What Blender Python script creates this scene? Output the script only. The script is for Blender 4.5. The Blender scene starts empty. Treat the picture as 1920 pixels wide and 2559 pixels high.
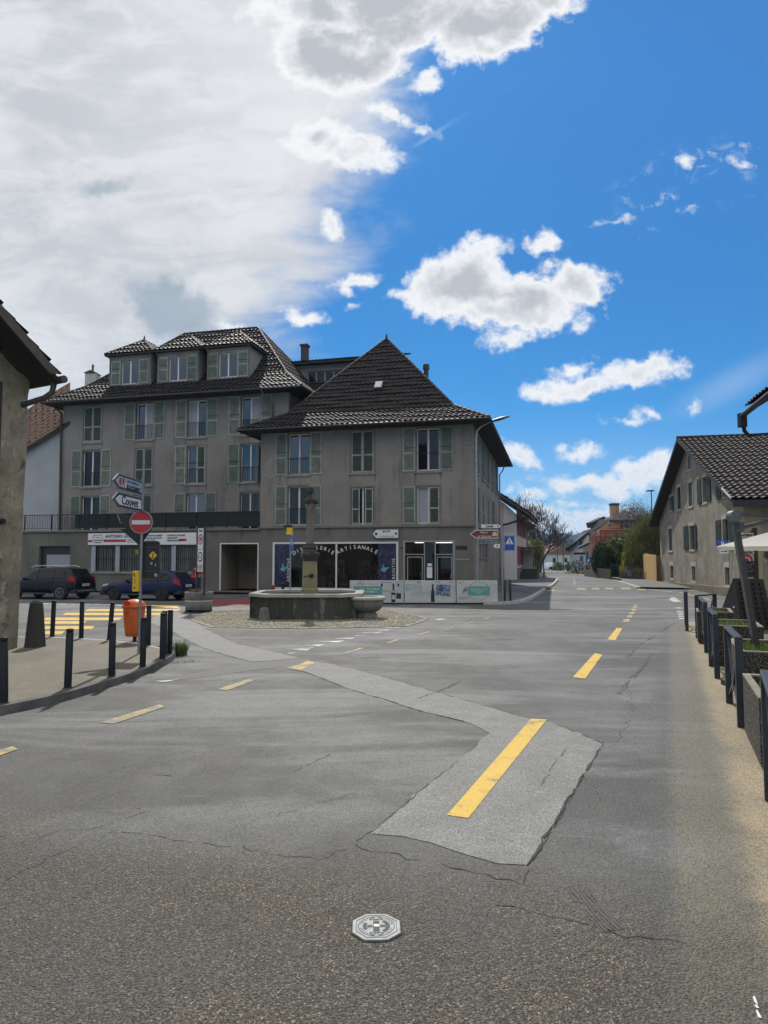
import bpy, math, random
from mathutils import Vector, Matrix
R = math.radians
random.seed(7)
scene = bpy.context.scene
COL = scene.collection

# ------------------------------------------------------------------ camera
FPX, CX, CY, HC = 1706.0, 960.0, 1279.5, 2.1
TH = math.atan((1392 - CY) / FPX); CT, ST = math.cos(TH), math.sin(TH)
cam_d = bpy.data.cameras.new('camera'); cam = bpy.data.objects.new('camera', cam_d); COL.objects.link(cam)
cam.location = (0, 0, HC); cam.rotation_euler = (R(90) + TH, 0, 0)
cam_d.sensor_fit = 'VERTICAL'; cam_d.sensor_height = 24; cam_d.lens = FPX / 2559 * 24
cam_d.clip_start = 0.05; cam_d.clip_end = 12000
scene.camera = cam

# ------------------------------------------------------------------ light
SUN_EL, SUN_AZ = R(48), R(-6)       # sun ahead of the viewer, high, a touch to the left
to_sun = Vector((math.sin(SUN_AZ) * math.cos(SUN_EL), math.cos(SUN_AZ) * math.cos(SUN_EL), math.sin(SUN_EL)))
sun_d = bpy.data.lights.new('sun', 'SUN'); sun_d.energy = 3.9; sun_d.angle = R(0.53); sun_d.color = (1, .95, .87)
sun = bpy.data.objects.new('sun', sun_d); COL.objects.link(sun)
sun.rotation_euler = to_sun.to_track_quat('Z', 'Y').to_euler(); sun.location = (0, 0, 60)

# ------------------------------------------------------------------ view
vs = scene.view_settings
vs.view_transform = 'Standard'; vs.look = 'None'; vs.exposure = 0.0; vs.gamma = 1; vs.use_curve_mapping = False
scene.render.engine = 'CYCLES'
scene.cycles.max_bounces = 7; scene.cycles.transparent_max_bounces = 12

# ------------------------------------------------------------------ projections (a photo pixel to a place)
def ray(px, py):
    u = (px - CX) / FPX; v = (CY - py) / FPX
    return (u, CT - v * ST, ST + v * CT)
def at(px, py, Y):
    r = ray(px, py); k = Y / r[1]; return Vector((r[0] * k, Y, HC + r[2] * k))
def zg(Y):
    return -0.01 * min(max(Y - 60, 0), 160)
def G(px, py, z=0.0):
    zz = z; p = None
    for _ in range(12):
        r = ray(px, py); k = (zz - HC) / r[2]; p = Vector((r[0] * k, r[1] * k, zz)); zz = z + zg(p.y)
    return p
def DG(x, y, z=0.0): return G(x * 1.1566, y * 1.1566, z)

# ------------------------------------------------------------------ node helpers
class NT:
    def __init__(s, nt): s.nt = nt; s.n = nt.nodes; s.l = nt.links
    def new(s, t, **k):
        n = s.n.new(t)
        for a, b in k.items(): setattr(n, a, b)
        return n
    def put(s, sock, v):
        if hasattr(v, 'is_linked') or hasattr(v, 'links'): s.l.new(v, sock)
        else: sock.default_value = v
    def math(s, op, a, b=None, c=None, clamp=False):
        n = s.new('ShaderNodeMath', operation=op); n.use_clamp = clamp
        s.put(n.inputs[0], a)
        if b is not None: s.put(n.inputs[1], b)
        if c is not None: s.put(n.inputs[2], c)
        return n.outputs[0]
    def vm(s, op, a, b=None):
        n = s.new('ShaderNodeVectorMath', operation=op); s.put(n.inputs[0], a)
        if b is not None: s.put(n.inputs[1], b)
        return n.outputs[1] if op in ('LENGTH', 'DISTANCE', 'DOT_PRODUCT') else n.outputs[0]
    def ss(s, v, a, b, lo=0.0, hi=1.0):
        n = s.new('ShaderNodeMapRange'); n.interpolation_type = 'SMOOTHSTEP'; s.put(n.inputs[0], v)
        n.inputs[1].default_value = a; n.inputs[2].default_value = b; n.inputs[3].default_value = lo; n.inputs[4].default_value = hi
        return n.outputs[0]
    def lin(s, v, a, b, lo=0.0, hi=1.0):
        n = s.new('ShaderNodeMapRange'); s.put(n.inputs[0], v)
        n.inputs[1].default_value = a; n.inputs[2].default_value = b; n.inputs[3].default_value = lo; n.inputs[4].default_value = hi
        return n.outputs[0]
    def noise(s, vec, scale, detail=4, rough=.55, dist=0.0):
        n = s.new('ShaderNodeTexNoise'); s.put(n.inputs['Vector'], vec); n.inputs['Scale'].default_value = scale
        n.inputs['Detail'].default_value = detail; n.inputs['Roughness'].default_value = rough; n.inputs['Distortion'].default_value = dist
        return n.outputs[0]
    def vor(s, vec, scale, feat='F1', out=0):
        n = s.new('ShaderNodeTexVoronoi', feature=feat); s.put(n.inputs['Vector'], vec); n.inputs['Scale'].default_value = scale
        return n.outputs[out]
    def mix(s, f, a, b, blend='MIX'):
        n = s.new('ShaderNodeMix', data_type='RGBA', blend_type=blend); s.put(n.inputs[0], f)
        for i, v in ((6, a), (7, b)):
            if isinstance(v, tuple) and len(v) == 3: v = v + (1,)
            s.put(n.inputs[i], v)
        return n.outputs[2]
    def scale(s, vec, sc):
        n = s.new('ShaderNodeMapping'); s.put(n.inputs[0], vec); n.inputs[3].default_value = sc; return n.outputs[0]
    def sep(s, vec):
        n = s.new('ShaderNodeSeparateXYZ'); s.put(n.inputs[0], vec); return n.outputs
    def comb(s, x, y, z):
        n = s.new('ShaderNodeCombineXYZ'); s.put(n.inputs[0], x); s.put(n.inputs[1], y); s.put(n.inputs[2], z); return n.outputs[0]

# ------------------------------------------------------------------ world: sky and clouds by direction
W = bpy.data.worlds.new('World'); scene.world = W; W.use_nodes = True
w = NT(W.node_tree); w.n.clear()
sky = w.new('ShaderNodeTexSky', sky_type='NISHITA'); sky.sun_disc = False
sky.sun_elevation = SUN_EL; sky.sun_rotation = SUN_AZ
sky.air_density = 1.0; sky.dust_density = 0.2; sky.ozone_density = 3.0; sky.altitude = 700
tc = w.new('ShaderNodeTexCoord').outputs['Generated']
x_, y_, z_ = w.sep(tc)
ya = w.math('MAXIMUM', w.math('ABSOLUTE', y_), 0.02)
U = w.math('DIVIDE', x_, ya); V = w.math('DIVIDE', z_, ya)
back = w.math('LESS_THAN', y_, 0.0)
U = w.math('ADD', U, w.math('MULTIPLY', back, 3.1))        # another cloud pattern for the unseen sky behind the viewer
uv = w.comb(U, V, 0.0)
def uvof(px, py): r = ray(px, py); return r[0] / r[1], r[2] / r[1]
wn = w.new('ShaderNodeTexNoise'); w.put(wn.inputs['Vector'], uv); wn.inputs['Scale'].default_value = 7; wn.inputs['Detail'].default_value = 6; wn.inputs['Roughness'].default_value = .6
warp = w.vm('SCALE', w.vm('SUBTRACT', wn.outputs[1], (0.5, 0.5, 0.5))); warp.node.inputs[3].default_value = 0.085
wn2 = w.new('ShaderNodeTexNoise'); w.put(wn2.inputs['Vector'], uv); wn2.inputs['Scale'].default_value = 34; wn2.inputs['Detail'].default_value = 5; wn2.inputs['Roughness'].default_value = .6
warp2 = w.vm('SCALE', w.vm('SUBTRACT', wn2.outputs[1], (0.5, 0.5, 0.5))); warp2.node.inputs[3].default_value = 0.030
wuv = w.vm('ADD', w.vm('ADD', uv, warp), warp2)
def blobs(lst, vec):
    cur = None
    for (px, py, rx, ry, ang) in lst:
        u0, v0 = uvof(px, py); m = w.new('ShaderNodeMapping', vector_type='TEXTURE'); w.put(m.inputs[0], vec)
        rx, ry = rx / FPX, ry / FPX
        m.inputs[1].default_value = (u0, v0, 0); m.inputs[2].default_value = (0, 0, R(ang)); m.inputs[3].default_value = (rx, ry, 1)
        ln = w.vm('LENGTH', m.outputs[0])
        sd = w.math('MULTIPLY', w.math('SUBTRACT', 1.0, ln), min(rx, ry))
        cur = sd if cur is None else w.math('MAXIMUM', cur, sd)
    return cur
# large veil upper left
veil = blobs([(150, 150, 900, 620, 0), (330, 600, 560, 330, 10), (120, 850, 470, 230, -10), (620, 320, 270, 380, 20),
              (500, 800, 210, 70, -30), (620, 620, 220, 110, 25), (660, 560, 130, 110, 20), (830, 90, 190, 200, 10)], wuv)
cum = blobs([(1010, 60, 330, 90, 12), (850, 130, 180, 130, 0), (1230, 60, 180, 110, 30), (1350, 10, 130, 60, 10), (900, 10, 300, 100, 0),
             (870, 375, 130, 55, -18), (780, 340, 90, 50, 0), (1068, 192, 52, 20, 15), (980, 290, 90, 20, -18),
             (1150, 700, 140, 95, 20), (1200, 610, 85, 30, 8), (1290, 740, 190, 80, 0), (1440, 710, 85, 60, -15), (1050, 740, 70, 30, -10), (1300, 820, 85, 32, 18), (1180, 780, 100, 35, 0),
             (1450, 960, 140, 40, 5), (1590, 935, 130, 34, 6), (1360, 975, 60, 26, 0), (1430, 910, 60, 22, 20), (1680, 935, 42, 14, 0),
             (1435, 1128, 62, 26, -5), (1608, 1033, 38, 20, -20), (1570, 1056, 34, 10, 0), (1730, 1028, 30, 18, 20),
             (1290, 1145, 58, 26, -15), (1510, 1205, 150, 26, 0), (1620, 1180, 110, 34, 14), (1440, 1215, 85, 20, -6), (1330, 1240, 70, 20, 0), (1420, 1262, 60, 14, 8), (1480, 1290, 130, 26, 8),
             (1340, 1290, 90, 26, 0), (1400, 1320, 140, 30, 0), (1530, 1265, 70, 20, 0),
             (1365, 610, 34, 22, -30), (880, 690, 58, 22, 12), (862, 720, 22, 26, 30), (765, 790, 44, 26, -15), (882, 776, 14, 9, 0),
             (560, 815, 90, 30, -28), (500, 765, 60, 22, -30), (1445, 806, 20, 9, 10), (830, 560, 30, 40, 20),
             (1735, 402, 14, 10, 0), (1795, 395, 20, 9, -45), (1862, 368, 17, 10, 20), (1868, 414, 26, 8, -10), (1730, 522, 13, 8, 0), (1510, 538, 34, 8, 0)], wuv)
fb = w.noise(uv, 16, 9, .62); fb2 = w.noise(uv, 55, 8, .6)
nz = w.math('ADD', w.math('MULTIPLY', w.math('SUBTRACT', fb, .5), .045), w.math('MULTIPLY', w.math('SUBTRACT', fb2, .5), .022))
cd = w.math('ADD', cum, nz)
ca = w.ss(cd, -0.005, 0.012)
# veil: streaky
suv = w.scale(uv, (1.0, 3.2, 1)); vn = w.noise(suv, 5, 8, .6, .6)
vd = w.math('ADD', veil, w.math('MULTIPLY', w.math('SUBTRACT', vn, .5), .14))
va = w.ss(vd, -0.045, 0.06)
# thin trail and wisps
tu, tv = uvof(1060, 350)
tm = w.new('ShaderNodeMapping', vector_type='TEXTURE'); w.put(tm.inputs[0], uv); tm.inputs[1].default_value = (tu, tv, 0); tm.inputs[2].default_value = (0, 0, R(33)); tm.inputs[3].default_value = (.22, .006, 1)
trail = w.math('MULTIPLY', w.ss(w.vm('LENGTH', tm.outputs[0]), 1.0, 0.0), w.math('MULTIPLY', w.ss(w.noise(uv, 9, 4), .4, .7), .35))
tu, tv = uvof(1830, 960)
tm = w.new('ShaderNodeMapping', vector_type='TEXTURE'); w.put(tm.inputs[0], uv); tm.inputs[1].default_value = (tu, tv, 0); tm.inputs[2].default_value = (0, 0, R(28)); tm.inputs[3].default_value = (.16, .035, 1)
trail2 = w.math('MULTIPLY', w.ss(w.vm('LENGTH', tm.outputs[0]), 1.0, 0.0), .3)
lowhaze = w.math('MULTIPLY', w.ss(V, .24, .0), .48)
wm = w.new('ShaderNodeMapping', vector_type='TEXTURE'); w.put(wm.inputs[0], wuv); wm.inputs[1].default_value = (*uvof(1700, 470), 0); wm.inputs[2].default_value = (0, 0, R(20)); wm.inputs[3].default_value = (.17, .075, 1)
wisps = w.math('MULTIPLY', w.math('MULTIPLY', w.ss(w.vm('LENGTH', wm.outputs[0]), 1.1, .3), w.ss(w.noise(w.scale(wuv, (1, 1.7, 1)), 22, 6, .65), .54, .70)), .55)
trail = w.math('MAXIMUM', trail, wisps)
# unseen bright clouds added behind and above to fill-light the shaded facades
fill_clouds = w.math('MULTIPLY', w.ss(w.noise(uv, 1.3, 6, .6), .38, .50), w.math('MAXIMUM', w.math('MULTIPLY', back, w.ss(V, .30, .75, .25, 1.0)), w.math('MULTIPLY', w.ss(V, 1.1, 1.7), .7)))
skyc = w.vm('MULTIPLY', sky.outputs[0], w.mix(w.ss(V, .28, .85), (.115, .52, .80), (.25, .72, 1.05)))
SB = 0.12
def cc(r, g, b): return (r / SB, g / SB, b / SB)
veil_t = w.ss(w.math('ADD', w.math('MULTIPLY', w.noise(suv, 3.2, 9, .62, .8), .6), w.math('MULTIPLY', w.noise(w.scale(wuv, (1, 1.8, 1)), 9, 8, .65, .5), .4)), .40, .60)
veil_col = w.mix(veil_t, cc(.61, .62, .64), cc(.80, .80, .80))
vsh = w.noise(w.scale(wuv, (1, 1.4, 1)), 9, 7, .6)
depth = w.math('MULTIPLY', w.ss(cd, 0.004, 0.040), w.ss(vsh, .26, .54), clamp=True)
cum_col = w.mix(depth, cc(.98, .98, .98), cc(.52, .54, .57))
c0 = w.mix(w.math('MAXIMUM', w.math('MAXIMUM', trail, trail2), lowhaze), skyc, cc(.55, .68, .85))
gu, gv = uvof(760, 180); glow = w.ss(w.vm('DISTANCE', wuv, (gu, gv, 0)), .42, .02)
veil_col = w.mix(w.math('MULTIPLY', glow, .55), veil_col, cc(.90, .895, .89))
c1 = w.mix(w.math('MULTIPLY', va, .97), c0, veil_col)
c2 = w.mix(ca, c1, cum_col)
dk = w.ss(w.math('ADD', blobs([(440, 770, 130, 75, -20), (420, 720, 50, 45, 0), (250, 470, 60, 22, 0)], wuv), nz), -.012, .02)
c2 = w.mix(w.math('MULTIPLY', dk, .85), c2, cc(.34, .41, .48))
c3 = w.mix(w.math('MULTIPLY', fill_clouds, .92), c2, cc(1.50, 1.43, 1.32))
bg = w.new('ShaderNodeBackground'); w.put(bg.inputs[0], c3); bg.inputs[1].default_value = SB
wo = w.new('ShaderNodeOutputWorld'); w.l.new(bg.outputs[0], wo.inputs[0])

# ------------------------------------------------------------------ materials
MATS = {}
def base_mat(name):
    m = bpy.data.materials.new(name); m.use_nodes = True
    t = NT(m.node_tree); b = t.n['Principled BSDF']
    return m, t, b
def M(name, col=None, rough=.7, metal=0.0, var=.15, vs_=6.0, bump=0.0, bs=40.0, spec=.5, emit=None, space='Object', grime=0.0):
    """simple painted / stone / metal material with uneven tone"""
    if name in MATS: return MATS[name]
    m, t, b = base_mat(name)
    tcn = t.new('ShaderNodeTexCoord').outputs['Object'] if space == 'Object' else t.new('ShaderNodeNewGeometry').outputs['Position']
    c = col
    if var > 0:
        n1 = t.noise(tcn, vs_, 6, .6)
        lo = tuple(v * (1 - var) for v in col); hi = tuple(min(1, v * (1 + var)) for v in col)
        c = t.mix(t.ss(n1, .3, .7), lo, hi)
        if grime > 0:
            n2 = t.noise(t.scale(tcn, (1, 1, .25)), vs_ * .7, 5, .65)
            c = t.mix(t.math('MULTIPLY', t.ss(n2, .5, .75), grime), c, tuple(v * .45 for v in col))
        t.put(b.inputs['Base Color'], c)
        t.put(b.inputs['Roughness'], t.lin(n1, .2, .8, max(0, rough - .08), min(1, rough + .08)))
    else:
        b.inputs['Base Color'].default_value = col + (1,); b.inputs['Roughness'].default_value = rough
    b.inputs['Metallic'].default_value = metal; b.inputs['Specular IOR Level'].default_value = spec
    if bump > 0:
        bn = t.new('ShaderNodeBump'); bn.inputs['Strength'].default_value = bump; bn.inputs['Distance'].default_value = .02
        t.put(bn.inputs['Height'], t.noise(tcn, bs, 6, .65)); t.l.new(bn.outputs[0], b.inputs['Normal'])
    if emit:
        b.inputs['Emission Color'].default_value = emit[:3] + (1,); b.inputs['Emission Strength'].default_value = emit[3]
    MATS[name] = m; return m

def stucco(name, c_lo, c_hi, c_stain, stain=.5, bump=.5, bs=9.0, fine=60.0, patch=None, pv=1.0, ps=.8, k=1.0):
    if name in MATS: return MATS[name]
    m, t, b = base_mat(name)
    p = t.new('ShaderNodeTexCoord').outputs['Object']
    n1 = t.noise(p, .35 * k, 6, .6); n2 = t.noise(t.scale(p, (1, 1, .18 if k < 2.5 else .5)), 1.4 * k, 6, .65, .3); n3 = t.noise(p, fine, 4, .7)
    c = t.mix(t.ss(n1, .32, .68), c_lo, c_hi)
    c = t.mix(t.math('MULTIPLY', t.ss(n2, .52, .72), stain), c, c_stain)
    if patch:
        c = t.mix(t.math('MULTIPLY', t.ss(t.noise(t.scale(p, (1, 1, pv)), ps, 7, .7, .6), .56, .62), patch[3]), c, patch[:3])
    c = t.mix(t.math('MULTIPLY', t.ss(n3, .35, .65), .22), c, tuple(v * .6 for v in c_lo))
    n5 = t.noise(t.scale(p, (1, 1, .07)), 4.5, 4, .7)
    c = t.mix(t.math('MULTIPLY', t.ss(n5, .55, .75), .38 * stain), c, tuple(v * .6 for v in c_stain))
    t.put(b.inputs['Base Color'], c); b.inputs['Roughness'].default_value = .92; b.inputs['Specular IOR Level'].default_value = .2
    bn = t.new('ShaderNodeBump'); bn.inputs['Strength'].default_value = bump; bn.inputs['Distance'].default_value = .03
    hgt = t.math('ADD', t.noise(p, bs, 7, .7), t.math('MULTIPLY', n3, .5))
    t.put(bn.inputs['Height'], hgt); t.l.new(bn.outputs[0], b.inputs['Normal'])
    MATS[name] = m; return m

def glass_dark(name, col=(.02, .03, .045), ior=1.9, rough=.03, tint=(1, 1, 1)):
    if name in MATS: return MATS[name]
    m, t, b = base_mat(name)
    b.inputs['Base Color'].default_value = col + (1,); b.inputs['Roughness'].default_value = rough
    b.inputs['IOR'].default_value = ior; b.inputs['Specular Tint'].default_value = tint + (1,)
    p = t.new('ShaderNodeTexCoord').outputs['Object']
    bn = t.new('ShaderNodeBump'); bn.inputs['Strength'].default_value = .06; bn.inputs['Distance'].default_value = .02
    t.put(bn.inputs['Height'], t.noise(p, 1.7, 2, .5)); t.l.new(bn.outputs[0], b.inputs['Normal'])
    MATS[name] = m; return m
def glass_clear(name, tr=.85):
    if name in MATS: return MATS[name]
    m, t, b = base_mat(name)
    g = t.new('ShaderNodeBsdfGlossy'); g.inputs['Roughness'].default_value = .02
    tp = t.new('ShaderNodeBsdfTransparent'); tp.inputs[0].default_value = (tr, tr, tr * 1.02, 1)
    fr = t.new('ShaderNodeFresnel'); fr.inputs[0].default_value = 1.35
    mx = t.new('ShaderNodeMixShader'); t.l.new(fr.outputs[0], mx.inputs[0]); t.l.new(tp.outputs[0], mx.inputs[1]); t.l.new(g.outputs[0], mx.inputs[2])
    o = [n for n in t.n if n.type == 'OUTPUT_MATERIAL'][0]; t.l.new(mx.outputs[0], o.inputs[0])
    MATS[name] = m; return m

def asphalt(name, kind='road'):
    m, t, b = base_mat(name)
    p = t.new('ShaderNodeNewGeometry').outputs['Position']
    X, Y, Z = t.sep(p)
    big = t.noise(t.scale(p, (1, .55, 1)), .45, 6, .62, .4); mid = t.noise(p, 2.2, 6, .65); fine = t.noise(p, 130, 3, .7)
    st = t.vor(p, 115, 'F1', 1); stv = t.sep(st)[0]
    gr = t.noise(p, 420, 2, .7)
    if kind == 'road':
        c = t.mix(t.ss(big, .35, .68), (.056, .056, .053), (.098, .098, .094))
        c = t.mix(t.math('MULTIPLY', t.ss(mid, .5, .75), .35), c, (.072, .072, .074))
        # worn wheel tracks sweeping across towards the side street
        tr = t.noise(t.scale(t.vm('ADD', p, (3, 1, 0)), (.22, .9, 1)), .8, 5, .6, .8)
        c = t.mix(t.math('MULTIPLY', t.ss(tr, .46, .64), .75), c, (.160, .165, .160))
        c = t.mix(t.math('MULTIPLY', t.ss(t.noise(p, 1.7, 5, .7), .64, .72), .38), c, (.045, .045, .045))
        c = t.mix(t.math('MULTIPLY', t.ss(t.noise(t.scale(p, (.5, 1.6, 1)), 3.1, 4, .6, 1.2), .60, .70), .30), c, (.15, .15, .145))
        # coarse brown surface course in the foreground
        edge = t.math('ADD', t.math('ADD', Y, t.math('MULTIPLY', X, .30)), t.math('MULTIPLY', t.math('SUBTRACT', mid, .5), 1.2))
        coarse = t.ss(edge, 5.6, 3.9)
        s2 = t.vor(p, 105, 'F1', 1); s2v = t.sep(s2)
        cs = t.mix(t.ss(s2v[0], .1, .95), (.047, .042, .033), (.165, .146, .108))
        cs = t.mix(t.ss(s2v[1], .86, .99), cs, (.36, .32, .24))
        cs = t.mix(t.math('MULTIPLY', t.ss(t.vor(p, 105), .25, .62), .5), cs, (.05, .046, .042))
        cs = t.mix(t.math('MULTIPLY', t.ss(t.noise(p, .7, 4), .4, .62), .5), cs, (.085, .085, .082))
        c = t.mix(coarse, c, cs)
        # sandy gutter strip beside the railings
        q = t.math('SUBTRACT', X, t.math('MULTIPLY', Y, .415))
        q = t.math('ADD', q, t.math('MULTIPLY', t.math('ADD', t.math('SUBTRACT', mid, .5), t.math('MULTIPLY', t.math('SUBTRACT', t.noise(p, 14, 5, .7), .5), .8)), .24))
        lim = t.math('MULTIPLY', t.ss(Y, 22.6, 22.2), t.ss(Y, 2.2, 4.5))
        strip = t.math('MULTIPLY', t.ss(q, -.14, .10), lim)
        c = t.mix(t.math('MULTIPLY', strip, t.lin(mid, .3, .7, .5, .85)), c, (.135, .127, .092))
        sand = t.math('MULTIPLY', t.math('MULTIPLY', t.ss(q, .38, .68), t.ss(q, 1.12, .82)), lim)
        c = t.mix(t.math('MULTIPLY', sand, t.lin(t.noise(p, 1.1, 6, .7), .25, .6, .35, .85)), c, (.30, .245, .155))
        c = t.mix(t.math('MULTIPLY', t.math('MULTIPLY', t.ss(q, -.34, -.12), t.ss(q, .04, -.12)), t.math('MULTIPLY', lim, .45)), c, (.07, .07, .068))
        # dirt along the left kerb
        bumpm = t.math('ADD', .35, t.math('MULTIPLY', coarse, .8))
    elif kind == 'patch':
        c = t.mix(t.ss(mid, .3, .7), (.145, .146, .138), (.205, .206, .195)); bumpm = .5
        c = t.mix(t.math('MULTIPLY', t.ss(t.noise(p, .9, 5), .5, .7), .4), c, (.165, .165, .16))
    elif kind == 'worn':
        c = t.mix(t.ss(mid, .3, .7), (.092, .094, .091), (.13, .131, .126)); bumpm = .5
    elif kind == 'pave':
        c = t.mix(t.ss(big, .3, .7), (.110, .099, .074), (.172, .152, .112)); bumpm = .6
        c = t.mix(t.math('MULTIPLY', t.ss(mid, .5, .72), .4), c, (.23, .21, .165))
    else:
        c = t.mix(t.ss(big, .3, .7), (.075, .075, .078), (.12, .12, .122)); bumpm = .4
    c = t.mix(t.math('MULTIPLY', t.ss(stv, .55, 1.0), .42), c, t.vm('SCALE', c)) if False else c
    dk = t.new('ShaderNodeVectorMath', operation='SCALE'); t.put(dk.inputs[0], c); t.put(dk.inputs[3], t.lin(stv, 0, 1, .55, 1.5))
    c = dk.outputs[0]
    dk = t.new('ShaderNodeVectorMath', operation='SCALE'); t.put(dk.inputs[0], c); t.put(dk.inputs[3], t.lin(gr, .3, .7, .8, 1.2))
    c = dk.outputs[0]
    t.put(b.inputs['Base Color'], c)
    t.put(b.inputs['Roughness'], t.lin(mid, .2, .8, .60, .80)); b.inputs['Specular IOR Level'].default_value = .34
    bn = t.new('ShaderNodeBump'); t.put(bn.inputs['Strength'], bumpm if not isinstance(bumpm, float) else bumpm); bn.inputs['Distance'].default_value = .012
    h = t.math('ADD', t.math('MULTIPLY', t.vor(p, 70), -1.0), t.math('MULTIPLY', fine, .6))
    t.put(bn.inputs['Height'], h); t.l.new(bn.outputs[0], b.inputs['Normal'])
    MATS[name] = m; return m

def paint_mat(name, col, wear=.45, under=(.15, .15, .15)):
    m, t, b = base_mat(name)
    p = t.new('ShaderNodeNewGeometry').outputs['Position']
    n = t.math('ADD', t.math('MULTIPLY', t.noise(p, 3, 6, .7), .6), t.math('MULTIPLY', t.noise(p, 60, 4, .8), .4))
    c = t.mix(t.ss(n, wear + .02, wear + .12), under, col)
    c = t.mix(t.math('MULTIPLY', t.sep(t.vor(p, 85, 'F1', 1))[0], .42), c, tuple(v * .45 for v in col))
    t.put(b.inputs['Base Color'], c); b.inputs['Roughness'].default_value = .7
    bn = t.new('ShaderNodeBump'); bn.inputs['Strength'].default_value = .4; bn.inputs['Distance'].default_value = .01
    t.put(bn.inputs['Height'], t.vor(p, 80)); t.l.new(bn.outputs[0], b.inputs['Normal'])
    MATS[name] = m; return m

def brickish(name, c1_, c2_, mortar, scale, sq=.5, bump=.6, rowh=.5, bw=.5, space='Object', msz=.03):
    m, t, b = base_mat(name)
    p = t.new('ShaderNodeTexCoord').outputs['Object'] if space == 'Object' else t.new('ShaderNodeNewGeometry').outputs['Position']
    wp = t.vm('ADD', p, t.vm('SCALE', t.vm('SUBTRACT', t.new('ShaderNodeTexNoise').outputs[1], (.5, .5, .5))))
    wp.node.inputs[1].links[0].from_node.inputs[3].default_value = .06
    br = t.new('ShaderNodeTexBrick'); t.put(br.inputs['Vector'], wp); br.inputs['Scale'].default_value = scale
    br.inputs['Color1'].default_value = c1_ + (1,); br.inputs['Color2'].default_value = c2_ + (1,); br.inputs['Mortar'].default_value = mortar + (1,)
    br.inputs['Row Height'].default_value = rowh; br.inputs['Brick Width'].default_value = bw; br.inputs['Mortar Size'].default_value = msz
    c = t.mix(t.math('MULTIPLY', t.ss(t.noise(p, 3, 5), .4, .7), .4), br.outputs[0], tuple(v * .6 for v in c1_))
    t.put(b.inputs['Base Color'], c); b.inputs['Roughness'].default_value = .9
    bn = t.new('ShaderNodeBump'); bn.inputs['Strength'].default_value = bump; bn.inputs['Distance'].default_value = .02
    t.put(bn.inputs['Height'], t.math('SUBTRACT', t.math('MULTIPLY', t.noise(p, 14, 5), .5), br.outputs[1])); t.l.new(bn.outputs[0], b.inputs['Normal'])
    MATS[name] = m; return m

def tile_mat(name, lo, hi, rough=.50, moss=None):
    m, t, b = base_mat(name)
    p = t.new('ShaderNodeTexCoord').outputs['Object']
    cell = t.sep(t.vor(p, 3.2, 'F1', 1))[0]; n = t.noise(p, 1.2, 6, .65); n2 = t.noise(p, 30, 4, .7)
    c = t.mix(t.math('MULTIPLY_ADD', n, .6, t.math('MULTIPLY', cell, .4)), lo, hi)
    if moss: c = t.mix(t.math('MULTIPLY', t.ss(n2, .56, .7), .5), c, moss)
    t.put(b.inputs['Base Color'], c); t.put(b.inputs['Roughness'], t.lin(n2, .3, .7, rough - .08, rough + .14))
    b.inputs['Specular IOR Level'].default_value = .09
    MATS[name] = m; return m

ASP = asphalt('asphalt'); PATCH = asphalt('pale_asphalt', 'patch'); WORN = asphalt('worn_asphalt', 'worn'); PAVE = asphalt('pavement_asphalt', 'pave'); DARKASP = asphalt('smooth_dark_asphalt', 'dark')
YEL = paint_mat('yellow_road_paint', (.64, .42, .055), .365); YELW = paint_mat('worn_yellow_paint', (.58, .41, .06), .46, (.17, .17, .165)); WHT = paint_mat('white_road_paint', (.62, .62, .60), .43)
REDP = paint_mat('red_road_coating', (.22, .035, .04), .30, (.10, .06, .06))
COB, _t, _b = base_mat('cobbles'); _p = _t.new('ShaderNodeNewGeometry').outputs['Position']
_cell = _t.sep(_t.vor(_p, 6.5, 'F1', 1))[0]; _e = _t.vor(_p, 6.5, 'DISTANCE_TO_EDGE', 0)
_c = _t.mix(_cell, (.13, .12, .095), (.33, .30, .215)); _c = _t.mix(_t.math('MULTIPLY', _t.ss(_t.noise(_p, .8, 5), .45, .62), .6), _c, (.30, .255, .14)); _c = _t.mix(_t.ss(_e, .09, .02), _c, (.045, .043, .034))
_t.put(_b.inputs['Base Color'], _c); _b.inputs['Roughness'].default_value = .85; _n = _t.new('ShaderNodeBump'); _n.inputs['Distance'].default_value = .05; _t.put(_n.inputs['Height'], _t.ss(_e, .0, .25)); _t.l.new(_n.outputs[0], _b.inputs['Normal'])
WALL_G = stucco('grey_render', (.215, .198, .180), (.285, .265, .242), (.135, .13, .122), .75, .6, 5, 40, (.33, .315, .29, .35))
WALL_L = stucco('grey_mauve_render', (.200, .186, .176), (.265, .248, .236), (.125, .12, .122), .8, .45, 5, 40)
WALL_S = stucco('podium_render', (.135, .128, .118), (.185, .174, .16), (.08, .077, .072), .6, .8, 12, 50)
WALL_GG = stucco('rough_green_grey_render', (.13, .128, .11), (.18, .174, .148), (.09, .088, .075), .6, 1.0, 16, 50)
WALL_OLD = stucco('old_limestone', (.19, .172, .128), (.38, .335, .245), (.055, .052, .045), .95, 1.4, 5.0, 26, (.46, .43, .36, .75), .5, 3.2, 3.0)
WALL_F = stucco('farmhouse_render', (.23, .21, .165), (.37, .345, .285), (.14, .13, .105), .8, 1.2, 6, 14, (.44, .42, .36, .45), .7, 3.0, 2.0)
WALL_Y = stucco('yellow_stone', (.34, .27, .16), (.42, .35, .24), (.2, .17, .12), .5, .8, 4, 20)
WALL_W = stucco('pale_blue_white_render', (.33, .35, .38), (.40, .42, .45), (.28, .29, .31), .3, .15, 8, 60)
WALL_P = stucco('pink_render', (.52, .40, .40), (.60, .47, .46), (.42, .33, .33), .3, .15, 8, 60)
WALL_RED = stucco('red_render', (.30, .075, .05), (.36, .10, .065), (.22, .06, .045), .4, .2, 8, 60)
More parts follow.
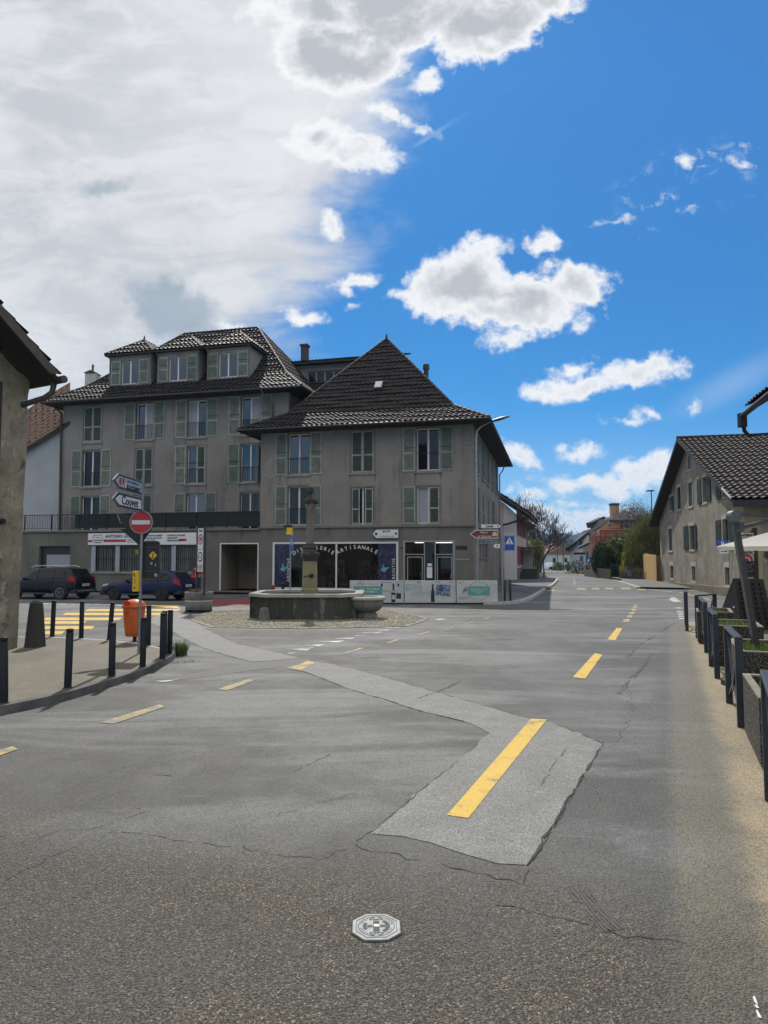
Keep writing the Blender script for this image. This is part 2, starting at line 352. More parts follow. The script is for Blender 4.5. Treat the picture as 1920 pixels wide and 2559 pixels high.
WALL_OR = stucco('orange_brown_render', (.42, .21, .09), (.48, .25, .11), (.28, .13, .07), .4, .2, 8, 60)
TILE_D = tile_mat('charcoal_tiles', (.015, .013, .013), (.055, .046, .044), .52, (.055, .05, .038))
TILE_F = tile_mat('brown_grey_tiles', (.040, .034, .031), (.10, .085, .078), .55, (.09, .09, .075))
TILE_R = tile_mat('old_red_tiles', (.14, .085, .065), (.23, .15, .115), .75, (.10, .09, .07))
SOFF = M('dark_soffit_wood', (.022, .018, .016), .8, var=.3)
SHF = M('shutter_frame_green', (.24, .285, .245), .65, var=.15, vs_=3, grime=.4)
SHP = M('shutter_slat_green', (.15, .175, .155), .7, var=.2, vs_=3, grime=.4)
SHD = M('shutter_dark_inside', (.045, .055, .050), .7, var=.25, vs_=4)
FRW = M('white_window_frame', (.60, .60, .60), .45, var=.05)
FRG = M('grey_metal_frame', (.30, .30, .31), .4, .3, var=.08)
SILL = M('stone_sill', (.23, .21, .19), .85, var=.2, bump=.2, grime=.4)
GL_B = glass_dark('window_glass', (.012, .020, .035), 2.0)
GL_D = glass_dark('dark_window_glass', (.008, .009, .012), 1.5)
CURT = M('net_curtain', (.32, .33, .37), .8, var=.15, vs_=12)
GL_S = glass_clear('shop_glass', .8)
RAIL = M('black_iron', (.018, .019, .022), .5, .3, var=.2)
RAILG = M('dark_green_screen', (.012, .022, .019), .6, var=.3, vs_=8)
LED = M('pale_stone_band', (.17, .158, .142), .9, var=.2, bump=.3, grime=.4)
ZINC = M('zinc_gutter', (.17, .175, .18), .45, .6, var=.2)
GALV = M('galvanised_steel', (.30, .31, .32), .42, .7, var=.18, vs_=12)
DKPIPE = M('dark_downpipe', (.03, .027, .026), .5, .2, var=.2)
BOLL = M('bollard_blue_black', (.012, .015, .021), .6, 0, spec=.25, var=.3, vs_=9, grime=.3)
FENCE = M('fence_blue_grey', (.034, .043, .056), .36, .2, var=.2, vs_=5)
ORNG = M('orange_plastic', (.62, .125, .025), .42, var=.12, vs_=5, spec=.5, grime=.25)
REDB = M('red_plastic', (.55, .02, .015), .35, var=.1)
YELB = M('yellow_paint', (.72, .45, .015), .45, var=.1)
BLK = M('black', (.012, .012, .014), .5, var=.2)
BLKG = M('black_gloss', (.006, .007, .012), .15, var=.1, spec=.25)
TYRE = M('tyre_rubber', (.012, .012, .012), .8, var=.2)
SGW = M('sign_white', (.66, .67, .68), .4, var=.05, grime=.12)
SGB = M('sign_blue', (.015, .09, .36), .35, var=.06)
SGR = M('sign_red', (.42, .022, .025), .35, var=.06)
SGBR = M('sign_brown_red', (.16, .03, .022), .4, var=.08)
SGK = M('sign_black', (.015, .02, .025), .5, var=.05)
SGG = M('sign_grey_green', (.20, .24, .235), .5, var=.06)
SBACK = M('sign_back_dark', (.028, .032, .036), .55, .2, var=.25, vs_=7, grime=.3)
CONC = M('concrete', (.24, .235, .215), .9, var=.22, bump=.4, bs=30, grime=.4)
STONE_D = stucco('darkened_fountain_stone', (.045, .046, .038), (.09, .088, .074), (.022, .024, .019), .95, 1.0, 6, 30, (.27, .26, .23, .7), .22, 3.2)  # darkened to deepen the basin's shade; pale streaks are the stone's own
STONE_Y = stucco('yellow_fountain_stone', (.24, .22, .12), (.32, .29, .17), (.06, .062, .05), .9, .8, 6, 30, (.40, .37, .25, .6), .35, 4)
STONE_G = stucco('grey_fountain_stone', (.13, .125, .11), (.22, .21, .185), (.045, .045, .04), .95, .8, 6, 30, (.34, .33, .30, .5), .3, 4)
RIM = stucco('sunlit_stone_rim', (.30, .295, .27), (.44, .43, .39), (.14, .135, .12), .6, .5, 8, 40)  # paler than the basin: sun on the rim's top is painted in
WATER = glass_dark('water', (.02, .03, .028), 1.33, .04)
PLAS = M('exposed_aggregate_dark', (.12, .115, .10), .9, var=.2)

def aggregate():
    m, t, b = base_mat('exposed_aggregate')
    p = t.new('ShaderNodeTexCoord').outputs['Object']
    v = t.vor(p, 62, 'F1', 1); r = t.sep(v)[0]; d = t.vor(p, 62)
    c = t.mix(t.ss(r, .1, .95), (.04, .037, .03), (.25, .23, .185))
    c = t.mix(t.ss(d, .35, .6), c, (.025, .023, .019))
    t.put(b.inputs['Base Color'], c); b.inputs['Roughness'].default_value = .85
    bn = t.new('ShaderNodeBump'); bn.inputs['Strength'].default_value = 1.0; bn.inputs['Distance'].default_value = .02
    t.put(bn.inputs['Height'], t.math('MULTIPLY', d, -1.0)); t.l.new(bn.outputs[0], b.inputs['Normal'])
    return m
AGG = aggregate()
def planks(name, c1_, c2_, width, axis=0):
    m, t, b = base_mat(name)
    p = t.new('ShaderNodeTexCoord').outputs['Object']
    n = t.noise(t.scale(p, (14, 14, .8)), 2.0, 5, .6)
    cell = t.math('FLOOR', t.math('DIVIDE', t.sep(p)[axis], width)); wn_ = t.new('ShaderNodeTexWhiteNoise', noise_dimensions='1D'); t.put(wn_.inputs[1], cell)
    c = t.mix(t.math('MULTIPLY_ADD', n, .5, t.math('MULTIPLY', wn_.outputs[0], .5)), c1_, c2_)
    t.put(b.inputs['Base Color'], c); b.inputs['Roughness'].default_value = .75
    MATS[name] = m; return m
WOODY = planks('fresh_yellow_planks', (.46, .29, .10), (.70, .49, .21), .36, 1)
LEAFM = {}
def leaf(name, a, bcol, tr=.25):
    if name in MATS: return MATS[name]
    m, t, b = base_mat(name)
    oi = t.new('ShaderNodeNewGeometry').outputs['Random Per Island']
    c = t.mix(oi, a, bcol); t.put(b.inputs['Base Color'], c); b.inputs['Roughness'].default_value = .55
    tl = t.new('ShaderNodeBsdfTranslucent'); t.put(tl.inputs[0], c); mx = t.new('ShaderNodeMixShader'); mx.inputs[0].default_value = tr
    t.l.new(b.outputs[0], mx.inputs[1]); t.l.new(tl.outputs[0], mx.inputs[2])
    o = [n for n in t.n if n.type == 'OUTPUT_MATERIAL'][0]; t.l.new(mx.outputs[0], o.inputs[0])
    MATS[name] = m; return m
BARK = M('bark', (.07, .055, .045), .9, var=.3, bump=.4)

# ------------------------------------------------------------------ mesh helpers
class MB:
    def __init__(s): s.v = []; s.f = []; s.m = []; s.sm = []
    def add(s, vs_, fs, mi=0, smooth=False):
        o = len(s.v); s.v += [tuple(v) for v in vs_]
        for f in fs: s.f.append(tuple(i + o for i in f)); s.m.append(mi); s.sm.append(smooth)
        return s
    def box(s, x0, x1, y0, y1, z0, z1, mi=0):
        if x0 > x1: x0, x1 = x1, x0
        if y0 > y1: y0, y1 = y1, y0
        if z0 > z1: z0, z1 = z1, z0
        v = [(x0, y0, z0), (x1, y0, z0), (x1, y1, z0), (x0, y1, z0), (x0, y0, z1), (x1, y0, z1), (x1, y1, z1), (x0, y1, z1)]
        return s.add(v, [(0, 3, 2, 1), (4, 5, 6, 7), (0, 1, 5, 4), (1, 2, 6, 5), (2, 3, 7, 6), (3, 0, 4, 7)], mi)
    def bar(s, a, b, wd, ht=None, mi=0, up=(0, 0, 1)):
        a = Vector(a); b = Vector(b); ht = ht or wd; d = (b - a).normalized(); up = Vector(up)
        if abs(d.dot(up)) > .99: up = Vector((0, 1, 0))
        r = d.cross(up).normalized(); u = r.cross(d).normalized()
        v = []
        for p in (a, b):
            for (i, j) in ((-1, -1), (1, -1), (1, 1), (-1, 1)): v.append(p + r * wd / 2 * i + u * ht / 2 * j)
        return s.add(v, [(0, 1, 2, 3), (7, 6, 5, 4), (0, 4, 5, 1), (1, 5, 6, 2), (2, 6, 7, 3), (3, 7, 4, 0)], mi)
    def cyl(s, a, b, r0, r1=None, n=16, mi=0, caps=True):
        a = Vector(a); b = Vector(b); r1 = r0 if r1 is None else r1; d = (b - a).normalized()
        up = Vector((0, 0, 1)) if abs(d.z) < .95 else Vector((1, 0, 0))
        r = d.cross(up).normalized(); u = r.cross(d).normalized(); v = []
        for p, q in ((a, r0), (b, r1)):
            for i in range(n):
                an = 2 * math.pi * i / n; v.append(p + (r * math.cos(an) + u * math.sin(an)) * q)
        s.add(v, [(i, (i + 1) % n, n + (i + 1) % n, n + i) for i in range(n)], mi, True)
        if caps: s.add(v, [tuple(range(n))[::-1], tuple(range(n, 2 * n))], mi)
        return s
    def tube(s, pts, r, n=10, mi=0):
        pts = [Vector(p) for p in pts]; v = []; rs = r if isinstance(r, (list, tuple)) else [r] * len(pts)
        prev = None
        for i, p in enumerate(pts):
            d = (pts[min(i + 1, len(pts) - 1)] - pts[max(i - 1, 0)]).normalized()
            up = prev if prev is not None else (Vector((0, 0, 1)) if abs(d.z) < .9 else Vector((1, 0, 0)))
            a = d.cross(up).normalized(); u = a.cross(d).normalized(); prev = u
            for k in range(n): an = 2 * math.pi * k / n; v.append(p + (a * math.cos(an) + u * math.sin(an)) * rs[i])
        f = []
        for i in range(len(pts) - 1):
            for k in range(n): f.append((i * n + k, i * n + (k + 1) % n, (i + 1) * n + (k + 1) % n, (i + 1) * n + k))
        s.add(v, f, mi, True); s.add(v, [tuple(range(n))[::-1], tuple(range((len(pts) - 1) * n, len(pts) * n))], mi)
        return s
    def lathe(s, prof, c=(0, 0, 0), n=32, mi=0, sx=1, sy=1, smooth=True):
        v = []
        for (r, z) in prof:
            for i in range(n): an = 2 * math.pi * (i + .5) / n; v.append((c[0] + r * sx * math.cos(an), c[1] + r * sy * math.sin(an), c[2] + z))
        f = []
        for j in range(len(prof) - 1):
            for i in range(n): f.append((j * n + i, j * n + (i + 1) % n, (j + 1) * n + (i + 1) % n, (j + 1) * n + i))
        s.add(v, f, mi, smooth); s.add(v, [tuple(range(n))[::-1], tuple(range((len(prof) - 1) * n, len(prof) * n))], mi); return s
    def prism(s, poly, ext, mi=0):
        """poly: 3D points, ext: extrusion vector"""
        n = len(poly); e = Vector(ext); a = [Vector(p) for p in poly]; v = a + [p + e for p in a]
        return s.add(v, [tuple(range(n)), tuple(range(n, 2 * n))[::-1]] + [(i, (i + 1) % n, n + (i + 1) % n, n + i)[::-1] for i in range(n)], mi)
    def poly(s, pts, mi=0): return s.add(pts, [tuple(range(len(pts)))], mi)
    def build(s, name, mats, parent=None, bevel=0, loc=None, rotz=0):
        me = bpy.data.meshes.new(name); me.from_pydata(s.v, [], s.f)
        if not isinstance(mats, (list, tuple)): mats = [mats]
        for m in mats: me.materials.append(m)
        for p, mi, sm in zip(me.polygons, s.m, s.sm): p.material_index = mi; p.use_smooth = sm
        import bmesh
        bm = bmesh.new(); bm.from_mesh(me); bmesh.ops.recalc_face_normals(bm, faces=bm.faces); bm.to_mesh(me); bm.free()
        o = bpy.data.objects.new(name, me); COL.objects.link(o)
        if parent is not None: o.parent = parent
        if loc is not None: o.location = loc
        if rotz: o.rotation_euler.z = rotz
        if bevel:
            b = o.modifiers.new('bevel', 'BEVEL'); b.width = bevel; b.segments = 2; b.limit_method = 'ANGLE'; b.angle_limit = R(40)
        return o
def tag(o, label, cat, group=None):
    o['label'] = label; o['category'] = cat
    if group: o['group'] = group
    return o
def thing(name, label, cat, loc=(0, 0, 0), rotz=0, group=None):
    o = bpy.data.objects.new(name, None); COL.objects.link(o); o.location = loc; o.rotation_euler.z = rotz; o.empty_display_size = .2
    return tag(o, label, cat, group)
def struct(o): o['kind'] = 'structure'; return o
def copy_tree(o, parent=None):
    c = o.copy(); COL.objects.link(c)
    if parent is not None: c.parent = parent
    for ch in list(o.children): copy_tree(ch, c)
    return c
def text(s, size, mat, parent, loc, rot=(R(90), 0, 0), align='CENTER', name='lettering', ext=.003, sx=1.0, shear=0, spacing=1.0, bold=0):
    cu = bpy.data.curves.new('t', 'FONT'); cu.body = s; cu.size = size; cu.align_x = align; cu.align_y = 'CENTER'; cu.extrude = ext; cu.shear = shear; cu.space_character = spacing; cu.offset = bold
    cu.resolution_u = 3
    t = bpy.data.objects.new('t', cu); COL.objects.link(t)
    dg = bpy.context.evaluated_depsgraph_get(); me = bpy.data.meshes.new_from_object(t.evaluated_get(dg)); bpy.data.objects.remove(t)
    o = bpy.data.objects.new(name, me); me.materials.clear(); me.materials.append(mat); COL.objects.link(o); o.parent = parent
    o.location = loc; o.rotation_euler = rot; o.scale = (sx, 1, 1)
    return o
def wall_holes(mb, x0, x1, z0, z1, holes, y=0.0, depth=.22, mi=0, axis='x', top=None):
    """wall face in the plane y with openings and their reveals; axis 'y' swaps x and y"""
    xs = sorted({x0, x1} | {h[0] for h in holes} | {h[1] for h in holes}); zs = sorted({z0, z1} | {h[2] for h in holes} | {h[3] for h in holes})
    def P(x, yy, z): return (x, yy, z) if axis == 'x' else (yy, x, z)
    for i in range(len(xs) - 1):
        for j in range(len(zs) - 1):
            cx, cz = (xs[i] + xs[i + 1]) / 2, (zs[j] + zs[j + 1]) / 2
            if any(h[0] < cx < h[1] and h[2] < cz < h[3] for h in holes) or not (x0 < cx < x1): continue
            mb.poly([P(xs[i], y, zs[j]), P(xs[i + 1], y, zs[j]), P(xs[i + 1], y, zs[j + 1]), P(xs[i], y, zs[j + 1])], mi)
    for (a, b, c, d) in holes:
        yy = y + depth
        for q in ([P(a, y, c), P(b, y, c), P(b, yy, c), P(a, yy, c)], [P(a, y, d), P(b, y, d), P(b, yy, d), P(a, yy, d)], [P(a, y, c), P(a, y, d), P(a, yy, d), P(a, yy, c)], [P(b, y, c), P(b, y, d), P(b, yy, d), P(b, yy, c)]):
            mb.poly(q, mi)

def tile_face(poly, mat, parent, name='roof_slope', tw=.30, rh=.36, amp=.042, step=.075):
    """pantiled roof slope over a planar polygon (first two points are the eave edge)"""
    import bmesh
    P_ = [Vector(p) for p in poly]; o = P_[0]
    n = Vector((0, 0, 0))
    for i in range(len(P_)): n += P_[i].cross(P_[(i + 1) % len(P_)])
    n.normalize()
    if n.z < 0: n = -n
    u = (P_[1] - P_[0]).normalized(); v = n.cross(u).normalized()
    if v.z < 0: v = -v
    co = [((p - o).dot(u), (p - o).dot(v)) for p in P_]
    u0, u1 = min(c[0] for c in co), max(c[0] for c in co); v0, v1 = min(c[1] for c in co), max(c[1] for c in co)
    nu = int((u1 - u0) / tw) + 1; nv = int((v1 - v0) / rh) + 1; K = 6
    bm = bmesh.new(); rows = []
    for j in range(nv + 1):
        for fr in ((0.0, 1.0), (.999, .05)):
            row = []
            for i in range(nu * K + 1):
                uu = u0 + tw * i / K; ph = (i % K) / K; off = .5 * tw * (0 if j % 2 else 0)
                hh = amp * (max(0, math.cos(2 * math.pi * ph)) ** .8 * 1.0 - .35 * max(0, -math.cos(2 * math.pi * ph))) + step * fr[1]
                vv = v0 + rh * (j + fr[0])
                hh += .018 * math.sin(i // K * 12.9898 + j * 78.233) * 1.0
                row.append(bm.verts.new(o + u * uu + v * (vv + .012 * math.sin(i // K * 4.1 + j * 7.7)) + n * hh))
            rows.append(row)
    for a, b in zip(rows[:-1], rows[1:]):
        for i in range(len(a) - 1): bm.faces.new((a[i], a[i + 1], b[i + 1], b[i]))
    cen = sum(P_, Vector()) / len(P_)
    for i in range(len(P_)):
        a, b = P_[i], P_[(i + 1) % len(P_)]; pn = (b - a).cross(n).normalized()
        if (cen - a).dot(pn) > 0: pn = -pn
        bmesh.ops.bisect_plane(bm, geom=bm.verts[:] + bm.edges[:] + bm.faces[:], plane_co=a, plane_no=pn, clear_outer=True)
    # closed underside sheet
    me = bpy.data.meshes.new(name); bm.to_mesh(me); bm.free(); me.materials.append(mat)
    ob = bpy.data.objects.new(name, me); COL.objects.link(ob); ob.parent = parent
    for p in me.polygons: p.use_smooth = False
    return ob
def ridge(mb, a, b, r=.11, mi=0):
    a = Vector(a); b = Vector(b); L_ = (b - a).length; k = max(1, int(L_ / .36)); d = (b - a) / k
    for i in range(k): mb.cyl(a + d * i, a + d * (i + 1.08), r * 1.12, r * .92, 8, mi)
def hip_roof(parent, x0, x1, y0, y1, ze, px0, px1, py0, py1, zp, mat, hf=.30, vf=.17, sides='FRLB', soff=.1, wall=None):
    """hipped roof with sprocketed eaves; ridge from (px0,py0) to (px1,py1)"""
    E_ = [(x0, y0), (x1, y0), (x1, y1), (x0, y1)]
    if abs(py1 - py0) < .01: T = [(px0, py0), (px1, py0), (px1, py0), (px0, py0)]
    else: T = [(px0, py0), (px0, py0), (px0, py1), (px0, py1)]
    z1 = ze + (zp - ze) * vf
    Mi = [(e[0] + (t[0] - e[0]) * hf, e[1] + (t[1] - e[1]) * hf) for e, t in zip(E_, T)]
    e3 = [(a, b, ze) for a, b in E_]; m3 = [(a, b, z1) for a, b in Mi]; t3 = [(a, b, zp) for a, b in T]
    names = {'F': (0, 1), 'R': (1, 2), 'B': (2, 3), 'L': (3, 0)}
    for s_, (i, j) in names.items():
        up = [m3[i], m3[j], t3[j], t3[i]] if (Vector(t3[i]) - Vector(t3[j])).length > .05 else [m3[i], m3[j], t3[i]]
        if s_ in sides:
            tile_face([e3[i], e3[j], m3[j], m3[i]], mat, parent); tile_face(up, mat, parent)
        else:
            MB().poly([e3[i], e3[j], m3[j], m3[i]]).poly(up).build('roof_slope', mat, parent)
    rb = MB()
    for i in range(4): ridge(rb, e3[i], m3[i]); ridge(rb, m3[i], t3[i])
    if px0 != px1 or py0 != py1: ridge(rb, t3[0], t3[2])
    rb.build('ridge_tiles', mat, parent)
    sb = MB(); sb.box(x0 + .04, x1 - .04, y0 + .04, y1 - .04, ze - soff - .02, ze - .015)
    sb.build('soffit', SOFF, parent)
    gb = MB()
    ring = [(x0 - .06, y0 - .06), (x1 + .06, y0 - .06), (x1 + .06, y1 + .06), (x0 - .06, y1 + .06)]
    for i in range(4): a, b = ring[i], ring[(i + 1) % 4]; gb.cyl((a[0], a[1], ze - .06), (b[0], b[1], ze - .06), .075, n=10)
    gb.build('gutter', DKPIPE, parent)

# ---- windows in a facade whose outside is -y, local x to the right
def shutter(parent, x0, x1, z0, z1, y=-.04, dark=False, axis='x', split=.42):
    mb = MB(); P = (lambda a, b, c, d, e, f, m: mb.box(a, b, c, d, e, f, m)) if axis == 'x' else (lambda a, b, c, d, e, f, m: mb.box(c, d, a, b, e, f, m))
    f = .07; s_ = 1
    P(x0, x0 + f, y, y + .035, z0, z1, 0); P(x1 - f, x1, y, y + .035, z0, z1, 0)
    zm = z0 + (z1 - z0) * split
    for za in (z0, zm - .04, z1 - .08): P(x0 + f, x1 - f, y + .003, y + .032, za, za + .08, 0)
    for za, zb in ((z0 + .08, zm - .04), (zm + .04, z1 - .08)):
        k = max(1, int((zb - za) / .055))
        for i in range(k):
            zz = za + (zb - za) * (i + .5) / k
            P(x0 + f, x1 - f, y + .008, y + .026, zz - .019, zz + .019, 1)
        P(x0 + f, x1 - f, y + .024, y + .030, za, zb, 2)
    P(x0 + .01, x1 - .01, y - .008, y, zm + .28, zm + .30, 3)
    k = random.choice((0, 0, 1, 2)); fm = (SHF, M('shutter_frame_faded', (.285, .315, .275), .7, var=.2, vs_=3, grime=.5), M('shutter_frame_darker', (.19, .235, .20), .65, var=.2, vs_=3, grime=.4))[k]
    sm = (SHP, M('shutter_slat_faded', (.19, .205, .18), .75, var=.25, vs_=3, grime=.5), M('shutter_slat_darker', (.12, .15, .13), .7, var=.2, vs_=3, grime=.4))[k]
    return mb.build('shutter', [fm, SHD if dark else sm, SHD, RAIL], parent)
def window(parent, x0, x1, z0, z1, y=.16, glass=None, rail=False, sill=True, mull=1, curtain=0, axis='x', frame=None, fw=.065, surround=None, transom=None):
    glass = glass or GL_B; frame = frame or FRW
    def B(mb, a, b, c, d, e, f, m=0):
        return mb.box(a, b, c, d, e, f, m) if axis == 'x' else mb.box(c, d, a, b, e, f, m)
    sg = 1 if (axis == 'x' or y > 0) else 1
    mb = MB(); B(mb, x0, x0 + fw, y, y + .06, z0, z1); B(mb, x1 - fw, x1, y, y + .06, z0, z1); B(mb, x0 + fw, x1 - fw, y, y + .06, z0, z0 + fw * 1.2); B(mb, x0 + fw, x1 - fw, y, y + .06, z1 - fw, z1)
    for k in range(mull):
        xm = x0 + (x1 - x0) * (k + 1) / (mull + 1); B(mb, xm - .05, xm + .05, y - .012, y + .055, z0 + fw * 1.2, z1 - fw)
    if transom: B(mb, x0 + fw, x1 - fw, y - .006, y + .05, transom - .02, transom + .02)
    w_ = mb.build('window', frame, parent)
    pb = MB(); B(pb, x0 + .03, x1 - .03, y + .035, y + .045, z0 + .03, z1 - .03); pb.build('pane', glass, w_)
    if curtain:
        cb = MB(); xa, xb = (x0 + .07, (x0 + x1) / 2 - .05) if curtain == 1 else ((x0 + x1) / 2 + .05, x1 - .07)
        if curtain == 3: xa, xb = x0 + .07, x1 - .07
        n_ = 14
        for i in range(n_):
            a = xa + (xb - xa) * i / n_; b = xa + (xb - xa) * (i + 1) / n_
            B(cb, a, b, y + .028 + .004 * (i % 2), y + .034, z0 + .08, z1 - .07)
        cb.build('curtain', CURT, w_)
    if sill:
        sb = MB(); B(sb, x0 - .12, x1 + .12, -.07 + 0, y + .02, z0 - .13, z0 + .005); sb.build('sill', SILL, w_)
    if surround:
        sb = MB(); s = .1
        B(sb, x0 - s, x0, -.02, .03, z0, z1 + s, 0); B(sb, x1, x1 + s, -.02, .03, z0, z1 + s, 0); B(sb, x0, x1, -.02, .03, z1, z1 + s, 0); sb.build('surround', surround, w_)
    if rail:
        rb = MB(); zt = z0 + (.98 if z1 - z0 > 1.8 else .5)
        B(rb, x0, x1, .02, .045, zt - .03, zt); B(rb, x0, x1, .02, .045, z0 + .06, z0 + .08)
        k = int((x1 - x0) / .11)
        for i in range(1, k): xx = x0 + (x1 - x0) * i / k; B(rb, xx - .008, xx + .008, .024, .04, z0 + .08, zt - .03)
        rb.build('railing', RAIL, w_)
    return w_

# ================================================================== GROUND AND ROADS
def sheet(name, pts, mat, z=0.004, sub=None):
    """flat sheet from a closed list of (x, y); follows the fall of the road"""
    import bmesh
    me = bpy.data.meshes.new(name); bm = bmesh.new()
    vs_ = [bm.verts.new((p[0], p[1], 0)) for p in pts]; bm.faces.new(vs_)
    bmesh.ops.triangulate(bm, faces=bm.faces[:])
    for yy in ([60] if sub is None else sub):
        bmesh.ops.bisect_plane(bm, geom=bm.verts[:] + bm.edges[:] + bm.faces[:], plane_co=(0, yy, 0), plane_no=(0, 1, 0))
    for v in bm.verts: v.co.z = zg(v.co.y) + z
    bmesh.ops.recalc_face_normals(bm, faces=bm.faces)
    for f in bm.faces:
        if f.normal.z < 0: f.normal_flip()
    bm.to_mesh(me); bm.free(); me.materials.append(mat)
    o = bpy.data.objects.new(name, me); COL.objects.link(o); return struct(o)
def smooth_poly(pts, it=2):
    for _ in range(it):
        out = []
        n = len(pts)
        for i in range(n):
            a = Vector(pts[i]); b = Vector(pts[(i + 1) % n]); out += [a.lerp(b, .25), a.lerp(b, .75)]
        pts = out
    return [(p[0], p[1]) for p in pts]
def smooth_open(pts, it=2):
    for _ in range(it):
        out = [Vector(pts[0])]
        for i in range(len(pts) - 1):
            a = Vector(pts[i]); b = Vector(pts[i + 1]); out += [a.lerp(b, .25), a.lerp(b, .75)]
        out.append(Vector(pts[-1])); pts = out
    return pts
GRASS = M('meadow', (.09, .12, .04), .95, var=.35, vs_=.3, space='World')
gm = MB()
xs = [-900, -80, -40, 0, 40, 80, 300, 1500]; ys = [-40, 60, 140, 220, 600, 1600, 4200]
for j in range(len(ys) - 1):
    for i in range(len(xs) - 1):
        gm.poly([(xs[i], ys[j], zg(ys[j]) - .02), (xs[i + 1], ys[j], zg(ys[j]) - .02), (xs[i + 1], ys[j + 1], zg(ys[j + 1]) - .02), (xs[i], ys[j + 1], zg(ys[j + 1]) - .02)])
struct(gm.build('ground', GRASS))
road_pts = [(-45, -30), (30, -30), (30, 40), (30, 58), (24.5, 63), (23.6, 72), (25.5, 84)] + [tuple(G(*q_))[:2] for q_ in ((1439, 1431), (1405, 1424), (1393, 1419), (1378, 1413), (1350, 1409), (1340, 1410), (1362, 1416), (1352, 1420), (1347, 1426), (1358, 1433))] + [(17.3, 72), (14, 60), (4, 60), (-45, 60)]
sheet('road', road_pts, ASP, 0.0, sub=[60, 90, 120, 150, 185, 220])

def C5(x, y): return (380 + x / 2.243, 1500 + y / 2.243)
def C4c(x, y): return (x / 1.277, 1650 + y / 1.277)
def D(x, y): return (x * 1.1566, y * 1.1566)
def C1b(x, y): return (1240 + x / 3.773, 1180 + y / 3.773)
def C4b(x, y): return (x / 3.32, 1460 + y / 3.32)
def C4(x, y): return (x / 3.458, 1180 + y / 3.458)
def C6(x, y): return (860 + x / 3.773, 1220 + y / 3.773)
def C3b(x, y): return (1660 + x / 3.69, 1440 + y / 3.69)
def gp(l, f): return [tuple(G(*f(*p)))[:2] for p in l]
def jag(pts, amp=.02, step=.18):
    out = []
    n = len(pts)
    for i in range(n):
        a = Vector(pts[i]); b = Vector(pts[(i + 1) % n]); L_ = (b - a).length; k = max(1, int(L_ / step))
        pr = Vector((-(b - a).y, (b - a).x)).normalized()
        for q in range(k): out.append(tuple(a.lerp(b, q / k) + pr * random.uniform(-amp, amp) * (1 if q else .3)))
    return out
stripA = gp([(115, 175), (180, 215), (280, 265), (420, 310), (560, 345), (625, 343), (835, 325), (730, 300), (600, 270), (480, 245), (400, 210), (340, 180), (290, 155), (215, 105), (150, 66), (60, 72), (0, 100), (0, 130), (60, 150)], C5)
sheet('pale_asphalt_strip', jag(stripA, .03), PATCH, .004)
stripA2 = gp([(0, 432), (0, 445), (150, 445), (330, 430), (470, 405), (700, 378), (735, 375), (910, 345), (830, 333), (560, 347), (480, 360), (330, 395), (180, 422)], C5)
sheet('worn_asphalt_strip', jag(stripA2, .03), WORN, .003)
B1 = [G(*C5(*p)) for p in [(735, 377), (850, 400), (950, 435), (1080, 490), (1240, 540)]] + [G(*C4c(*p)) for p in [(1210, 120), (1350, 165), (1480, 195), (1570, 232)]]
B2 = [G(*D(*p)) for p in [(1060, 1585), (990, 1645), (915, 1705), (855, 1755), (803, 1803), (870, 1808), (930, 1822), (1000, 1846), (1075, 1866), (1140, 1870), (1303, 1607), (1190, 1560), (1140, 1552)]]
B3 = [G(*C4c(*p)) for p in [(1660, 180), (1560, 150), (1400, 105), (1280, 70)]] + [G(*C5(*p)) for p in [(1130, 385), (1000, 355), (920, 345)]]
sheet('pale_asphalt_strip', jag([tuple(p)[:2] for p in B1[:-1] + B2 + B3], .025), PATCH, .0045)
# cobbled island round the fountain
cob = gp([(215, 108), (260, 85), (340, 68), (600, 48), (900, 40), (1150, 42), (1310, 56), (1440, 78), (1540, 105), (1490, 128), (1420, 147), (1200, 153), (880, 160), (600, 158), (340, 153), (280, 132)], C5)
sheet('cobbled_paving', cob, COB, .012)
# paved rim stones of the island
rimb = MB()
for i in range(len(cob)):
    a = Vector(cob[i]); b = Vector(cob[(i + 1) % len(cob)]); L_ = (b - a).length; k = max(1, int(L_ / .32)); dd = (b - a) / k; nn = Vector((-dd.y, dd.x)).normalized() * .06
    for q in range(k):
        p, r_ = a + dd * q, a + dd * (q + .93)
        rimb.prism([(p.x - nn.x, p.y - nn.y, 0), (r_.x - nn.x, r_.y - nn.y, 0), (r_.x + nn.x, r_.y + nn.y, 0), (p.x + nn.x, p.y + nn.y, 0)], (0, 0, .02 + random.uniform(-.004, .004)))
struct(rimb.build('kerb', M('granite_setts', (.24, .23, .20), .9, var=.3, bump=.4)))

# ---- markings
def mark(l, f, mat, z=.007, name='road_marking'): return sheet(name, gp(l, f), mat, z)
mark([(966, 1763), (1012, 1770), (1182, 1556), (1148, 1554)], D, YEL, .009)
mark([(1238, 1464), (1265, 1467), (1302, 1415), (1285, 1412)], D, YEL)
mark([(1313, 1382), (1330, 1384), (1345, 1358), (1333, 1357)], D, YEL)
for l in ([(1195, 1414), (1255, 1414), (1262, 1388), (1205, 1388)], [(1232, 1372), (1280, 1372), (1288, 1350), (1242, 1350)], [(1252, 1340), (1300, 1340), (1306, 1320), (1260, 1320)], [(1275, 1308), (1315, 1308), (1322, 1290), (1282, 1290)],
          [(1288, 1280), (1330, 1280), (1334, 1264), (1295, 1264)], [(1300, 1256), (1330, 1256), (1334, 1246), (1306, 1246)], [(725, 1060), (745, 1060), (748, 1045), (730, 1045)], [(733, 1036), (750, 1036), (750, 1024), (735, 1024)], [(728, 1018), (745, 1018), (742, 1010), (728, 1010)]):
    mark(l, C1b, YELW)
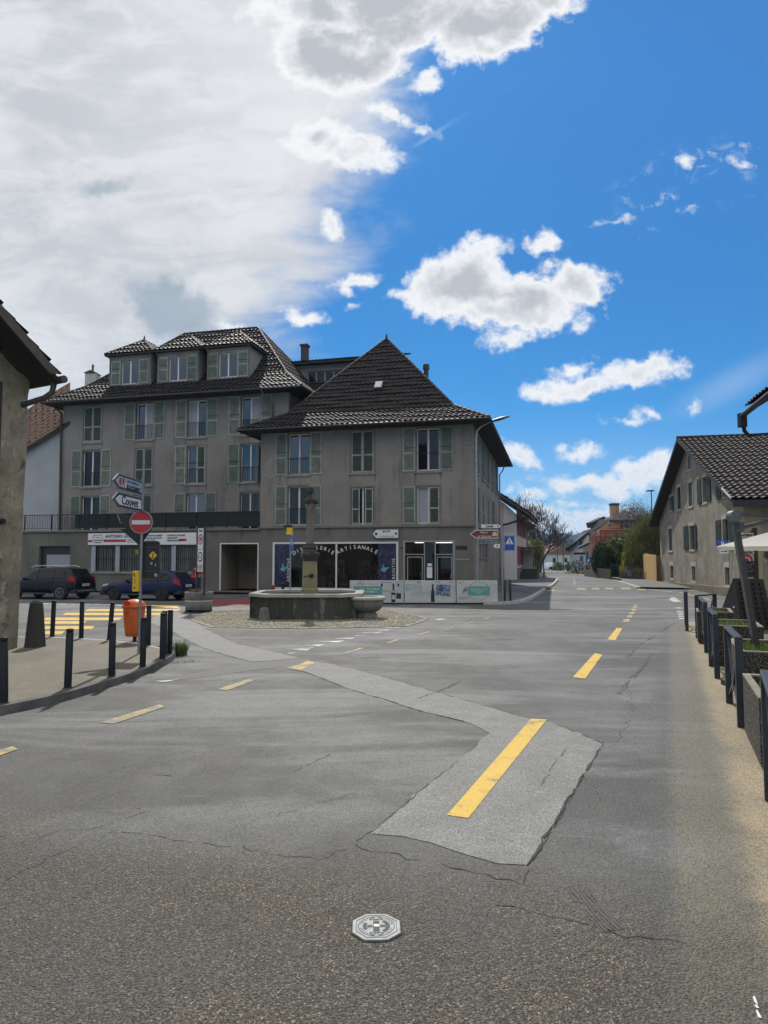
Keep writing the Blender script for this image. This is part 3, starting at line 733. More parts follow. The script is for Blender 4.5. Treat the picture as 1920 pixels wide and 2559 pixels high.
for l in ([(215, 1562), (245, 1565), (358, 1528), (345, 1523)], [(470, 1490), (490, 1493), (553, 1470), (540, 1467)], [(-40, 1630), (-20, 1640), (40, 1620), (28, 1614)], [(622, 1446), (648, 1449), (683, 1432), (665, 1428)]):
    mark(l, D, YELW)
for l in ([(1070, 300), (1095, 302), (1192, 270), (1168, 268)], [(1310, 242), (1335, 243), (1388, 222), (1368, 221)], [(1480, 196), (1500, 197), (1562, 178), (1545, 177)]): mark(l, C5, YELW)
for l in ([(935, 1335), (960, 1336), (1052, 1311), (1035, 1309)], [(1130, 1285), (1150, 1285), (1226, 1263), (1208, 1261)], [(1300, 1242), (1320, 1242), (1382, 1221), (1365, 1219)]): mark(l, C6, YELW)
for l in ([(480, 1121), (545, 1121), (555, 1105), (492, 1105)], [(757, 1110), (842, 1110), (845, 1092), (765, 1092)], [(903, 1107), (975, 1107), (975, 1091), (905, 1091)], [(1040, 1107), (1115, 1107), (1100, 1090), (1028, 1090)], [(1190, 1107), (1275, 1107), (1255, 1089), (1172, 1089)], [(1335, 1114), (1420, 1114), (1405, 1099), (1325, 1099)]):
    mark(l, C1b, YELW)
mark([(1430, 1108), (1440, 1104), (1660, 1127), (1660, 1133)], C1b, YELW)
mark([(130, 150), (150, 146), (430, 215), (420, 222)], C3b, YELW)
for i, (y_, xa, xb) in enumerate(((1160, 1230, 1560), (1193, 735, 1570), (1227, 540, 1420), (1269, 370, 1060), (1301, 290, 750), (1345, 300, 820), (1390, 300, 560))):
    h_ = 8 + i * 1.1; o_ = 28
    mark([(xa, y_ + h_), (xb - o_, y_ + h_), (xb, y_ - h_), (xa + o_, y_ - h_)], C4, YEL)
for l in ([(755, 300), (790, 301), (805, 293)], [(742, 275), (870, 283), (908, 265)], [(840, 254), (940, 258), (972, 249)], [(925, 235), (1045, 238), (1085, 226)], [(1008, 215), (1115, 219), (1155, 210)], [(1120, 200), (1190, 202), (1215, 196)], [(1165, 183), (1265, 187), (1295, 179)], [(1212, 169), (1315, 172), (1352, 165)], [(1278, 156), (1370, 158), (1405, 152)]):
    mark(l, C5, WHT)
mark([(20, 455), (60, 462), (165, 445), (130, 446)], C5, WHT)
mark([(1225, 1246), (1300, 1238), (1235, 1229), (1180, 1240)][::-1], lambda x, y: C6(x - 330, y), WHT)
for y_ in (292, 325, 340, 357, 372, 391):
    mark([(118 + (y_ - 322) * .28, y_ + 5), (170 + (y_ - 322) * .35, y_ + 5), (165 + (y_ - 322) * .35, y_ - 4), (116 + (y_ - 322) * .28, y_ - 4)], C3b, WHT)
mark([(40, 215), (90, 240), (165, 240), (130, 220), (110, 200), (70, 196)], C3b, WHT)
mark([(75, 1507), (75, 1509.5), (262, 1512), (450, 1521), (450, 1518.5), (262, 1509.5)], lambda x, y: (x, y), WHT)
mark([(640, 325), (650, 341), (655, 341), (646, 325)], lambda x, y: (1240 + (x) / 2.441, 1700 + y * 0 + 0), WHT) if False else None
for l in ([(1565, 1935), (1575, 1965), (1600, 1990), (1590, 1960), (1578, 1930)], [(1585, 2022), (1600, 2060), (1622, 2066), (1605, 2035), (1592, 2012)], [(1572, 1985), (1592, 2005), (1606, 2004), (1590, 1984)]):
    mark(l, lambda x, y: (1240 + x / 2.441, 1700 + y / 2.441), M('white_splash', (.6, .6, .58), .7, var=.1), .004, 'paint_splash')
mark([(522, 1500), (700, 1500), (700, 1513), (518, 1512)], lambda x, y: (x, y), REDP)

# ---- cracks
CR = M('crack_tar', (.018, .018, .018), .8, var=.2)
def crack(l, f, wd=.007, amp=.03):
    pts = [Vector(p) for p in gp(l, f)]; out = []
    for a, b in zip(pts[:-1], pts[1:]):
        k = max(2, int((b - a).length / .07)); pr = Vector((-(b - a).y, (b - a).x)).normalized()
        for q in range(k): out.append(a.lerp(b, q / k) + pr * random.uniform(-amp, amp))
    out.append(pts[-1]); mb = MB()
    for a, b in zip(out[:-1], out[1:]):
        pr = Vector((-(b - a).y, (b - a).x)).normalized() * wd * random.uniform(.3, 1)
        if random.random() < .12: continue
        mb.poly([(a.x - pr.x, a.y - pr.y, .0035), (b.x - pr.x, b.y - pr.y, .0035), (b.x + pr.x, b.y + pr.y, .0035), (a.x + pr.x, a.y + pr.y, .0035)])
    return struct(mb.build('road_crack', CR))
def seam(pts, wd=.006): 
    mb = MB()
    for a, b in zip(pts[:-1], pts[1:]):
        a, b = Vector(a[:2]), Vector(b[:2]); k = max(1, int((b - a).length / .12)); pr = Vector((-(b - a).y, (b - a).x)).normalized(); q0 = a
        for i in range(1, k + 1):
            q1 = a.lerp(b, i / k) + pr * random.uniform(-.012, .012) * (i < k); w_ = pr * wd * random.uniform(.3, 1.5)
            if random.random() > .18: mb.poly([(q0.x - w_.x, q0.y - w_.y, .0075), (q1.x - w_.x, q1.y - w_.y, .0075), (q1.x + w_.x, q1.y + w_.y, .0075), (q0.x + w_.x, q0.y + w_.y, .0075)])
            q0 = q1
    return struct(mb.build('road_crack', CR))
seam([tuple(p) for p in B1[:-1]], .007); seam([tuple(p) for p in B2[1:5]], .004); seam([tuple(p) for p in B2[9:11]], .008); seam([tuple(p) for p in B2[10:]], .006); seam([tuple(p) for p in B3], .005)
seam(stripA[:6], .006); seam(stripA[6:13], .006)
crack([(0, 720), (120, 650), (280, 580), (370, 540), (530, 570), (800, 605), (1020, 640), (1130, 590)], C4c, .004)
crack([(1130, 592), (1300, 630), (1480, 668), (1660, 715)], C4c, .006)
crack([(1130, 590), (1190, 545)], C4c, .004)
crack([(860, 525), (900, 490), (1010, 455), (1140, 425)], C4c, .003)
crack([(90, 585), (200, 540), (280, 545), (370, 520), (460, 485), (430, 470)], C4c, .003)
crack([(940, 355), (1055, 300)], C4c, .006, .005)
crack([(340, 360), (500, 310), (700, 270)], C4c, .003)
crack([(490, 365), (550, 370)], C4c, .006, .01)
X5 = lambda x, y: (1240 + x / 2.441, 1700 + y / 2.441)
crack([(0, 1365), (200, 1415), (340, 1450), (560, 1500), (780, 1560), (1250, 1612)], X5, .005)
crack([(165, 1245), (210, 1130), (400, 830), (650, 375)], X5, .005, .008)
crack([(700, 0), (800, 45), (830, 180), (760, 350), (720, 400)], X5, .004, .05)
crack([(520, 590), (620, 660), (640, 720), (590, 740)], X5, .003)
crack([(1355, 120), (1470, 65)], C4c, .008, .004)
crack([(410, 460), (740, 395)], C5, .006, .004); crack([(580, 465), (750, 430)], C5, .006, .004)
crack([(1000, 350), (1250, 320), (1600, 300)], C1b, .02, .05)
crack([(0, 1575), (190, 1580)], C1b, .03, .05)
# tyre scuffs
SC = M('rubber_scuff', (.06, .058, .056), .8, var=.3, vs_=30, space='World')
for k in range(6):
    l = [(410 + k * 34, 1250 + k * 8), (520 + k * 30, 1390 + k * 7), (650 + k * 26, 1540 - k * 4)]
    crack(l, X5, .012, .006).data.materials[0] = SC

def tyre(l, f, wd, amp=.01, n=3):
    for k in range(n):
        pts = smooth_open([Vector(p) for p in gp(l, f)], 3); mb = MB()
        for a, b in zip(pts[:-1], pts[1:]):
            if random.random() < .35: continue
            pr = Vector((-(b - a).y, (b - a).x)).normalized(); o_ = pr * (k * wd * 2.4 + random.uniform(-amp, amp)); q = pr * wd * random.uniform(.4, 1)
            mb.poly([(a.x + o_.x - q.x, a.y + o_.y - q.y, .0092), (b.x + o_.x - q.x, b.y + o_.y - q.y, .0092), (b.x + o_.x + q.x, b.y + o_.y + q.y, .0092), (a.x + o_.x + q.x, a.y + o_.y + q.y, .0092)])
        struct(mb.build('tyre_mark', SC2))
SC2 = M('tyre_mark_grey', (.085, .085, .085), .8, var=.4, vs_=50, space='World')
tyre([(1340, 1500), (1365, 1470), (1395, 1440), (1410, 1415)], D, .012)
tyre([(905, 1510), (960, 1490), (995, 1475)], D, .008, n=2)
tyre([(1170, 1700), (1195, 1655), (1225, 1620)], D, .004, n=2)
tyre([(1195, 1470), (1230, 1440), (1300, 1395)], lambda x, y: D(x + 160, y - 50), .012, n=2)

# ---- kerbs and pavements
def kerb_run(pts, h=.12, wdt=.15, mat=CONC, side=1, seg=1.0):
    """pts: road-side foot of the kerb; side=+1 puts the stone to the left of the run"""
    mb = MB(); pts = smooth_open(pts, 2) if len(pts) > 2 else [Vector(p) for p in pts]
    offs = []
    for i, p in enumerate(pts):
        d = (pts[min(i + 1, len(pts) - 1)] - pts[max(i - 1, 0)]).normalized(); offs.append(Vector((-d.y, d.x)) * wdt * side)
    for i in range(len(pts) - 1):
        a, b = pts[i], pts[i + 1]; ao, bo = a + offs[i], b + offs[i + 1]
        za, zb = zg(a.y), zg(b.y)
        v = [(a.x, a.y, za - .05), (b.x, b.y, zb - .05), (bo.x, bo.y, zb - .05), (ao.x, ao.y, za - .05), (a.x + offs[i].x * .12, a.y + offs[i].y * .12, za + h), (b.x + offs[i + 1].x * .12, b.y + offs[i + 1].y * .12, zb + h), (bo.x, bo.y, zb + h), (ao.x, ao.y, za + h)]
        mb.add(v, [(0, 1, 5, 4), (4, 5, 6, 7), (3, 2, 6, 7)] + ([(0, 4, 7, 3)] if i == 0 else []) + ([(1, 2, 6, 5)] if i == len(pts) - 2 else []))
    return struct(mb.build('kerb', mat)), [p + o for p, o in zip(pts, offs)]
KST = M('kerb_granite', (.10, .098, .09), .85, var=.3, vs_=3, bump=.3, grime=.5, space='World')
KSTL = M('light_kerb_granite', (.36, .35, .32), .85, var=.2, vs_=3, bump=.3, grime=.3, space='World')
kp = gp([(-90, 1110), (0, 1090), (200, 1050), (400, 1005), (600, 955), (800, 892), (1000, 830), (1200, 762), (1350, 690), (1440, 640), (1470, 595), (1450, 555)], C4b)
kp = [Vector(p) for p in kp]
_, inner = kerb_run(kp, .12, .16, KST, 1)
back_ = [G(*C4b(*p), .12) for p in [(1400, 540), (1330, 520), (1250, 505), (1000, 470), (700, 447), (300, 432), (100, 430)]]
bk = [Vector((p.x, p.y)) for p in back_]
_, inner2 = kerb_run([Vector(kp[-1])] + bk, .12, .12, KSTL, 1)
pv = [(p.x, p.y) for p in inner] + [(p.x, p.y) for p in inner2[1:]] + [(-11.5, 17.4), (-11.5, 6.5), (-6.2, 7.6)]
sheet('pavement', pv, PAVE, .118)
# left street pavement in front of the corner house
PL_ = [Vector(p) for p in ((4.4, 30.35), (5.6, 30.4), (6.75, 32.2), (8.3, 36.9), (10.4, 43.9))]
_, inn = kerb_run(PL_, .13, .22, KSTL, 1)
PL2 = [Vector(p) for p in ((11.2, 46.4), (12.2, 49.3), (13.4, 53.5), (15.4, 60.5), (16.6, 65.0), (16.5, 67.5), (14.8, 69.5))]
_, inn2 = kerb_run(PL2, .13, .22, KSTL, 1)
sheet('pavement', [(p.x, p.y) for p in inn] + [(10.9, 45.6)] + [(p.x, p.y) for p in inn2] + [(11, 69.5), (9.0, 58), (5.2, 37.4), (3.2, 37.2), (3.2, 31)], DARKASP, .115)
sheet('pavement_edge', [(6.0, 44.6), (10.9, 44.6), (11.2, 46.2), (6.3, 46.2)], PATCH, .122)
# pavement strip along the long facade
sheet('pavement', [(3.2, 35.9), (3.6, 37.1), (-8.5, 40.6), (-24, 44.2), (-24, 42.6), (-8.5, 38.9)], DARKASP, .10)
PR_ = [Vector(p) for p in ((16.6, 45.2), (17.3, 48.0), (18.3, 52.4), (19.0, 56.0))]
kerb_run(PR_, .14, .28, KSTL, -1)
sheet('pavement', [(16.9, 45.4), (17.6, 48.2), (18.6, 52.6), (19.3, 56.0), (21.0, 60.5), (22.4, 66.3), (24.3, 82.4), (24.7, 82.4), (23.6, 61.8), (22.9, 56.6), (21.4, 50.0), (19.7, 44.0)], asphalt('grey_pavement', 'worn'), .125)
sheet('verge', [(23.9, 78), (25.2, 88), (28.0, 105), (29.2, 105), (26, 86), (24.6, 78)], M('dry_grass_verge', (.22, .21, .10), .95, var=.4, vs_=2, space='World'), .03)

# ================================================================== CORNER HOUSE
A14 = R(14)
ho = thing('corner_house', 'grey rendered corner house with a pyramid-like tiled roof above a distillery shop', 'house', (4.85, 37.0, 0), -A14)
wins = [(-10.77, -9.46, 6.88, 9.28), (-6.93, -5.60, 6.88, 9.30), (-3.13, -1.84, 6.88, 9.26), (-10.77, -9.46, 3.93, 6.2), (-6.93, -5.60, 3.93, 6.03), (-3.13, -1.84, 3.93, 6.0)]
shop = (-11.68, -4.18, .23, 2.96); door = (-3.9, -1.03, .12, 3.01)
w_ = MB(); wall_holes(w_, -12.5, 0, 3.8, 9.55, wins)
side_w = []
for i in range(5):
    k = 1.5 + i * 3.3; side_w += [(k, k + 1.15, 6.9, 9.25)]
for k in (1.6, 5.0, 8.4, 12.0): side_w.append((k, k + 1.15, 4.0, 6.1))
small = [(1.3 + i * 1.75, 2.4 + i * 1.75, 2.05, 2.95) for i in range(4)]
wall_holes(w_, 0, 17.5, 0, 9.55, side_w + small, y=0, depth=-.22, axis='y')
w_.poly([(-12.5, 0, 0), (-12.5, 17.5, 0), (-12.5, 17.5, 9.55), (-12.5, 0, 9.55)]); w_.poly([(-12.5, 17.5, 0), (0, 17.5, 0), (0, 17.5, 9.55), (-12.5, 17.5, 9.55)])
w_.build('wall', WALL_G, ho)
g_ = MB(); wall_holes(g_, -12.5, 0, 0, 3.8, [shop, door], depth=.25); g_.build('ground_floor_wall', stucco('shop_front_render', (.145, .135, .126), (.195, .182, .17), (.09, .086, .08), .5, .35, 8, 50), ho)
b_ = MB(); b_.box(-12.5, .05, -.09, .0, 3.76, 3.86); b_.box(.0, .06, .0, 17.5, 3.76, 3.84); b_.build('string_course', LED, ho)
# shop interior
i_ = MB(); i_.box(-12.3, -.3, 5.2, 5.3, 0, 3.4); i_.box(-12.35, -12.25, .3, 5.2, 0, 3.4); i_.box(-.35, -.25, .3, 5.2, 0, 3.4); i_.box(-12.3, -.3, .3, 5.2, 3.05, 3.4); i_.box(-12.3, -.3, .26, 5.2, .1, .14); i_.box(-4.14, -3.94, .26, 3.5, .1, 3.1)
i_.build('shop_interior', M('interior_wall', (.20, .17, .14), .9, var=.2), ho)
sh_ = MB()
random.seed(3)
for sx_ in (-9.6, -7.3, -5.3):
    sh_.box(sx_, sx_ + 1.4, 3.2, 3.7, .14, 2.1, 0)
    for zz in (.6, 1.1, 1.6): 
        for q in range(9):
            xx = sx_ + .08 + q * .145; sh_.box(xx, xx + .07, 3.08, 3.16, zz, zz + random.uniform(.2, .34), random.choice((1, 2, 3)))
sh_.box(-10.6, -8.9, 1.4, 1.9, .14, .95, 0); sh_.box(-3.4, -1.5, 3.0, 3.5, .14, 1.1, 0)
sh_.build('shop_shelves', [M('shelf_wood', (.12, .08, .05), .7), M('bottle_dark', (.02, .05, .04), .2), M('label_pale', (.4, .38, .33), .6), M('bottle_amber', (.25, .14, .05), .3)], ho)
LAMP = M('fluorescent_tube', (.9, .9, .85), .5, var=0, emit=(1.0, .97, .85, 2.6))
for (xa, xb, yy) in ((-8.9, -7.9, 1.6), (-7.2, -6.3, 2.4), (-5.6, -5.1, 1.2), (-3.5, -3.0, 1.3), (-2.4, -1.4, 1.6)): MB().box(xa, xb, yy, yy + .06, 2.9, 2.94).build('ceiling_light', LAMP, ho)
f_ = MB(); x0, x1, z0, z1 = shop
f_.box(x0, x0 + .12, -.01, .1, z0, z1); f_.box(x1 - .12, x1, -.01, .1, z0, z1); f_.box(x0 + .12, x1 - .12, -.01, .1, z0, z0 + .12); f_.box(x0 + .12, x1 - .12, -.01, .1, z1 - .11, z1); f_.box(-7.84, -7.75, 0, .09, z0 + .12, z1 - .11)
sw = f_.build('shop_window', FRW, ho)
MB().box(x0 + .1, x1 - .1, .04, .05, z0 + .1, z1 - .1).build('pane', GL_S, sw)
LETW = M('white_lettering', (.62, .64, .62), .5, var=.05)
def scribble(par, x0, x1, z, h, y, mat=None):
    """writing too small to read: a row of letter-sized strokes"""
    mb = MB(); x = x0; rr = random.Random(int(abs(x0 * 977 + z * 311)))
    while x < x1:
        wd = h * rr.uniform(.35, .7)
        if rr.random() > .12:
            mb.box(x, x + wd * .3, y - .002, y, z - h / 2, z + h / 2); mb.box(x + wd * .3, x + wd * .8, y - .002, y, z + (h * .3 if rr.random() > .5 else -h * .5), z + (h * .5 if rr.random() > .5 else -h * .3))
        x += wd * 1.15
    return mb.build('small_print', mat or SGK, par)
def arc_text(s, xc, zc, rad, a0, a1, size, par):
    n = len(s)
    for i, ch in enumerate(s):
        if ch == ' ': continue
        a = R(a0 + (a1 - a0) * i / (n - 1)); text(ch, size, LETW, par, (xc + rad * math.sin(a), .03, zc + rad * math.cos(a)), (R(90), a, 0), bold=.004)
arc_text('DISTILLERIE', -9.17, .36, 2.3, -31, 30, .30, sw)
arc_text('ARTISANALE', -6.58, .36, 2.3, -29, 29, .30, sw)
def poster_mat(name, seed):
    m, t, b = base_mat(name); p = t.vm('ADD', t.new('ShaderNodeTexCoord').outputs['Object'], (seed, 0, seed * 2))
    n = t.noise(p, 1.6, 6, .6, 2.2); n2 = t.noise(p, 3.1, 5, .6, 1.5)
    c = t.mix(t.ss(n, .38, .6), (.008, .010, .03), (.028, .032, .085)); c = t.mix(t.ss(n2, .56, .66), c, (.065, .065, .15)); c = t.mix(t.ss(n2, .70, .76), c, (.08, .18, .20))
    t.put(b.inputs['Base Color'], c); b.inputs['Roughness'].default_value = .35; return m
for (xa, xb, sd) in ((-11.56, -10.55, 3), (-5.35, -4.3, 9)):
    p_ = MB().box(xa, xb, .034, .038, z0 + .12, z1 - .12).build('poster', poster_mat('purple_poster', sd), sw)
    text('ABSINTHE', .25, LETW, sw, ((xb - .15), .028, 1.35), (R(90), R(-90), 0), spacing=1.25)
gl = M('teal_print', (.10, .34, .36), .5, var=.3)
for xc in (-11.0, -5.0): MB().prism([(xc - .22, .029, 1.35), (xc + .02, .029, 1.25), (xc + .3, .029, 1.55), (xc + .02, .029, 1.50), (xc - .05, .029, 1.75), (xc - .12, .029, 1.5)], (0, .003, 0)).build('poster_motif', gl, sw)

# door
f_ = MB(); x0, x1, z0, z1 = door
f_.box(x0, x0 + .1, -.01, .1, z0, z1); f_.box(x1 - .1, x1, -.01, .1, z0, z1); f_.box(x0 + .1, x1 - .1, -.01, .1, z1 - .09, z1)
df = f_.build('shop_door', FRG, ho)
d_ = MB(); d_.box(-2.74, -2.68, .02, .09, z0, z1 - .1); d_.box(-2.14, -2.08, .02, .09, z0, z1 - .1); d_.box(x0 + .1, -2.74, .02, .09, 2.22, 2.27); d_.box(-2.08, x1 - .1, .02, .09, 2.22, 2.27)
for (a, b) in ((x0 + .22, -2.8), (-2.02, x1 - .14)):
    d_.box(a, a + .05, .0, .08, z0, 2.12); d_.box(b - .05, b, .0, .08, z0, 2.12); d_.box(a + .05, b - .05, .0, .08, 2.07, 2.12); d_.box(a + .05, b - .05, .0, .08, z0, z0 + .1)
d_.build('door_leaf', FRG, df); MB().box(x0 + .08, x1 - .08, .05, .06, z0, z1 - .08).build('pane', GL_S, df)
n_ = MB(); n_.box(-2.58, -2.28, .03, .035, .95, 1.55); n_.box(-2.55, -2.3, .03, .035, 1.6, 1.75); n_.build('notice', SGW, df)
MB().cyl((-2.9, -.05, 1.05), (-2.9, -.05, 1.25), .015).cyl((-1.25, -.05, .95), (-1.25, -.05, 1.15), .02).build('handle', GALV, df)
# upper windows
def open_pair(par, x0, x1, z0, z1, wd=.70, l=True, r=True, **k):
    if l: shutter(par, x0 - .08 - wd, x0 - .08, z0 - .02, z1 + .06, **k)
    if r: shutter(par, x1 + .06, x1 + .06 + wd, z0 - .02, z1 + .06, **k)
def closed_pair(par, x0, x1, z0, z1, gap=0, y=.02):
    xm = (x0 + x1) / 2
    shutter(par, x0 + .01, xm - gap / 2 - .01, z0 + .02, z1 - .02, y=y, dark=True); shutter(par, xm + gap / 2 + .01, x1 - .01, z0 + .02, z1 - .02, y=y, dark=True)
window(ho, *wins[0], rail=True, surround=LED); open_pair(ho, *wins[0])
window(ho, *wins[1], glass=GL_D, surround=LED); closed_pair(ho, *wins[1])
window(ho, *wins[2], surround=LED, glass=GL_D); open_pair(ho, *wins[2])
window(ho, *wins[3], rail=True, glass=GL_D, surround=LED); open_pair(ho, *wins[3])
window(ho, *wins[4], glass=GL_D, surround=LED)
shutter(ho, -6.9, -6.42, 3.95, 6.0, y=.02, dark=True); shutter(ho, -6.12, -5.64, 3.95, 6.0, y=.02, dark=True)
window(ho, *wins[5], glass=GL_D, surround=LED, curtain=1); shutter(ho, -3.91, -3.21, 3.92, 6.04); shutter(ho, -2.44, -1.86, 3.95, 5.98, y=.02, dark=True)
MB().box(-3.13, -1.84, .015, .03, 7.85, 7.875).build('railing', RAIL, ho)
for (a, b, c, d) in side_w[:5]:
    window(ho, a, b, c, d, y=-.2, axis='y', sill=False, glass=GL_B); shutter(ho, a - .62, a - .05, c, d + .05, y=.012, axis='y'); shutter(ho, b + .05, b + .62, c, d + .05, y=.012, axis='y')
    MB().box(-.02, .08, a - .1, b + .1, c - .1, c).build('sill', SILL, ho)
for i, (a, b, c, d) in enumerate(side_w[5:]):
    window(ho, a, b, c, d, y=-.2, axis='y', sill=False, glass=GL_D)
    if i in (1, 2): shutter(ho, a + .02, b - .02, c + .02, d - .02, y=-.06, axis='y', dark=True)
    else: shutter(ho, a - .62, a - .05, c, d + .05, y=.012, axis='y'); shutter(ho, b + .05, b + .62, c, d + .05, y=.012, axis='y')
for (a, b, c, d) in small: window(ho, a, b, c, d, y=-.2, axis='y', sill=False, glass=GL_D, frame=SHF, mull=1)
MB().box(-.02, .06, 1.0, 8.2, 1.95, 2.05).box(-.02, .05, 1.0, 8.2, 2.95, 3.1).build('window_band', LED, ho)
hip_roof(ho, -13.45, .98, -1.0, 18.5, 9.5, -6.25, -6.25, 5.7, 11.8, 16.4, TILE_D, sides='FR')
MB().cyl((-6.25, 5.7, 16.35), (-6.25, 5.7, 16.75), .12, .03, 8).build('finial', TILE_D, ho)
sk = MB(); sl = Vector((0, 4.69, 5.73)).normalized(); nn_ = Vector((0, -sl.z, sl.y)); c0_ = Vector((-5.93, 2.42, 12.45)) + nn_ * .09
def slope_rect(mb, c, hw, hh, th, mi=0):
    v = []
    for t_ in (0, th):
        for (i, j) in ((-1, -1), (1, -1), (1, 1), (-1, 1)): v.append(c + Vector((1, 0, 0)) * hw * i + sl * hh * j + nn_ * t_)
    mb.add(v, [(0, 1, 2, 3), (4, 5, 6, 7), (0, 1, 5, 4), (1, 2, 6, 5), (2, 3, 7, 6), (3, 0, 4, 7)], mi)
slope_rect(sk, c0_, .2, .28, .05); sk.build('skylight', M('skylight_glass', (.55, .58, .58), .2, var=.05), ho)
sk = MB(); slope_rect(sk, c0_ - nn_ * .03, .25, .33, .05); sk.build('skylight_frame', ZINC, ho)
c_ = MB(); c_.cyl((-4.4, 10, 13.5), (-4.4, 10, 15.4), .17, n=12); c_.cyl((-4.4, 10, 15.4), (-4.4, 10, 15.75), .24, .22, n=12); c_.build('chimney', DKPIPE, ho)
dp = MB(); dp.tube([(.45, 17.9, 9.3), (.3, 17.7, 8.9), (.12, 17.3, 8.6), (.1, 17.2, 0)], .05); dp.build('downpipe', ZINC, ho)
# stone mark and number plate
n_ = MB(); n_.box(-.95, -.35, -.03, .0, 2.52, 2.70); n_.build('name_plate', BLK, ho)
MB().box(-4.05, -3.93, -.02, 0, 2.55, 2.65).build('number_plate', SGK, ho)
st_ = MB(); st_.box(-1.0, -.25, -.02, 0, 1.95, 2.0)
for (a, b, c, d) in ((.85, 1.15, .35, 1.6), (3.3, 3.42, .3, 1.7)): st_.box(0, .03, a, b, c, d)
st_.build('repair_patch', M('pale_mortar', (.33, .32, .30), .9, var=.2), ho)
# cable loop
cb = MB(); pts = [(-.25 + .16 * math.cos(t_ * .5), -.03, 8.35 + .16 * math.sin(t_ * .5)) for t_ in range(14)]; cb.tube(pts, .018, 6); cb.tube([(-.42, -.03, 8.3), (-.42, -.03, 6.6)], .02, 6); cb.tube([(-.6, -.04, 10.2), (-.55, -.04, 8.4), (-.4, -.04, 8.3)], .025, 6)
cb.build('cable', GALV, ho)

# ================================================================== APARTMENT HOUSE (left wing)
ap = thing('apartment_house', 'long grey apartment house with three roof dormers above a walled ground floor terrace', 'apartment house', (4.85 - 12.5 * math.cos(A14), 37.0 + 12.5 * math.sin(A14), 0), -A14)
ox = 12.5   # local x = facade x + 12.5
pas = (-15.06 + ox, -12.56 + ox, .12, 2.93); gar = (-27.72 + ox, -25.4 + ox, .05, 2.79)
bays = [(-23.84 + ox, -22.12 + ox, 1.2, 2.77), (-21.80 + ox, -20.1 + ox, 1.2, 2.77), (-19.85 + ox, -18.24 + ox, 1.2, 2.77), (-17.95 + ox, -16.6 + ox, 1.2, 2.77)]
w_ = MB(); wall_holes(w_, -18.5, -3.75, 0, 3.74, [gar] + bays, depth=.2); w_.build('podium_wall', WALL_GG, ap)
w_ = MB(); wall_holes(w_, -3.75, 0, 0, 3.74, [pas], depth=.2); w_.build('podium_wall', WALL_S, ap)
t_ = MB(); t_.box(-18.5, 0, -.12, 2.5, 3.68, 3.80); t_.build('terrace_slab', LED, ap)
# passage
x0, x1, z0, z1 = pas
p_ = MB(); p_.poly([(x0, .2, z0), (x0, 2.6, z0), (x0, 2.6, 3.1), (x0, .2, 3.1)]); p_.poly([(x1, .2, z0), (x1, 2.6, z0), (x1, 2.6, 3.1), (x1, .2, 3.1)]); p_.poly([(x0, 2.6, z0), (x1, 2.6, z0), (x1, 2.6, 3.1), (x0, 2.6, 3.1)]); p_.poly([(x0, .2, 2.95), (x1, .2, 2.95), (x1, 2.6, 2.95), (x0, 2.6, 2.95)])
p_.build('passage', stucco('passage_render', (.24, .20, .13), (.29, .25, .17), (.17, .14, .1), .4, .2, 8, 50), ap)
p_ = MB(); p_.box(x0, x0 + .07, -.01, .08, z0, z1); p_.box(x1 - .07, x1, -.01, .08, z0, z1); p_.box(x0 + .07, x1 - .07, -.01, .08, z1 - .07, z1); p_.build('passage_frame', FRW, ap)
d_ = MB(); d_.box(x1 - .75, x1 - .69, 1.9, 1.98, z0, 2.35); d_.box(x1 - .06, x1, 1.9, 1.98, z0, 2.35); d_.box(x1 - .69, x1 - .06, 1.9, 1.98, 2.28, 2.35); d_.box(x1 - .69, x1 - .06, 1.9, 1.98, 1.2, 1.28); do = d_.build('door', BLK, ap)
MB().box(x1 - .69, x1 - .06, 1.93, 1.94, z0, 2.3).build('pane', M('frosted_pane', (.28, .30, .33), .3, var=.2, vs_=3), do)
mbx = MB()
for i in range(4):
    for j in range(4): mbx.box(x0 + .35 + i * .17, x0 + .5 + i * .17, 2.5, 2.59, 1.1 + j * .22, 1.3 + j * .22)
mbx.build('mailbox', M('mailbox_grey', (.16, .15, .13), .5), ap)
MB().box(x0 + 1.25, x0 + 1.62, 2.54, 2.58, 1.15, 1.75).build('poster', M('yellow_poster', (.55, .42, .05), .6), ap)
# terrace railing, open on the left and screened on the right
r_ = MB(); r_.box(-18.5, 0, -.06, -.02, 4.76, 4.80); r_.box(-18.5, 0, -.06, -.02, 3.90, 3.93)
x = -18.5
while x < 0: r_.box(x - .008, x + .008, -.05, -.03, 3.93, 4.76); x += .125
for i in range(10): r_.box(-18.4 + i * 2.03, -18.35 + i * 2.03, -.07, -.01, 3.80, 4.8)
r_.build('terrace_railing', RAIL, ap)
s_ = MB(); x = -12.6
while x < -.02: s_.box(x, min(x + .118, -.01), -.012 - .004 * (int(x * 8) % 2), .0, 3.92, 4.78); x += .125
s_.build('terrace_screen', RAILG, ap)
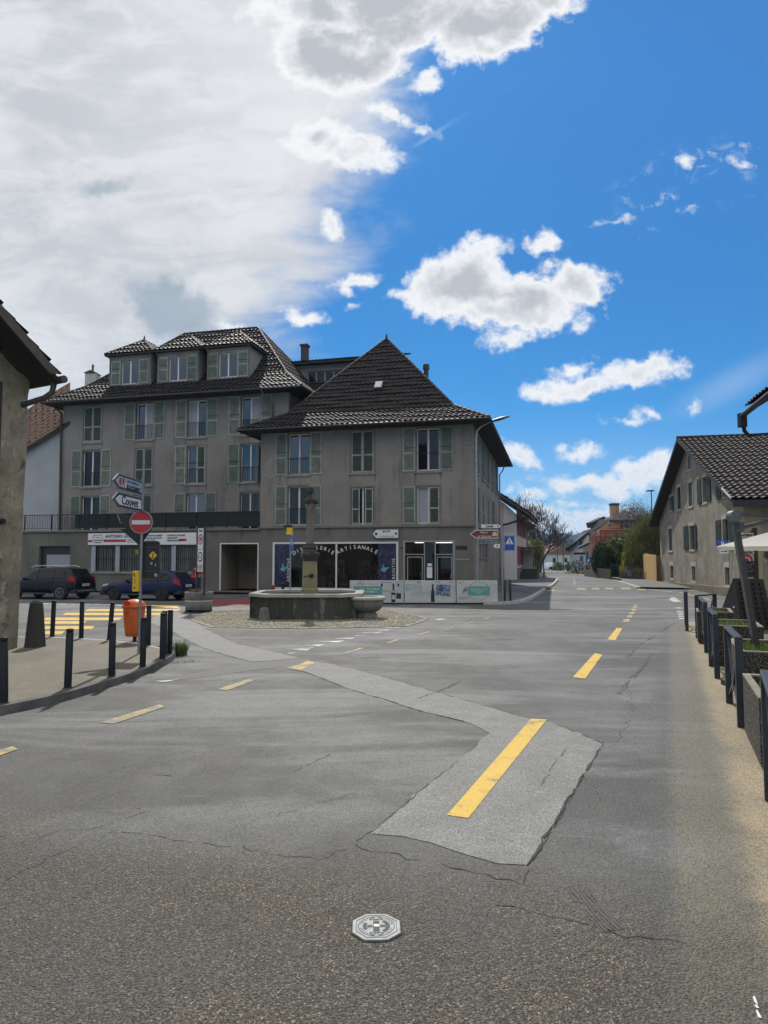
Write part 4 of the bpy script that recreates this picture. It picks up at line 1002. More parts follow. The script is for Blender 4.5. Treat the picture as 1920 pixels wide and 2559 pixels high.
# shop fascia of the ground floor tenant: grilles, bays, sign
for xx in (-23.84, -22.12 + .0, -20.1, -18.24, -16.6):
    MB().box(xx + ox - .0, xx + ox + .29, -.035, .03, 1.12, 2.79).build('bay_pillar', M('pale_blue_pillar', (.30, .32, .38), .7, var=.1), ap)
for b in bays:
    wv = window(ap, b[0] + .02, b[1], b[2], b[3], y=.13, glass=GL_D, mull=1, sill=True, frame=SHP)
    bl = MB(); n = 9
    for i in range(n): xa = b[0] + .1 + (b[1] - b[0] - .2) * i / n; bl.box(xa, xa + (b[1] - b[0]) / n * .55, .158, .162, b[2] + .08, b[3] - .08)
    bl.build('blind', M('dim_vertical_blind', (.15, .155, .14), .8), wv)
    g_ = MB(); k = int((b[1] - b[0]) / .13)
    for i in range(k + 1): xx = b[0] + (b[1] - b[0]) * i / k; g_.box(xx - .009, xx + .009, .03, .05, b[2], b[3])
    g_.box(b[0], b[1], .028, .052, 1.98, 2.02); g_.build('grille', RAIL, wv)
sgn = MB().box(-24.05 + ox, -16.55 + ox, -.11, -.04, 2.85, 3.57).build('shop_sign', SGW, ap)
SX = lambda t_: -t_ + ox
s_ = MB(); s_.box(SX(24.04), SX(23.72), -.114, -.11, 3.02, 3.16); s_.box(SX(22.95), SX(21.35), -.114, -.11, 3.02, 3.19); s_.box(SX(17.75), SX(17.2), -.114, -.11, 3.06, 3.20); s_.build('red_band', SGR, sgn)
lo = MB(); lo.tube([(SX(23.65), -.115, 3.45), (SX(23.1), -.115, 3.47), (SX(23.0), -.115, 3.3), (SX(23.1), -.115, 3.0), (SX(23.6), -.115, 3.02), (SX(23.68), -.115, 3.2), (SX(23.65), -.115, 3.45)], .014, 5); lo.build('emblem', SGK, sgn)
text('Antonio', .11, SGK, sgn, (SX(23.35), -.115, 3.32), shear=.3); text('GONZALEZ', .10, SGK, sgn, (SX(23.33), -.115, 3.14), shear=.2, bold=.004)
MB().box(SX(23.5), SX(23.15), -.118, -.112, 2.97, 3.02).build('emblem_bar', SGK, sgn)
text('ANTONIO GONZALEZ', .27, SGK, sgn, (SX(22.82), -.115, 3.37), align='LEFT', bold=.007, sx=.98)
scribble(sgn, SX(21.25), SX(20.5), 3.15, .07, -.115); scribble(sgn, SX(21.25), SX(20.3), 3.02, .06, -.115)
for i, (a, b) in enumerate((('CLOISONS LEGERES', 'PLAFONDS ACOUSTIQUES'), ('CARRELAGE LITHO', 'PAPIERS PEINTS'), ('ISOLATION', 'PEINTURE DECORATION'))):
    zz = 3.40 - i * .155
    text(a, .125, SGK, sgn, (SX(19.95), -.115, zz), align='LEFT', bold=.004); text('•', .125, SGK, sgn, (SX(18.62), -.115, zz)); text(b, .125, SGK, sgn, (SX(18.5), -.115, zz), align='LEFT', bold=.004, sx=.8)
ga = MB(); ga.box(gar[0] + .45, gar[1], .16, .2, gar[2], 2.25); ga.build('garage_door', M('grey_white_door', (.26, .27, .31), .6, var=.1), ap)
MB().box(gar[0], gar[1], .19, .22, gar[2], gar[3]).build('garage_recess', BLK, ap)
# upper storeys, set back behind the terrace
yo = 2.5
cols = {'A': (-26.65, -25.25), 'B': (-22.62, -21.32), 'C': (-18.80, -17.48), 'D': (-15.02, -13.72)}
rows = {3: (9.86, 12.28), 2: (6.83, 9.28), 1: (3.82, 6.18)}
hol = []
for c in cols.values():
    for r_ in rows.values(): hol.append((c[0] + ox, c[1] + ox, r_[0], r_[1]))
w_ = MB(); wall_holes(w_, -28.27 + ox, -11.78 + ox, 3.8, 12.5, hol, y=yo)
w_.poly([(-28.27 + ox, yo, 0), (-28.27 + ox, 13, 0), (-28.27 + ox, 13, 12.5), (-28.27 + ox, yo, 12.5)]); w_.poly([(-11.78 + ox, yo, 3.8), (-11.78 + ox, 13, 3.8), (-11.78 + ox, 13, 12.5), (-11.78 + ox, yo, 12.5)]); w_.poly([(-28.27 + ox, 13, 0), (-11.78 + ox, 13, 0), (-11.78 + ox, 13, 12.5), (-28.27 + ox, 13, 12.5)])
w_.build('wall', WALL_L, ap)
up = bpy.data.objects.new('upper_storeys', None); COL.objects.link(up)   # temporary frame at the set-back plane
up.parent = ap; up.location = (ox, yo, 0)
def wl(c, r, **k): a, b = cols[c]; z0, z1 = rows[r]; return window(up, a, b, z0, z1, surround=LED, **k)
def sl_(c, r, l=True, rr=True): a, b = cols[c]; z0, z1 = rows[r]; open_pair(up, a, b, z0, z1, .78, l, rr)
wl('A', 3, glass=GL_D); closed_pair(up, *cols['A'], *rows[3])
wl('B', 3, rail=True, curtain=2); sl_('B', 3)
wl('C', 3, rail=True, curtain=1); sl_('C', 3)
wl('D', 3, rail=True, curtain=2); sl_('D', 3)
wl('A', 2, rail=True, glass=GL_D); sl_('A', 2)
wl('B', 2, glass=GL_D); closed_pair(up, *cols['B'], *rows[2])
wl('C', 2, rail=True); sl_('C', 2, True, False); shutter(up, -18.1, -17.5, *rows[2], y=.02, dark=True)
wl('D', 2, rail=True); sl_('D', 2, True, False)
h_ = shutter(up, 0, .62, *rows[2], y=0, dark=True); h_.location = (-13.95, -.02, 0); h_.rotation_euler.z = R(-62)
wl('A', 1, glass=GL_D); sl_('A', 1); wl('B', 1, glass=GL_D); closed_pair(up, *cols['B'], *rows[1]); wl('C', 1); sl_('C', 1); wl('D', 1, glass=GL_D)
MB().box(-18.75, -17.53, .025, .03, 8.2, 8.23).build('cord', RAIL, up)
for ch in list(up.children): ch.parent = ap; ch.location = ch.location + Vector((ox, yo, 0))
bpy.data.objects.remove(up)
hip_roof(ap, -29.2 + ox, -10.6 + ox, 1.55, 15.5, 12.55, -22.7 + ox, -16.7 + ox, 8.5, 8.5, 18.95, TILE_D, vf=.23, sides='FRL')
# dormers
for (xa, xb) in ((-25.2, -22.0), (-21.5, -18.45), (-17.8, -14.8)):
    xa += ox; xb += ox; xm = (xa + xb) / 2; yf = 3.2
    wa, wb = xm - .72, xm + .62
    m_ = MB(); wall_holes(m_, xa, xb, 13.1, 15.95, [(wa, wb, 13.85, 15.5)], y=yf, depth=.15)
    for xx in (xa, xb): m_.poly([(xx, yf, 13.1), (xx, 7.0, 13.1), (xx, 7.0, 15.95), (xx, yf, 15.95)])
    dm = m_.build('dormer', WALL_L, ap)
    wn_ = window(dm, wa, wb, 13.85, 15.5, y=yf + .1, sill=False, glass=GL_B)
    shutter(dm, wa - .78, wa - .04, 13.83, 15.5, y=yf - .05, split=.5); shutter(dm, wb + .04, wb + .78, 13.83, 15.5, y=yf - .05, split=.5)
    e = .28; ze = 15.95; zp = 17.35; ya_ = yf - e; yp = yf + 1.5; yb = 7.2
    F = [(xa - e, ya_, ze), (xb + e, ya_, ze), (xm, yp, zp)]
    tile_face(F, TILE_D, dm); tile_face([(xa - e, yb, ze), (xa - e, ya_, ze), (xm, yp, zp), (xm, yb, zp)], TILE_D, dm); tile_face([(xb + e, ya_, ze), (xb + e, yb, ze), (xm, yb, zp), (xm, yp, zp)], TILE_D, dm)
    q = MB(); ridge(q, F[0], F[2], .09); ridge(q, F[1], F[2], .09); ridge(q, (xm, yp, zp), (xm, yb, zp), .09); q.cyl((xm, yp, zp), (xm, yp, zp + .35), .09, .02, 8); q.build('ridge_tiles', TILE_D, dm)
    MB().box(xa - e, xb + e, ya_, yb, ze - .12, ze - .02).build('soffit', SOFF, dm)
    for sx_ in (xa + .02, xb - .02): MB().tube([(sx_, ya_ + .02, ze - .1), (sx_, yf - .06, ze - .35), (sx_, yf - .06, 13.7)], .04, 8).build('downpipe', ZINC, dm)
# skylight, chimneys, downpipes
sl = Vector((0, 4.9, 5.25)).normalized(); nn_ = Vector((0, -sl.z, sl.y))
sk = MB(); slope_rect(sk, Vector((-19.2 + ox, 7.15, 17.5)) + nn_ * .12, .35, .22, .05); sk.build('skylight', MATS['skylight_glass'], ap)
dp = MB(); dp.tube([(-28.9 + ox, 2.3, 12.4), (-28.35 + ox, 2.4, 11.9), (-28.2 + ox, 2.38, 3.8)], .075); dp.build('downpipe', DKPIPE, ap)
dp = MB(); dp.tube([(-13.25 + ox, 1.6, 12.5), (-13.2 + ox, 1.75, 12.2), (-12.85 + ox, 2.4, 11.7), (-12.85 + ox, 2.42, 9.6)], .06); dp.build('downpipe', ZINC, ap)
# link block between the two roofs
lk = MB(); wall_holes(lk, -15.6 + ox, -6.5 + ox, 12.0, 16.45, [(-13.35 + ox, -10.0 + ox, 15.0, 15.85)], y=10, depth=.15); lk.poly([(-15.6 + ox, 10, 12), (-15.6 + ox, 15, 12), (-15.6 + ox, 15, 16.4), (-15.6 + ox, 10, 16.4)])
lo_ = lk.build('link_wall', WALL_L, ap); window(lo_, -13.35 + ox, -10.0 + ox, 15.0, 15.85, y=10.1, mull=4, glass=GL_D, sill=False, frame=SHF)
tile_face([(-15.9 + ox, 9.5, 16.45), (-6.0 + ox, 9.5, 16.45), (-6.0 + ox, 12.5, 17.35), (-15.9 + ox, 12.5, 17.35)], TILE_D, lo_)
MB().box(-15.9 + ox, -6.0 + ox, 9.5, 10, 16.3, 16.43).build('soffit', SOFF, lo_)
tile_face([(-12.2 + ox, 5.0, 11.8), (-7 + ox, 5.0, 11.8), (-7 + ox, 9.98, 15.0), (-14.8 + ox, 9.98, 15.0)], TILE_D, lo_)
c_ = MB(); c_.box(-14.05 + ox, -13.58 + ox, 10.4, 10.9, 16.3, 17.95); c_.box(-14.12 + ox, -13.5 + ox, 10.33, 10.97, 17.95, 18.1); c_.build('chimney', M('brown_chimney', (.06, .045, .04), .8), ap)

STN = M('rain_stain', (.115, .108, .10), .95, var=.35, vs_=9, spec=.1)
def stain(par, xc, zt, wd, ln, y=-.004):
    mb = MB(); x = xc - wd / 2; rr = random.Random(int(abs(xc * 131 + zt * 17)))
    while x < xc + wd / 2:
        w2 = rr.uniform(.012, .035); l2 = ln * rr.uniform(.25, 1)
        if rr.random() < .55: mb.poly([(x, y, zt), (x + w2, y, zt), (x + w2 * .7, y, zt - l2 * .7), (x + w2 * .5, y, zt - l2), (x + w2 * .3, y, zt - l2 * .7)])
        x += w2 * 1.3
    return mb.build('rain_stain', STN, par)
for q in wins[:6]:
    for e in (q[0] - .06, q[1] + .06): stain(ho, e, q[2] - .13, .13, .75)
for c in cols.values():
    for r_ in (3, 2):
        for e in (c[0] + ox - .06, c[1] + ox + .06): stain(ap, e, rows[r_][0] - .13, .12, .65, yo - .004)
for xx_ in (-11.9, -8.2, -4.0, -.4): stain(ho, xx_, 3.76, .35, .7)
for xx_ in (-10.2, -7.4, -5.1, -2.9, -1.2): stain(ap, xx_, 3.66, .4, .8)

# ---- signs fixed to the corner house
bs = thing('wall_sign', 'white arrow-shaped advertising board pointing left above the shop window of the corner house', 'sign', tuple(ho.location), -A14)
m_ = MB(); m_.prism([(-5.62, -.13, 3.39), (-5.42, -.13, 3.62), (-4.16, -.13, 3.62), (-4.16, -.13, 3.16), (-5.42, -.13, 3.16)], (0, .03, 0)); m_.build('panel', SGW, bs)
text('BOVET', .14, SGK, bs, (-4.82, -.135, 3.52), bold=.005, spacing=1.1); scribble(bs, -5.2, -4.4, 3.25, .07, -.133, SGG)
MB().cyl((-5.42, -.13, 3.39), (-5.42, -.136, 3.39), .075).cyl((-4.28, -.13, 3.40), (-4.28, -.136, 3.40), .065).build('emblem', SGK, bs)

# ================================================================== STREET LAMP AT THE CORNER
lp = thing('street_lamp', 'grey street lamp with a curved bracket standing at the corner of the corner house', 'street lamp', (4.98, 36.55, 0))
lp_h = 9.0
m_ = MB(); m_.tube([(0, 0, 0), (0, 0, 3), (0, 0, lp_h - .5), (.05, -.02, lp_h - .1), (.25, -.1, lp_h + .12), (.5, -.2, lp_h + .22), (.8, -.3, lp_h + .38)], [.075, .07, .055, .05, .045, .04, .035], 12); m_.build('pole', GALV, lp)
m_ = MB(); 
hd = []
for i in range(9):
    t_ = i / 8; hd.append(((.70 + 1.02 * t_, -.28 - .25 * t_, lp_h + .36 + .24 * t_), .04 + .19 * math.sin(math.pi * (t_ * .9 + .06)) ** .8))
v = []; n = 12
for (p, r) in hd:
    for k in range(n): an = 2 * math.pi * k / n; v.append((p[0] - .38 * r * math.cos(an), p[1] + .9 * r * math.cos(an), p[2] + .42 * r * math.sin(an)))
f = [(i * n + k, i * n + (k + 1) % n, (i + 1) * n + (k + 1) % n, (i + 1) * n + k) for i in range(8) for k in range(n)]
m_.add(v, f, 0, True); m_.add(v, [tuple(range(n)), tuple(range(8 * n, 9 * n))]); m_.build('lamp_head', M('lamp_grey', (.10, .10, .11), .45, .3), lp)

# ================================================================== FOUNTAIN
ft = thing('fountain', 'old stone village fountain with octagonal basin, round side bowl and tall ball-topped column', 'fountain', (-2.70, 24.75, .012), 0)
def octo(hw, hd_, ch): return [(-hw, -hd_ + ch), (-hw + ch, -hd_), (hw - ch, -hd_), (hw, -hd_ + ch), (hw, hd_ - ch), (hw - ch, hd_), (-hw + ch, hd_), (-hw, hd_ - ch)]
def ring_wall(mb, po, pi, z0, z1):
    n = len(po)
    for i in range(n):
        j = (i + 1) % n; mb.poly([(*po[i], z0), (*po[j], z0), (*po[j], z1), (*po[i], z1)]); mb.poly([(*pi[i], z0), (*pi[j], z0), (*pi[j], z1), (*pi[i], z1)])
        mb.poly([(*po[i], z1), (*po[j], z1), (*pi[j], z1), (*pi[i], z1)]); mb.poly([(*po[i], z0), (*po[j], z0), (*pi[j], z0), (*pi[i], z0)])
HWf, HDf, CHf = 1.92, 1.68, .68
m_ = MB(); ring_wall(m_, octo(HWf - .02, HDf - .02, CHf), octo(HWf - .22, HDf - .22, CHf - .1), 0, .74); ring_wall(m_, octo(HWf + .02, HDf + .02, CHf), octo(HWf - .2, HDf - .2, CHf - .1), 0, .10)
bo = m_.build('basin', STONE_D, ft, bevel=.012)
m_ = MB(); ring_wall(m_, octo(HWf + .05, HDf + .05, CHf), octo(HWf - .25, HDf - .25, CHf - .1), .735, .84); rimo = m_.build('basin_rim', RIM, ft, bevel=.02)
m_ = MB(); 
for i in range(8):
    a = Vector(octo(HWf + .0, HDf + .0, CHf)[i]); d = Vector((0, 0)) 
    m_.cyl((a.x * .985, a.y * .985, 0), (a.x * .985, a.y * .985, .735), .05, n=8)
m_.build('corner_pilaster', STONE_D, ft)
MB().poly([(p[0], p[1], .66) for p in octo(HWf - .21, HDf - .21, CHf - .1)]).build('water', WATER, ft)
cx_ = .02
m_ = MB(); s = .30
def sq(mb, prof, cx, cy, rot=0.12, n=4):
    v = []
    for (r, z) in prof:
        for i in range(4): an = math.pi / 4 + math.pi / 2 * i + rot; v.append((cx + r * 1.414 * math.cos(an), cy + r * 1.414 * math.sin(an), z))
    for j in range(len(prof) - 1):
        mb.add(v[j * 4:(j + 2) * 4], [(i, (i + 1) % 4, 4 + (i + 1) % 4, 4 + i) for i in range(4)])
    mb.add(v[-4:], [(0, 1, 2, 3)])
ROT = .42
sq(m_, [(.245, .3), (.245, .92), (.222, .97), (.208, 1.9), (.208, 1.95)], cx_, 0, ROT); m_.build('pedestal', STONE_Y, ft, bevel=.015)
m_ = MB(); sq(m_, [(.212, 1.93), (.225, 1.98), (.265, 2.10), (.285, 2.14), (.285, 2.24), (.22, 2.26)], cx_, 0, ROT); m_.lathe([(.26, 2.25), (.24, 2.32), (.18, 2.38), (.22, 2.42), (.21, 2.46), (.16, 2.5), (.165, 2.56)], (cx_, 0, 0), 20); m_.build('pedestal_cap', STONE_D, ft, bevel=.008)
prof = [(.15, 2.5), (.158, 2.6), (.155, 3.1), (.138, 3.60), (.138, 3.64), (.155, 3.67), (.145, 3.70), (.165, 3.80), (.20, 3.92), (.215, 4.02)]
v = []; n = 32
for (r, z) in prof:
    for i in range(n): an = 2 * math.pi * i / n; rr = r * (1 - (.09 if i % 4 < 2 else 0)); v.append((cx_ + rr * math.cos(an), rr * math.sin(an), z))
m_ = MB().add(v, [(j * n + i, j * n + (i + 1) % n, (j + 1) * n + (i + 1) % n, (j + 1) * n + i) for j in range(len(prof) - 1) for i in range(n)], 0, False); m_.build('column_shaft', STONE_G, ft)
m_ = MB(); sq(m_, [(.17, 4.0), (.205, 4.03), (.215, 4.05), (.215, 4.14), (.20, 4.16), (.15, 4.17)], cx_, 0, ROT); m_.lathe([(.19, 4.16), (.13, 4.25), (.06, 4.33), (.055, 4.36), (.09, 4.4), (.12, 4.46), (.125, 4.53), (.11, 4.59), (.07, 4.64), (.02, 4.66)], (cx_, 0, 0), 24); m_.build('ball_finial', STONE_D, ft)
an = -math.pi / 2 + ROT - math.pi / 2 + math.pi / 2
nx, ny = math.sin(ROT) * .0 - math.sin(.42) * 1, -math.cos(.42)
m_ = MB(); c_p = Vector((cx_ + nx * -.02, 0, 1.42)); fr = Vector((math.sin(ROT), -math.cos(ROT), 0)) * .215 + Vector((cx_, 0, 0))
m_.cyl((fr.x, fr.y, 1.42), (fr.x + math.sin(ROT) * .06, fr.y - math.cos(ROT) * .06, 1.42), .085, .06, n=14)
m_.tube([(fr.x, fr.y, 1.42), (fr.x - .12, fr.y - .22, 1.42), (fr.x - .22, fr.y - .34, 1.40), (fr.x - .24, fr.y - .36, 1.35)], .022, 8); m_.build('spout', BLK, ft)
# round bowl
m_ = MB(); bc = (2.10, -.92, 0)
m_.lathe([(.36, 0), (.37, .12), (.30, .18), (.42, .24), (.55, .36), (.585, .5), (.59, .62)], bc, 36); m_.build('side_bowl', STONE_G, ft)
m_ = MB(); m_.lathe([(.57, .60), (.63, .61), (.66, .65), (.65, .70), (.61, .73), (.50, .735), (.47, .72), (.46, .64)], bc, 36, sx=1.0); m_.build('side_bowl_rim', RIM, ft)
MB().lathe([(.1, .635), (.47, .64)], bc, 24).build('side_bowl_water', WATER, ft)
g = G(661, 1549)
m_ = MB(); m_.lathe([(.20, 0), (.19, .12), (.165, .28), (.15, .36), (.10, .40), (.03, .41)], (0, 0, 0), 12, sx=1, sy=.9)
so = m_.build('guard_stone', STONE_G, None, loc=(g.x, g.y, .01)); tag(so, 'small round-topped guard stone at the left foot of the fountain basin', 'guard stone')

# ================================================================== CONCRETE ADVERTISING BARRIERS
PW = M('barrier_white', (.50, .51, .51), .7, var=.08, vs_=2, grime=.25)
TEAL = M('teal_banner', (.10, .32, .29), .6, var=.08)
def barrier(x0, x1, label, art):
    t = thing('barrier_panel', label, 'barrier', ((x0 + x1) / 2, 30.55, 0), 0, 'printed barrier panels in front of the shop')
    w2 = (x1 - x0) / 2
    m_ = MB(); m_.box(-w2, w2, -.02, .04, .07, 1.06); m_.build('printed_panel', PW, t, bevel=.012)
    m_ = MB(); m_.box(-w2 + .03, w2 - .03, -.05, .14, .0, .07); m_.box(-w2, -w2 + .05, .04, .1, 0, 1.0); m_.box(w2 - .05, w2, .04, .1, 0, 1.0)
    for k in range(4): m_.box(-w2 + .3 + k * (x1 - x0 - .6) / 3 - .05, -w2 + .3 + k * (x1 - x0 - .6) / 3 + .05, -.06, -.02, .02, .06)
    m_.build('base_rail', BLK, t); art(t, w2)
YF = -.022
def leafy(t, xc, zc, n=7, r=.12, ang0=0, span=180, mat=SGG, ln=.09):
    m_ = MB()
    for i in range(n):
        a = R(ang0 + span * i / max(1, n - 1)); p = Vector((xc + r * math.cos(a), YF - .002, zc + r * .8 * math.sin(a))); d = Vector((math.cos(a), 0, math.sin(a))); q = Vector((-d.z, 0, d.x)) * .012
        m_.poly([p - q, p + d * ln * .5 - q * 1.6, p + d * ln, p + d * ln * .5 + q * 1.6, p + q])
    m_.build('leaf_motif', mat, t)
def art1(t, w2):
    MB().box(-w2 + .18, w2 - .95, YF - .004, YF, .42, .80).build('banner', TEAL, t)
    scribble(t, -w2 + .45, w2 - 1.1, .68, .07, YF - .005, LETW); scribble(t, -w2 + .5, w2 - 1.2, .56, .07, YF - .005, LETW)
    leafy(t, -w2 + .45, .88, 6, .05); scribble(t, -w2 + .6, -w2 + 1.2, .9, .06, YF, SGG); scribble(t, w2 - 1.0, w2 - .5, .97, .035, YF); scribble(t, w2 - .3, w2 - .08, .99, .035, YF)
    m_ = MB(); xb = w2 - .46; m_.box(xb - .09, xb + .09, YF - .004, YF, .10, .62); m_.box(xb - .035, xb + .035, YF - .004, YF, .62, .92); m_.box(w2 - 1.02, w2 - .93, YF - .004, YF, .8, .92); m_.box(w2 - .28, w2 - .2, YF - .004, YF, .8, .92); m_.build('bottle_picture', SGK, t)
    m_ = MB(); m_.bar((w2 - .95, YF - .006, .63), (w2 - .1, YF - .006, .52), .002, .09, up=(0, 0, 1)); m_.build('ribbon', M('pale_teal', (.30, .42, .42), .6), t)
    m_ = MB(); m_.box(w2 - .33, w2 - .12, YF - .004, YF, .25, .5); m_.build('small_picture', SBACK, t)
    m_ = MB(); m_.box(xb - .07, xb + .07, YF - .008, YF - .004, .22, .42); m_.build('bottle_label', PW, t)
def art2(t, w2):
    m_ = MB()
    for i in range(4): z = .86 - i * .085; m_.bar((-w2 + .08, YF - .003, z + .03), (-w2 + .75, YF - .003, z - .03), .004, .02)
    m_.bar((-w2 + .08, YF - .003, .9), (-w2 + .1, YF - .003, .6), .02, .004, up=(0, 1, 0)); m_.bar((-w2 + .74, YF - .003, .84), (-w2 + .72, YF - .003, .54), .02, .004, up=(0, 1, 0))
    for z in (.44, .53): m_.bar((-w2 + .3, YF - .003, z - .04), (w2 - 1.05, YF - .003, z + .03), .004, .02)
    m_.build('line_drawing', M('teal_line', (.16, .34, .38), .6), t)
    m_ = MB(); xb = w2 - 1.02; m_.box(xb - .08, xb + .08, YF - .004, YF, .10, .6); m_.box(xb - .05, xb + .05, YF - .004, YF, .6, .7); m_.box(xb - .035, xb + .035, YF - .004, YF, .7, .9); m_.build('bottle_picture', SGK, t)
    m_ = MB(); m_.prism([(w2 - .92, YF - .004, .38), (w2 - .22, YF - .004, .31), (w2 - .17, YF - .004, .89), (w2 - .87, YF - .004, .91)], (0, .003, 0)); m_.build('picture_frame', M('pale_frame', (.40, .43, .46), .6), t)
    mt, tt, bb = base_mat('blue_picture'); n = tt.noise(tt.new('ShaderNodeTexCoord').outputs['Object'], 7, 6, .65); tt.put(bb.inputs['Base Color'], tt.mix(tt.ss(n, .4, .62), (.02, .04, .10), (.20, .32, .42)))
    m_ = MB(); m_.prism([(w2 - .89, YF - .007, .42), (w2 - .27, YF - .007, .36), (w2 - .23, YF - .007, .86), (w2 - .85, YF - .007, .88)], (0, .002, 0)); m_.build('picture', mt, t)
    leafy(t, -w2 + .62, .93, 5, .04, 20, 120); leafy(t, w2 - .8, .93, 4, .05, 20, 120); scribble(t, w2 - .35, w2 - .12, .98, .04, YF)
def art3(t, w2):
    MB().box(-w2 + .5, w2 - .35, YF - .004, YF, .40, .80).build('banner', TEAL, t)
    for z, k in ((.68, .12), (.59, .16), (.5, .3)): scribble(t, -w2 + .5 + k, w2 - .35 - k, z, .045, YF - .005, LETW)
    leafy(t, .08, .60, 11, .44, 10, 160, SGG, .12); leafy(t, .08, .60, 8, .44, 200, 140, SGG, .12); scribble(t, -w2 + .08, -w2 + .3, .95, .035, YF); scribble(t, -w2 + .06, -w2 + .6, .29, .05, YF, SGG); scribble(t, -w2 + .1, -w2 + .35, .23, .04, YF, SGG)
    m_ = MB(); m_.bar((-w2 + .3, YF - .003, .5), (-w2 + .36, YF - .003, .76), .03, .004, up=(0, 1, 0)); m_.bar((-w2 + .4, YF - .003, .52), (-w2 + .44, YF - .003, .78), .03, .004, up=(0, 1, 0)); m_.bar((-w2 + .28, YF - .003, .6), (-w2 + .5, YF - .003, .64), .004, .03); m_.build('emblem', SBACK, t)
xx = lambda p: (p - 960) / FPX * 30.55
barrier(xx(875), xx(1009), 'white printed barrier with teal banner and bottle picture, directly behind the round side bowl', art1)
barrier(xx(1011.5), xx(1138), 'white printed barrier with a tilted blue picture and dark bottle, standing before the shop door', art2)
barrier(xx(1140.5), xx(1242), 'white printed barrier with a centred teal banner in a leaf wreath, nearest the sign post', art3)

# ================================================================== SIGN POSTS
def arrow_board(t, x0, x1, z0, z1, left, face, border, lw=.03, y=0.0, tip=None, th=.025):
    h = z1 - z0; tp = tip or h * .5; zm = (z0 + z1) / 2
    P = [(x0, y, zm), (x0 + tp, y, z1), (x1, y, z1), (x1, y, z0), (x0 + tp, y, z0)] if left else [(x1, y, zm), (x1 - tp, y, z0), (x0, y, z0), (x0, y, z1), (x1 - tp, y, z1)]
    b = MB().prism(P, (0, th, 0)).build('sign_board', border, t)
    c = Vector(((x0 + x1) / 2 + (tp * .3 if left else -tp * .3), y, zm)); Q = []
    for p in P:
        p = Vector(p); d = p - c; Q.append((c.x + d.x * (1 - lw * 2 / (x1 - x0)), y - .004, c.z + d.z * (1 - lw * 2 / h)))
    MB().prism(Q, (0, .003, 0)).build('sign_face', face, b)
    return b
sp = thing('sign_post', 'sign post carrying direction arrows and a blue pedestrian crossing sign before the corner house', 'sign post', (xx(1255), 30.55, 0.1), 0)
zz = lambda y, Y=30.55: HC + (1392 - y) / FPX * Y - .1
X_ = lambda p: (p - 1255) / FPX * 30.55
MB().cyl((0, 0, 0), (0, 0, zz(1302)), .038, n=12).build('pole', GALV, sp)
b = arrow_board(sp, X_(1201.5), X_(1254), zz(1321), zz(1309.5), False, SGW, SGK, .02, -.05); text('Landi', .15, SGK, b, (X_(1223), -.056, zz(1315.4)), bold=.006); MB().cyl((X_(1245), -.055, zz(1315)), (X_(1245), -.06, zz(1315)), .035).build('emblem', SGK, b)
b = arrow_board(sp, X_(1174.5), X_(1244), zz(1345.5), zz(1324.5), True, SGBR, SGW, .03, -.06, .26)
text('Maison', .125, SGW, b, (X_(1209), -.068, zz(1331)), shear=.3); text("de l'Absinthe", .125, SGW, b, (X_(1210), -.068, zz(1340.5)), shear=.3, sx=.95)
m_ = MB(); a, c = X_(1230), X_(1241.5); m_.prism([(a, -.069, zz(1340)), (c, -.069, zz(1340)), (c, -.069, zz(1333)), ((a + c) / 2, -.069, zz(1328)), (a, -.069, zz(1333))], (0, .002, 0)); m_.build('house_symbol', M('cream', (.5, .46, .33), .5), b)
b = arrow_board(sp, X_(1189.5), X_(1246), zz(1360), zz(1348.5), False, SGG, SGK, .012, -.05); text('ETEL SA', .15, SGK, b, (X_(1211), -.056, zz(1354.5)), bold=.004); MB().cyl((X_(1234), -.055, zz(1353)), (X_(1234), -.06, zz(1353)), .035).build('emblem', SGK, b)
b = arrow_board(sp, X_(1229.5), X_(1249.5), zz(1371), zz(1358), True, SGW, SGK, .02, -.075); MB().cyl((X_(1242), -.08, zz(1364.5)), (X_(1242), -.086, zz(1364.5)), .035).build('emblem', SGK, b)
def cross_sign(t, x0, x1, z0, z1, y):
    b = MB().box(x0, x1, y, y + .02, z0, z1).build('crossing_sign', SGB, t, bevel=.01)
    e = .018; m_ = MB()
    for q in ((x0 + e, x1 - e, z0 + e, z0 + e + .012), (x0 + e, x1 - e, z1 - e - .012, z1 - e), (x0 + e, x0 + e + .012, z0 + e, z1 - e), (x1 - e - .012, x1 - e, z0 + e, z1 - e)): m_.box(q[0], q[1], y - .003, y, q[2], q[3])
    w = x1 - x0; cx = (x0 + x1) / 2; zb = z0 + (z1 - z0) * .43; zt = z0 + (z1 - z0) * .88
    m_.prism([(cx - w * .36, y - .003, zb), (cx + w * .36, y - .003, zb), (cx, y - .003, zt)], (0, .002, 0)); m_.build('white_triangle', SGW, b)
    k = MB(); h = zt - zb; yy = y - .005
    k.cyl((cx, yy, zb + h * .66), (cx, yy + .001, zb + h * .66), h * .06, n=8); k.bar((cx, yy, zb + h * .6), (cx + w * .01, yy, zb + h * .32), .001, w * .07, up=(1, 0, 0)); k.bar((cx, yy, zb + h * .35), (cx - w * .07, yy, zb + h * .1), .001, w * .035, up=(1, 0, 0)); k.bar((cx, yy, zb + h * .35), (cx + w * .08, yy, zb + h * .12), .001, w * .035, up=(1, 0, 0)); k.bar((cx - w * .07, yy, zb + h * .4), (cx + w * .08, yy, zb + h * .5), .001, w * .03)
    for i in range(5): k.box(cx - w * .28 + i * w * .12, cx - w * .23 + i * w * .12, yy, yy + .001, zb + h * .02, zb + h * .12)
    k.build('walking_figure', SGK, b)
    return b
cross_sign(sp, X_(1258.5), X_(1287), zz(1377), zz(1338), -.045)
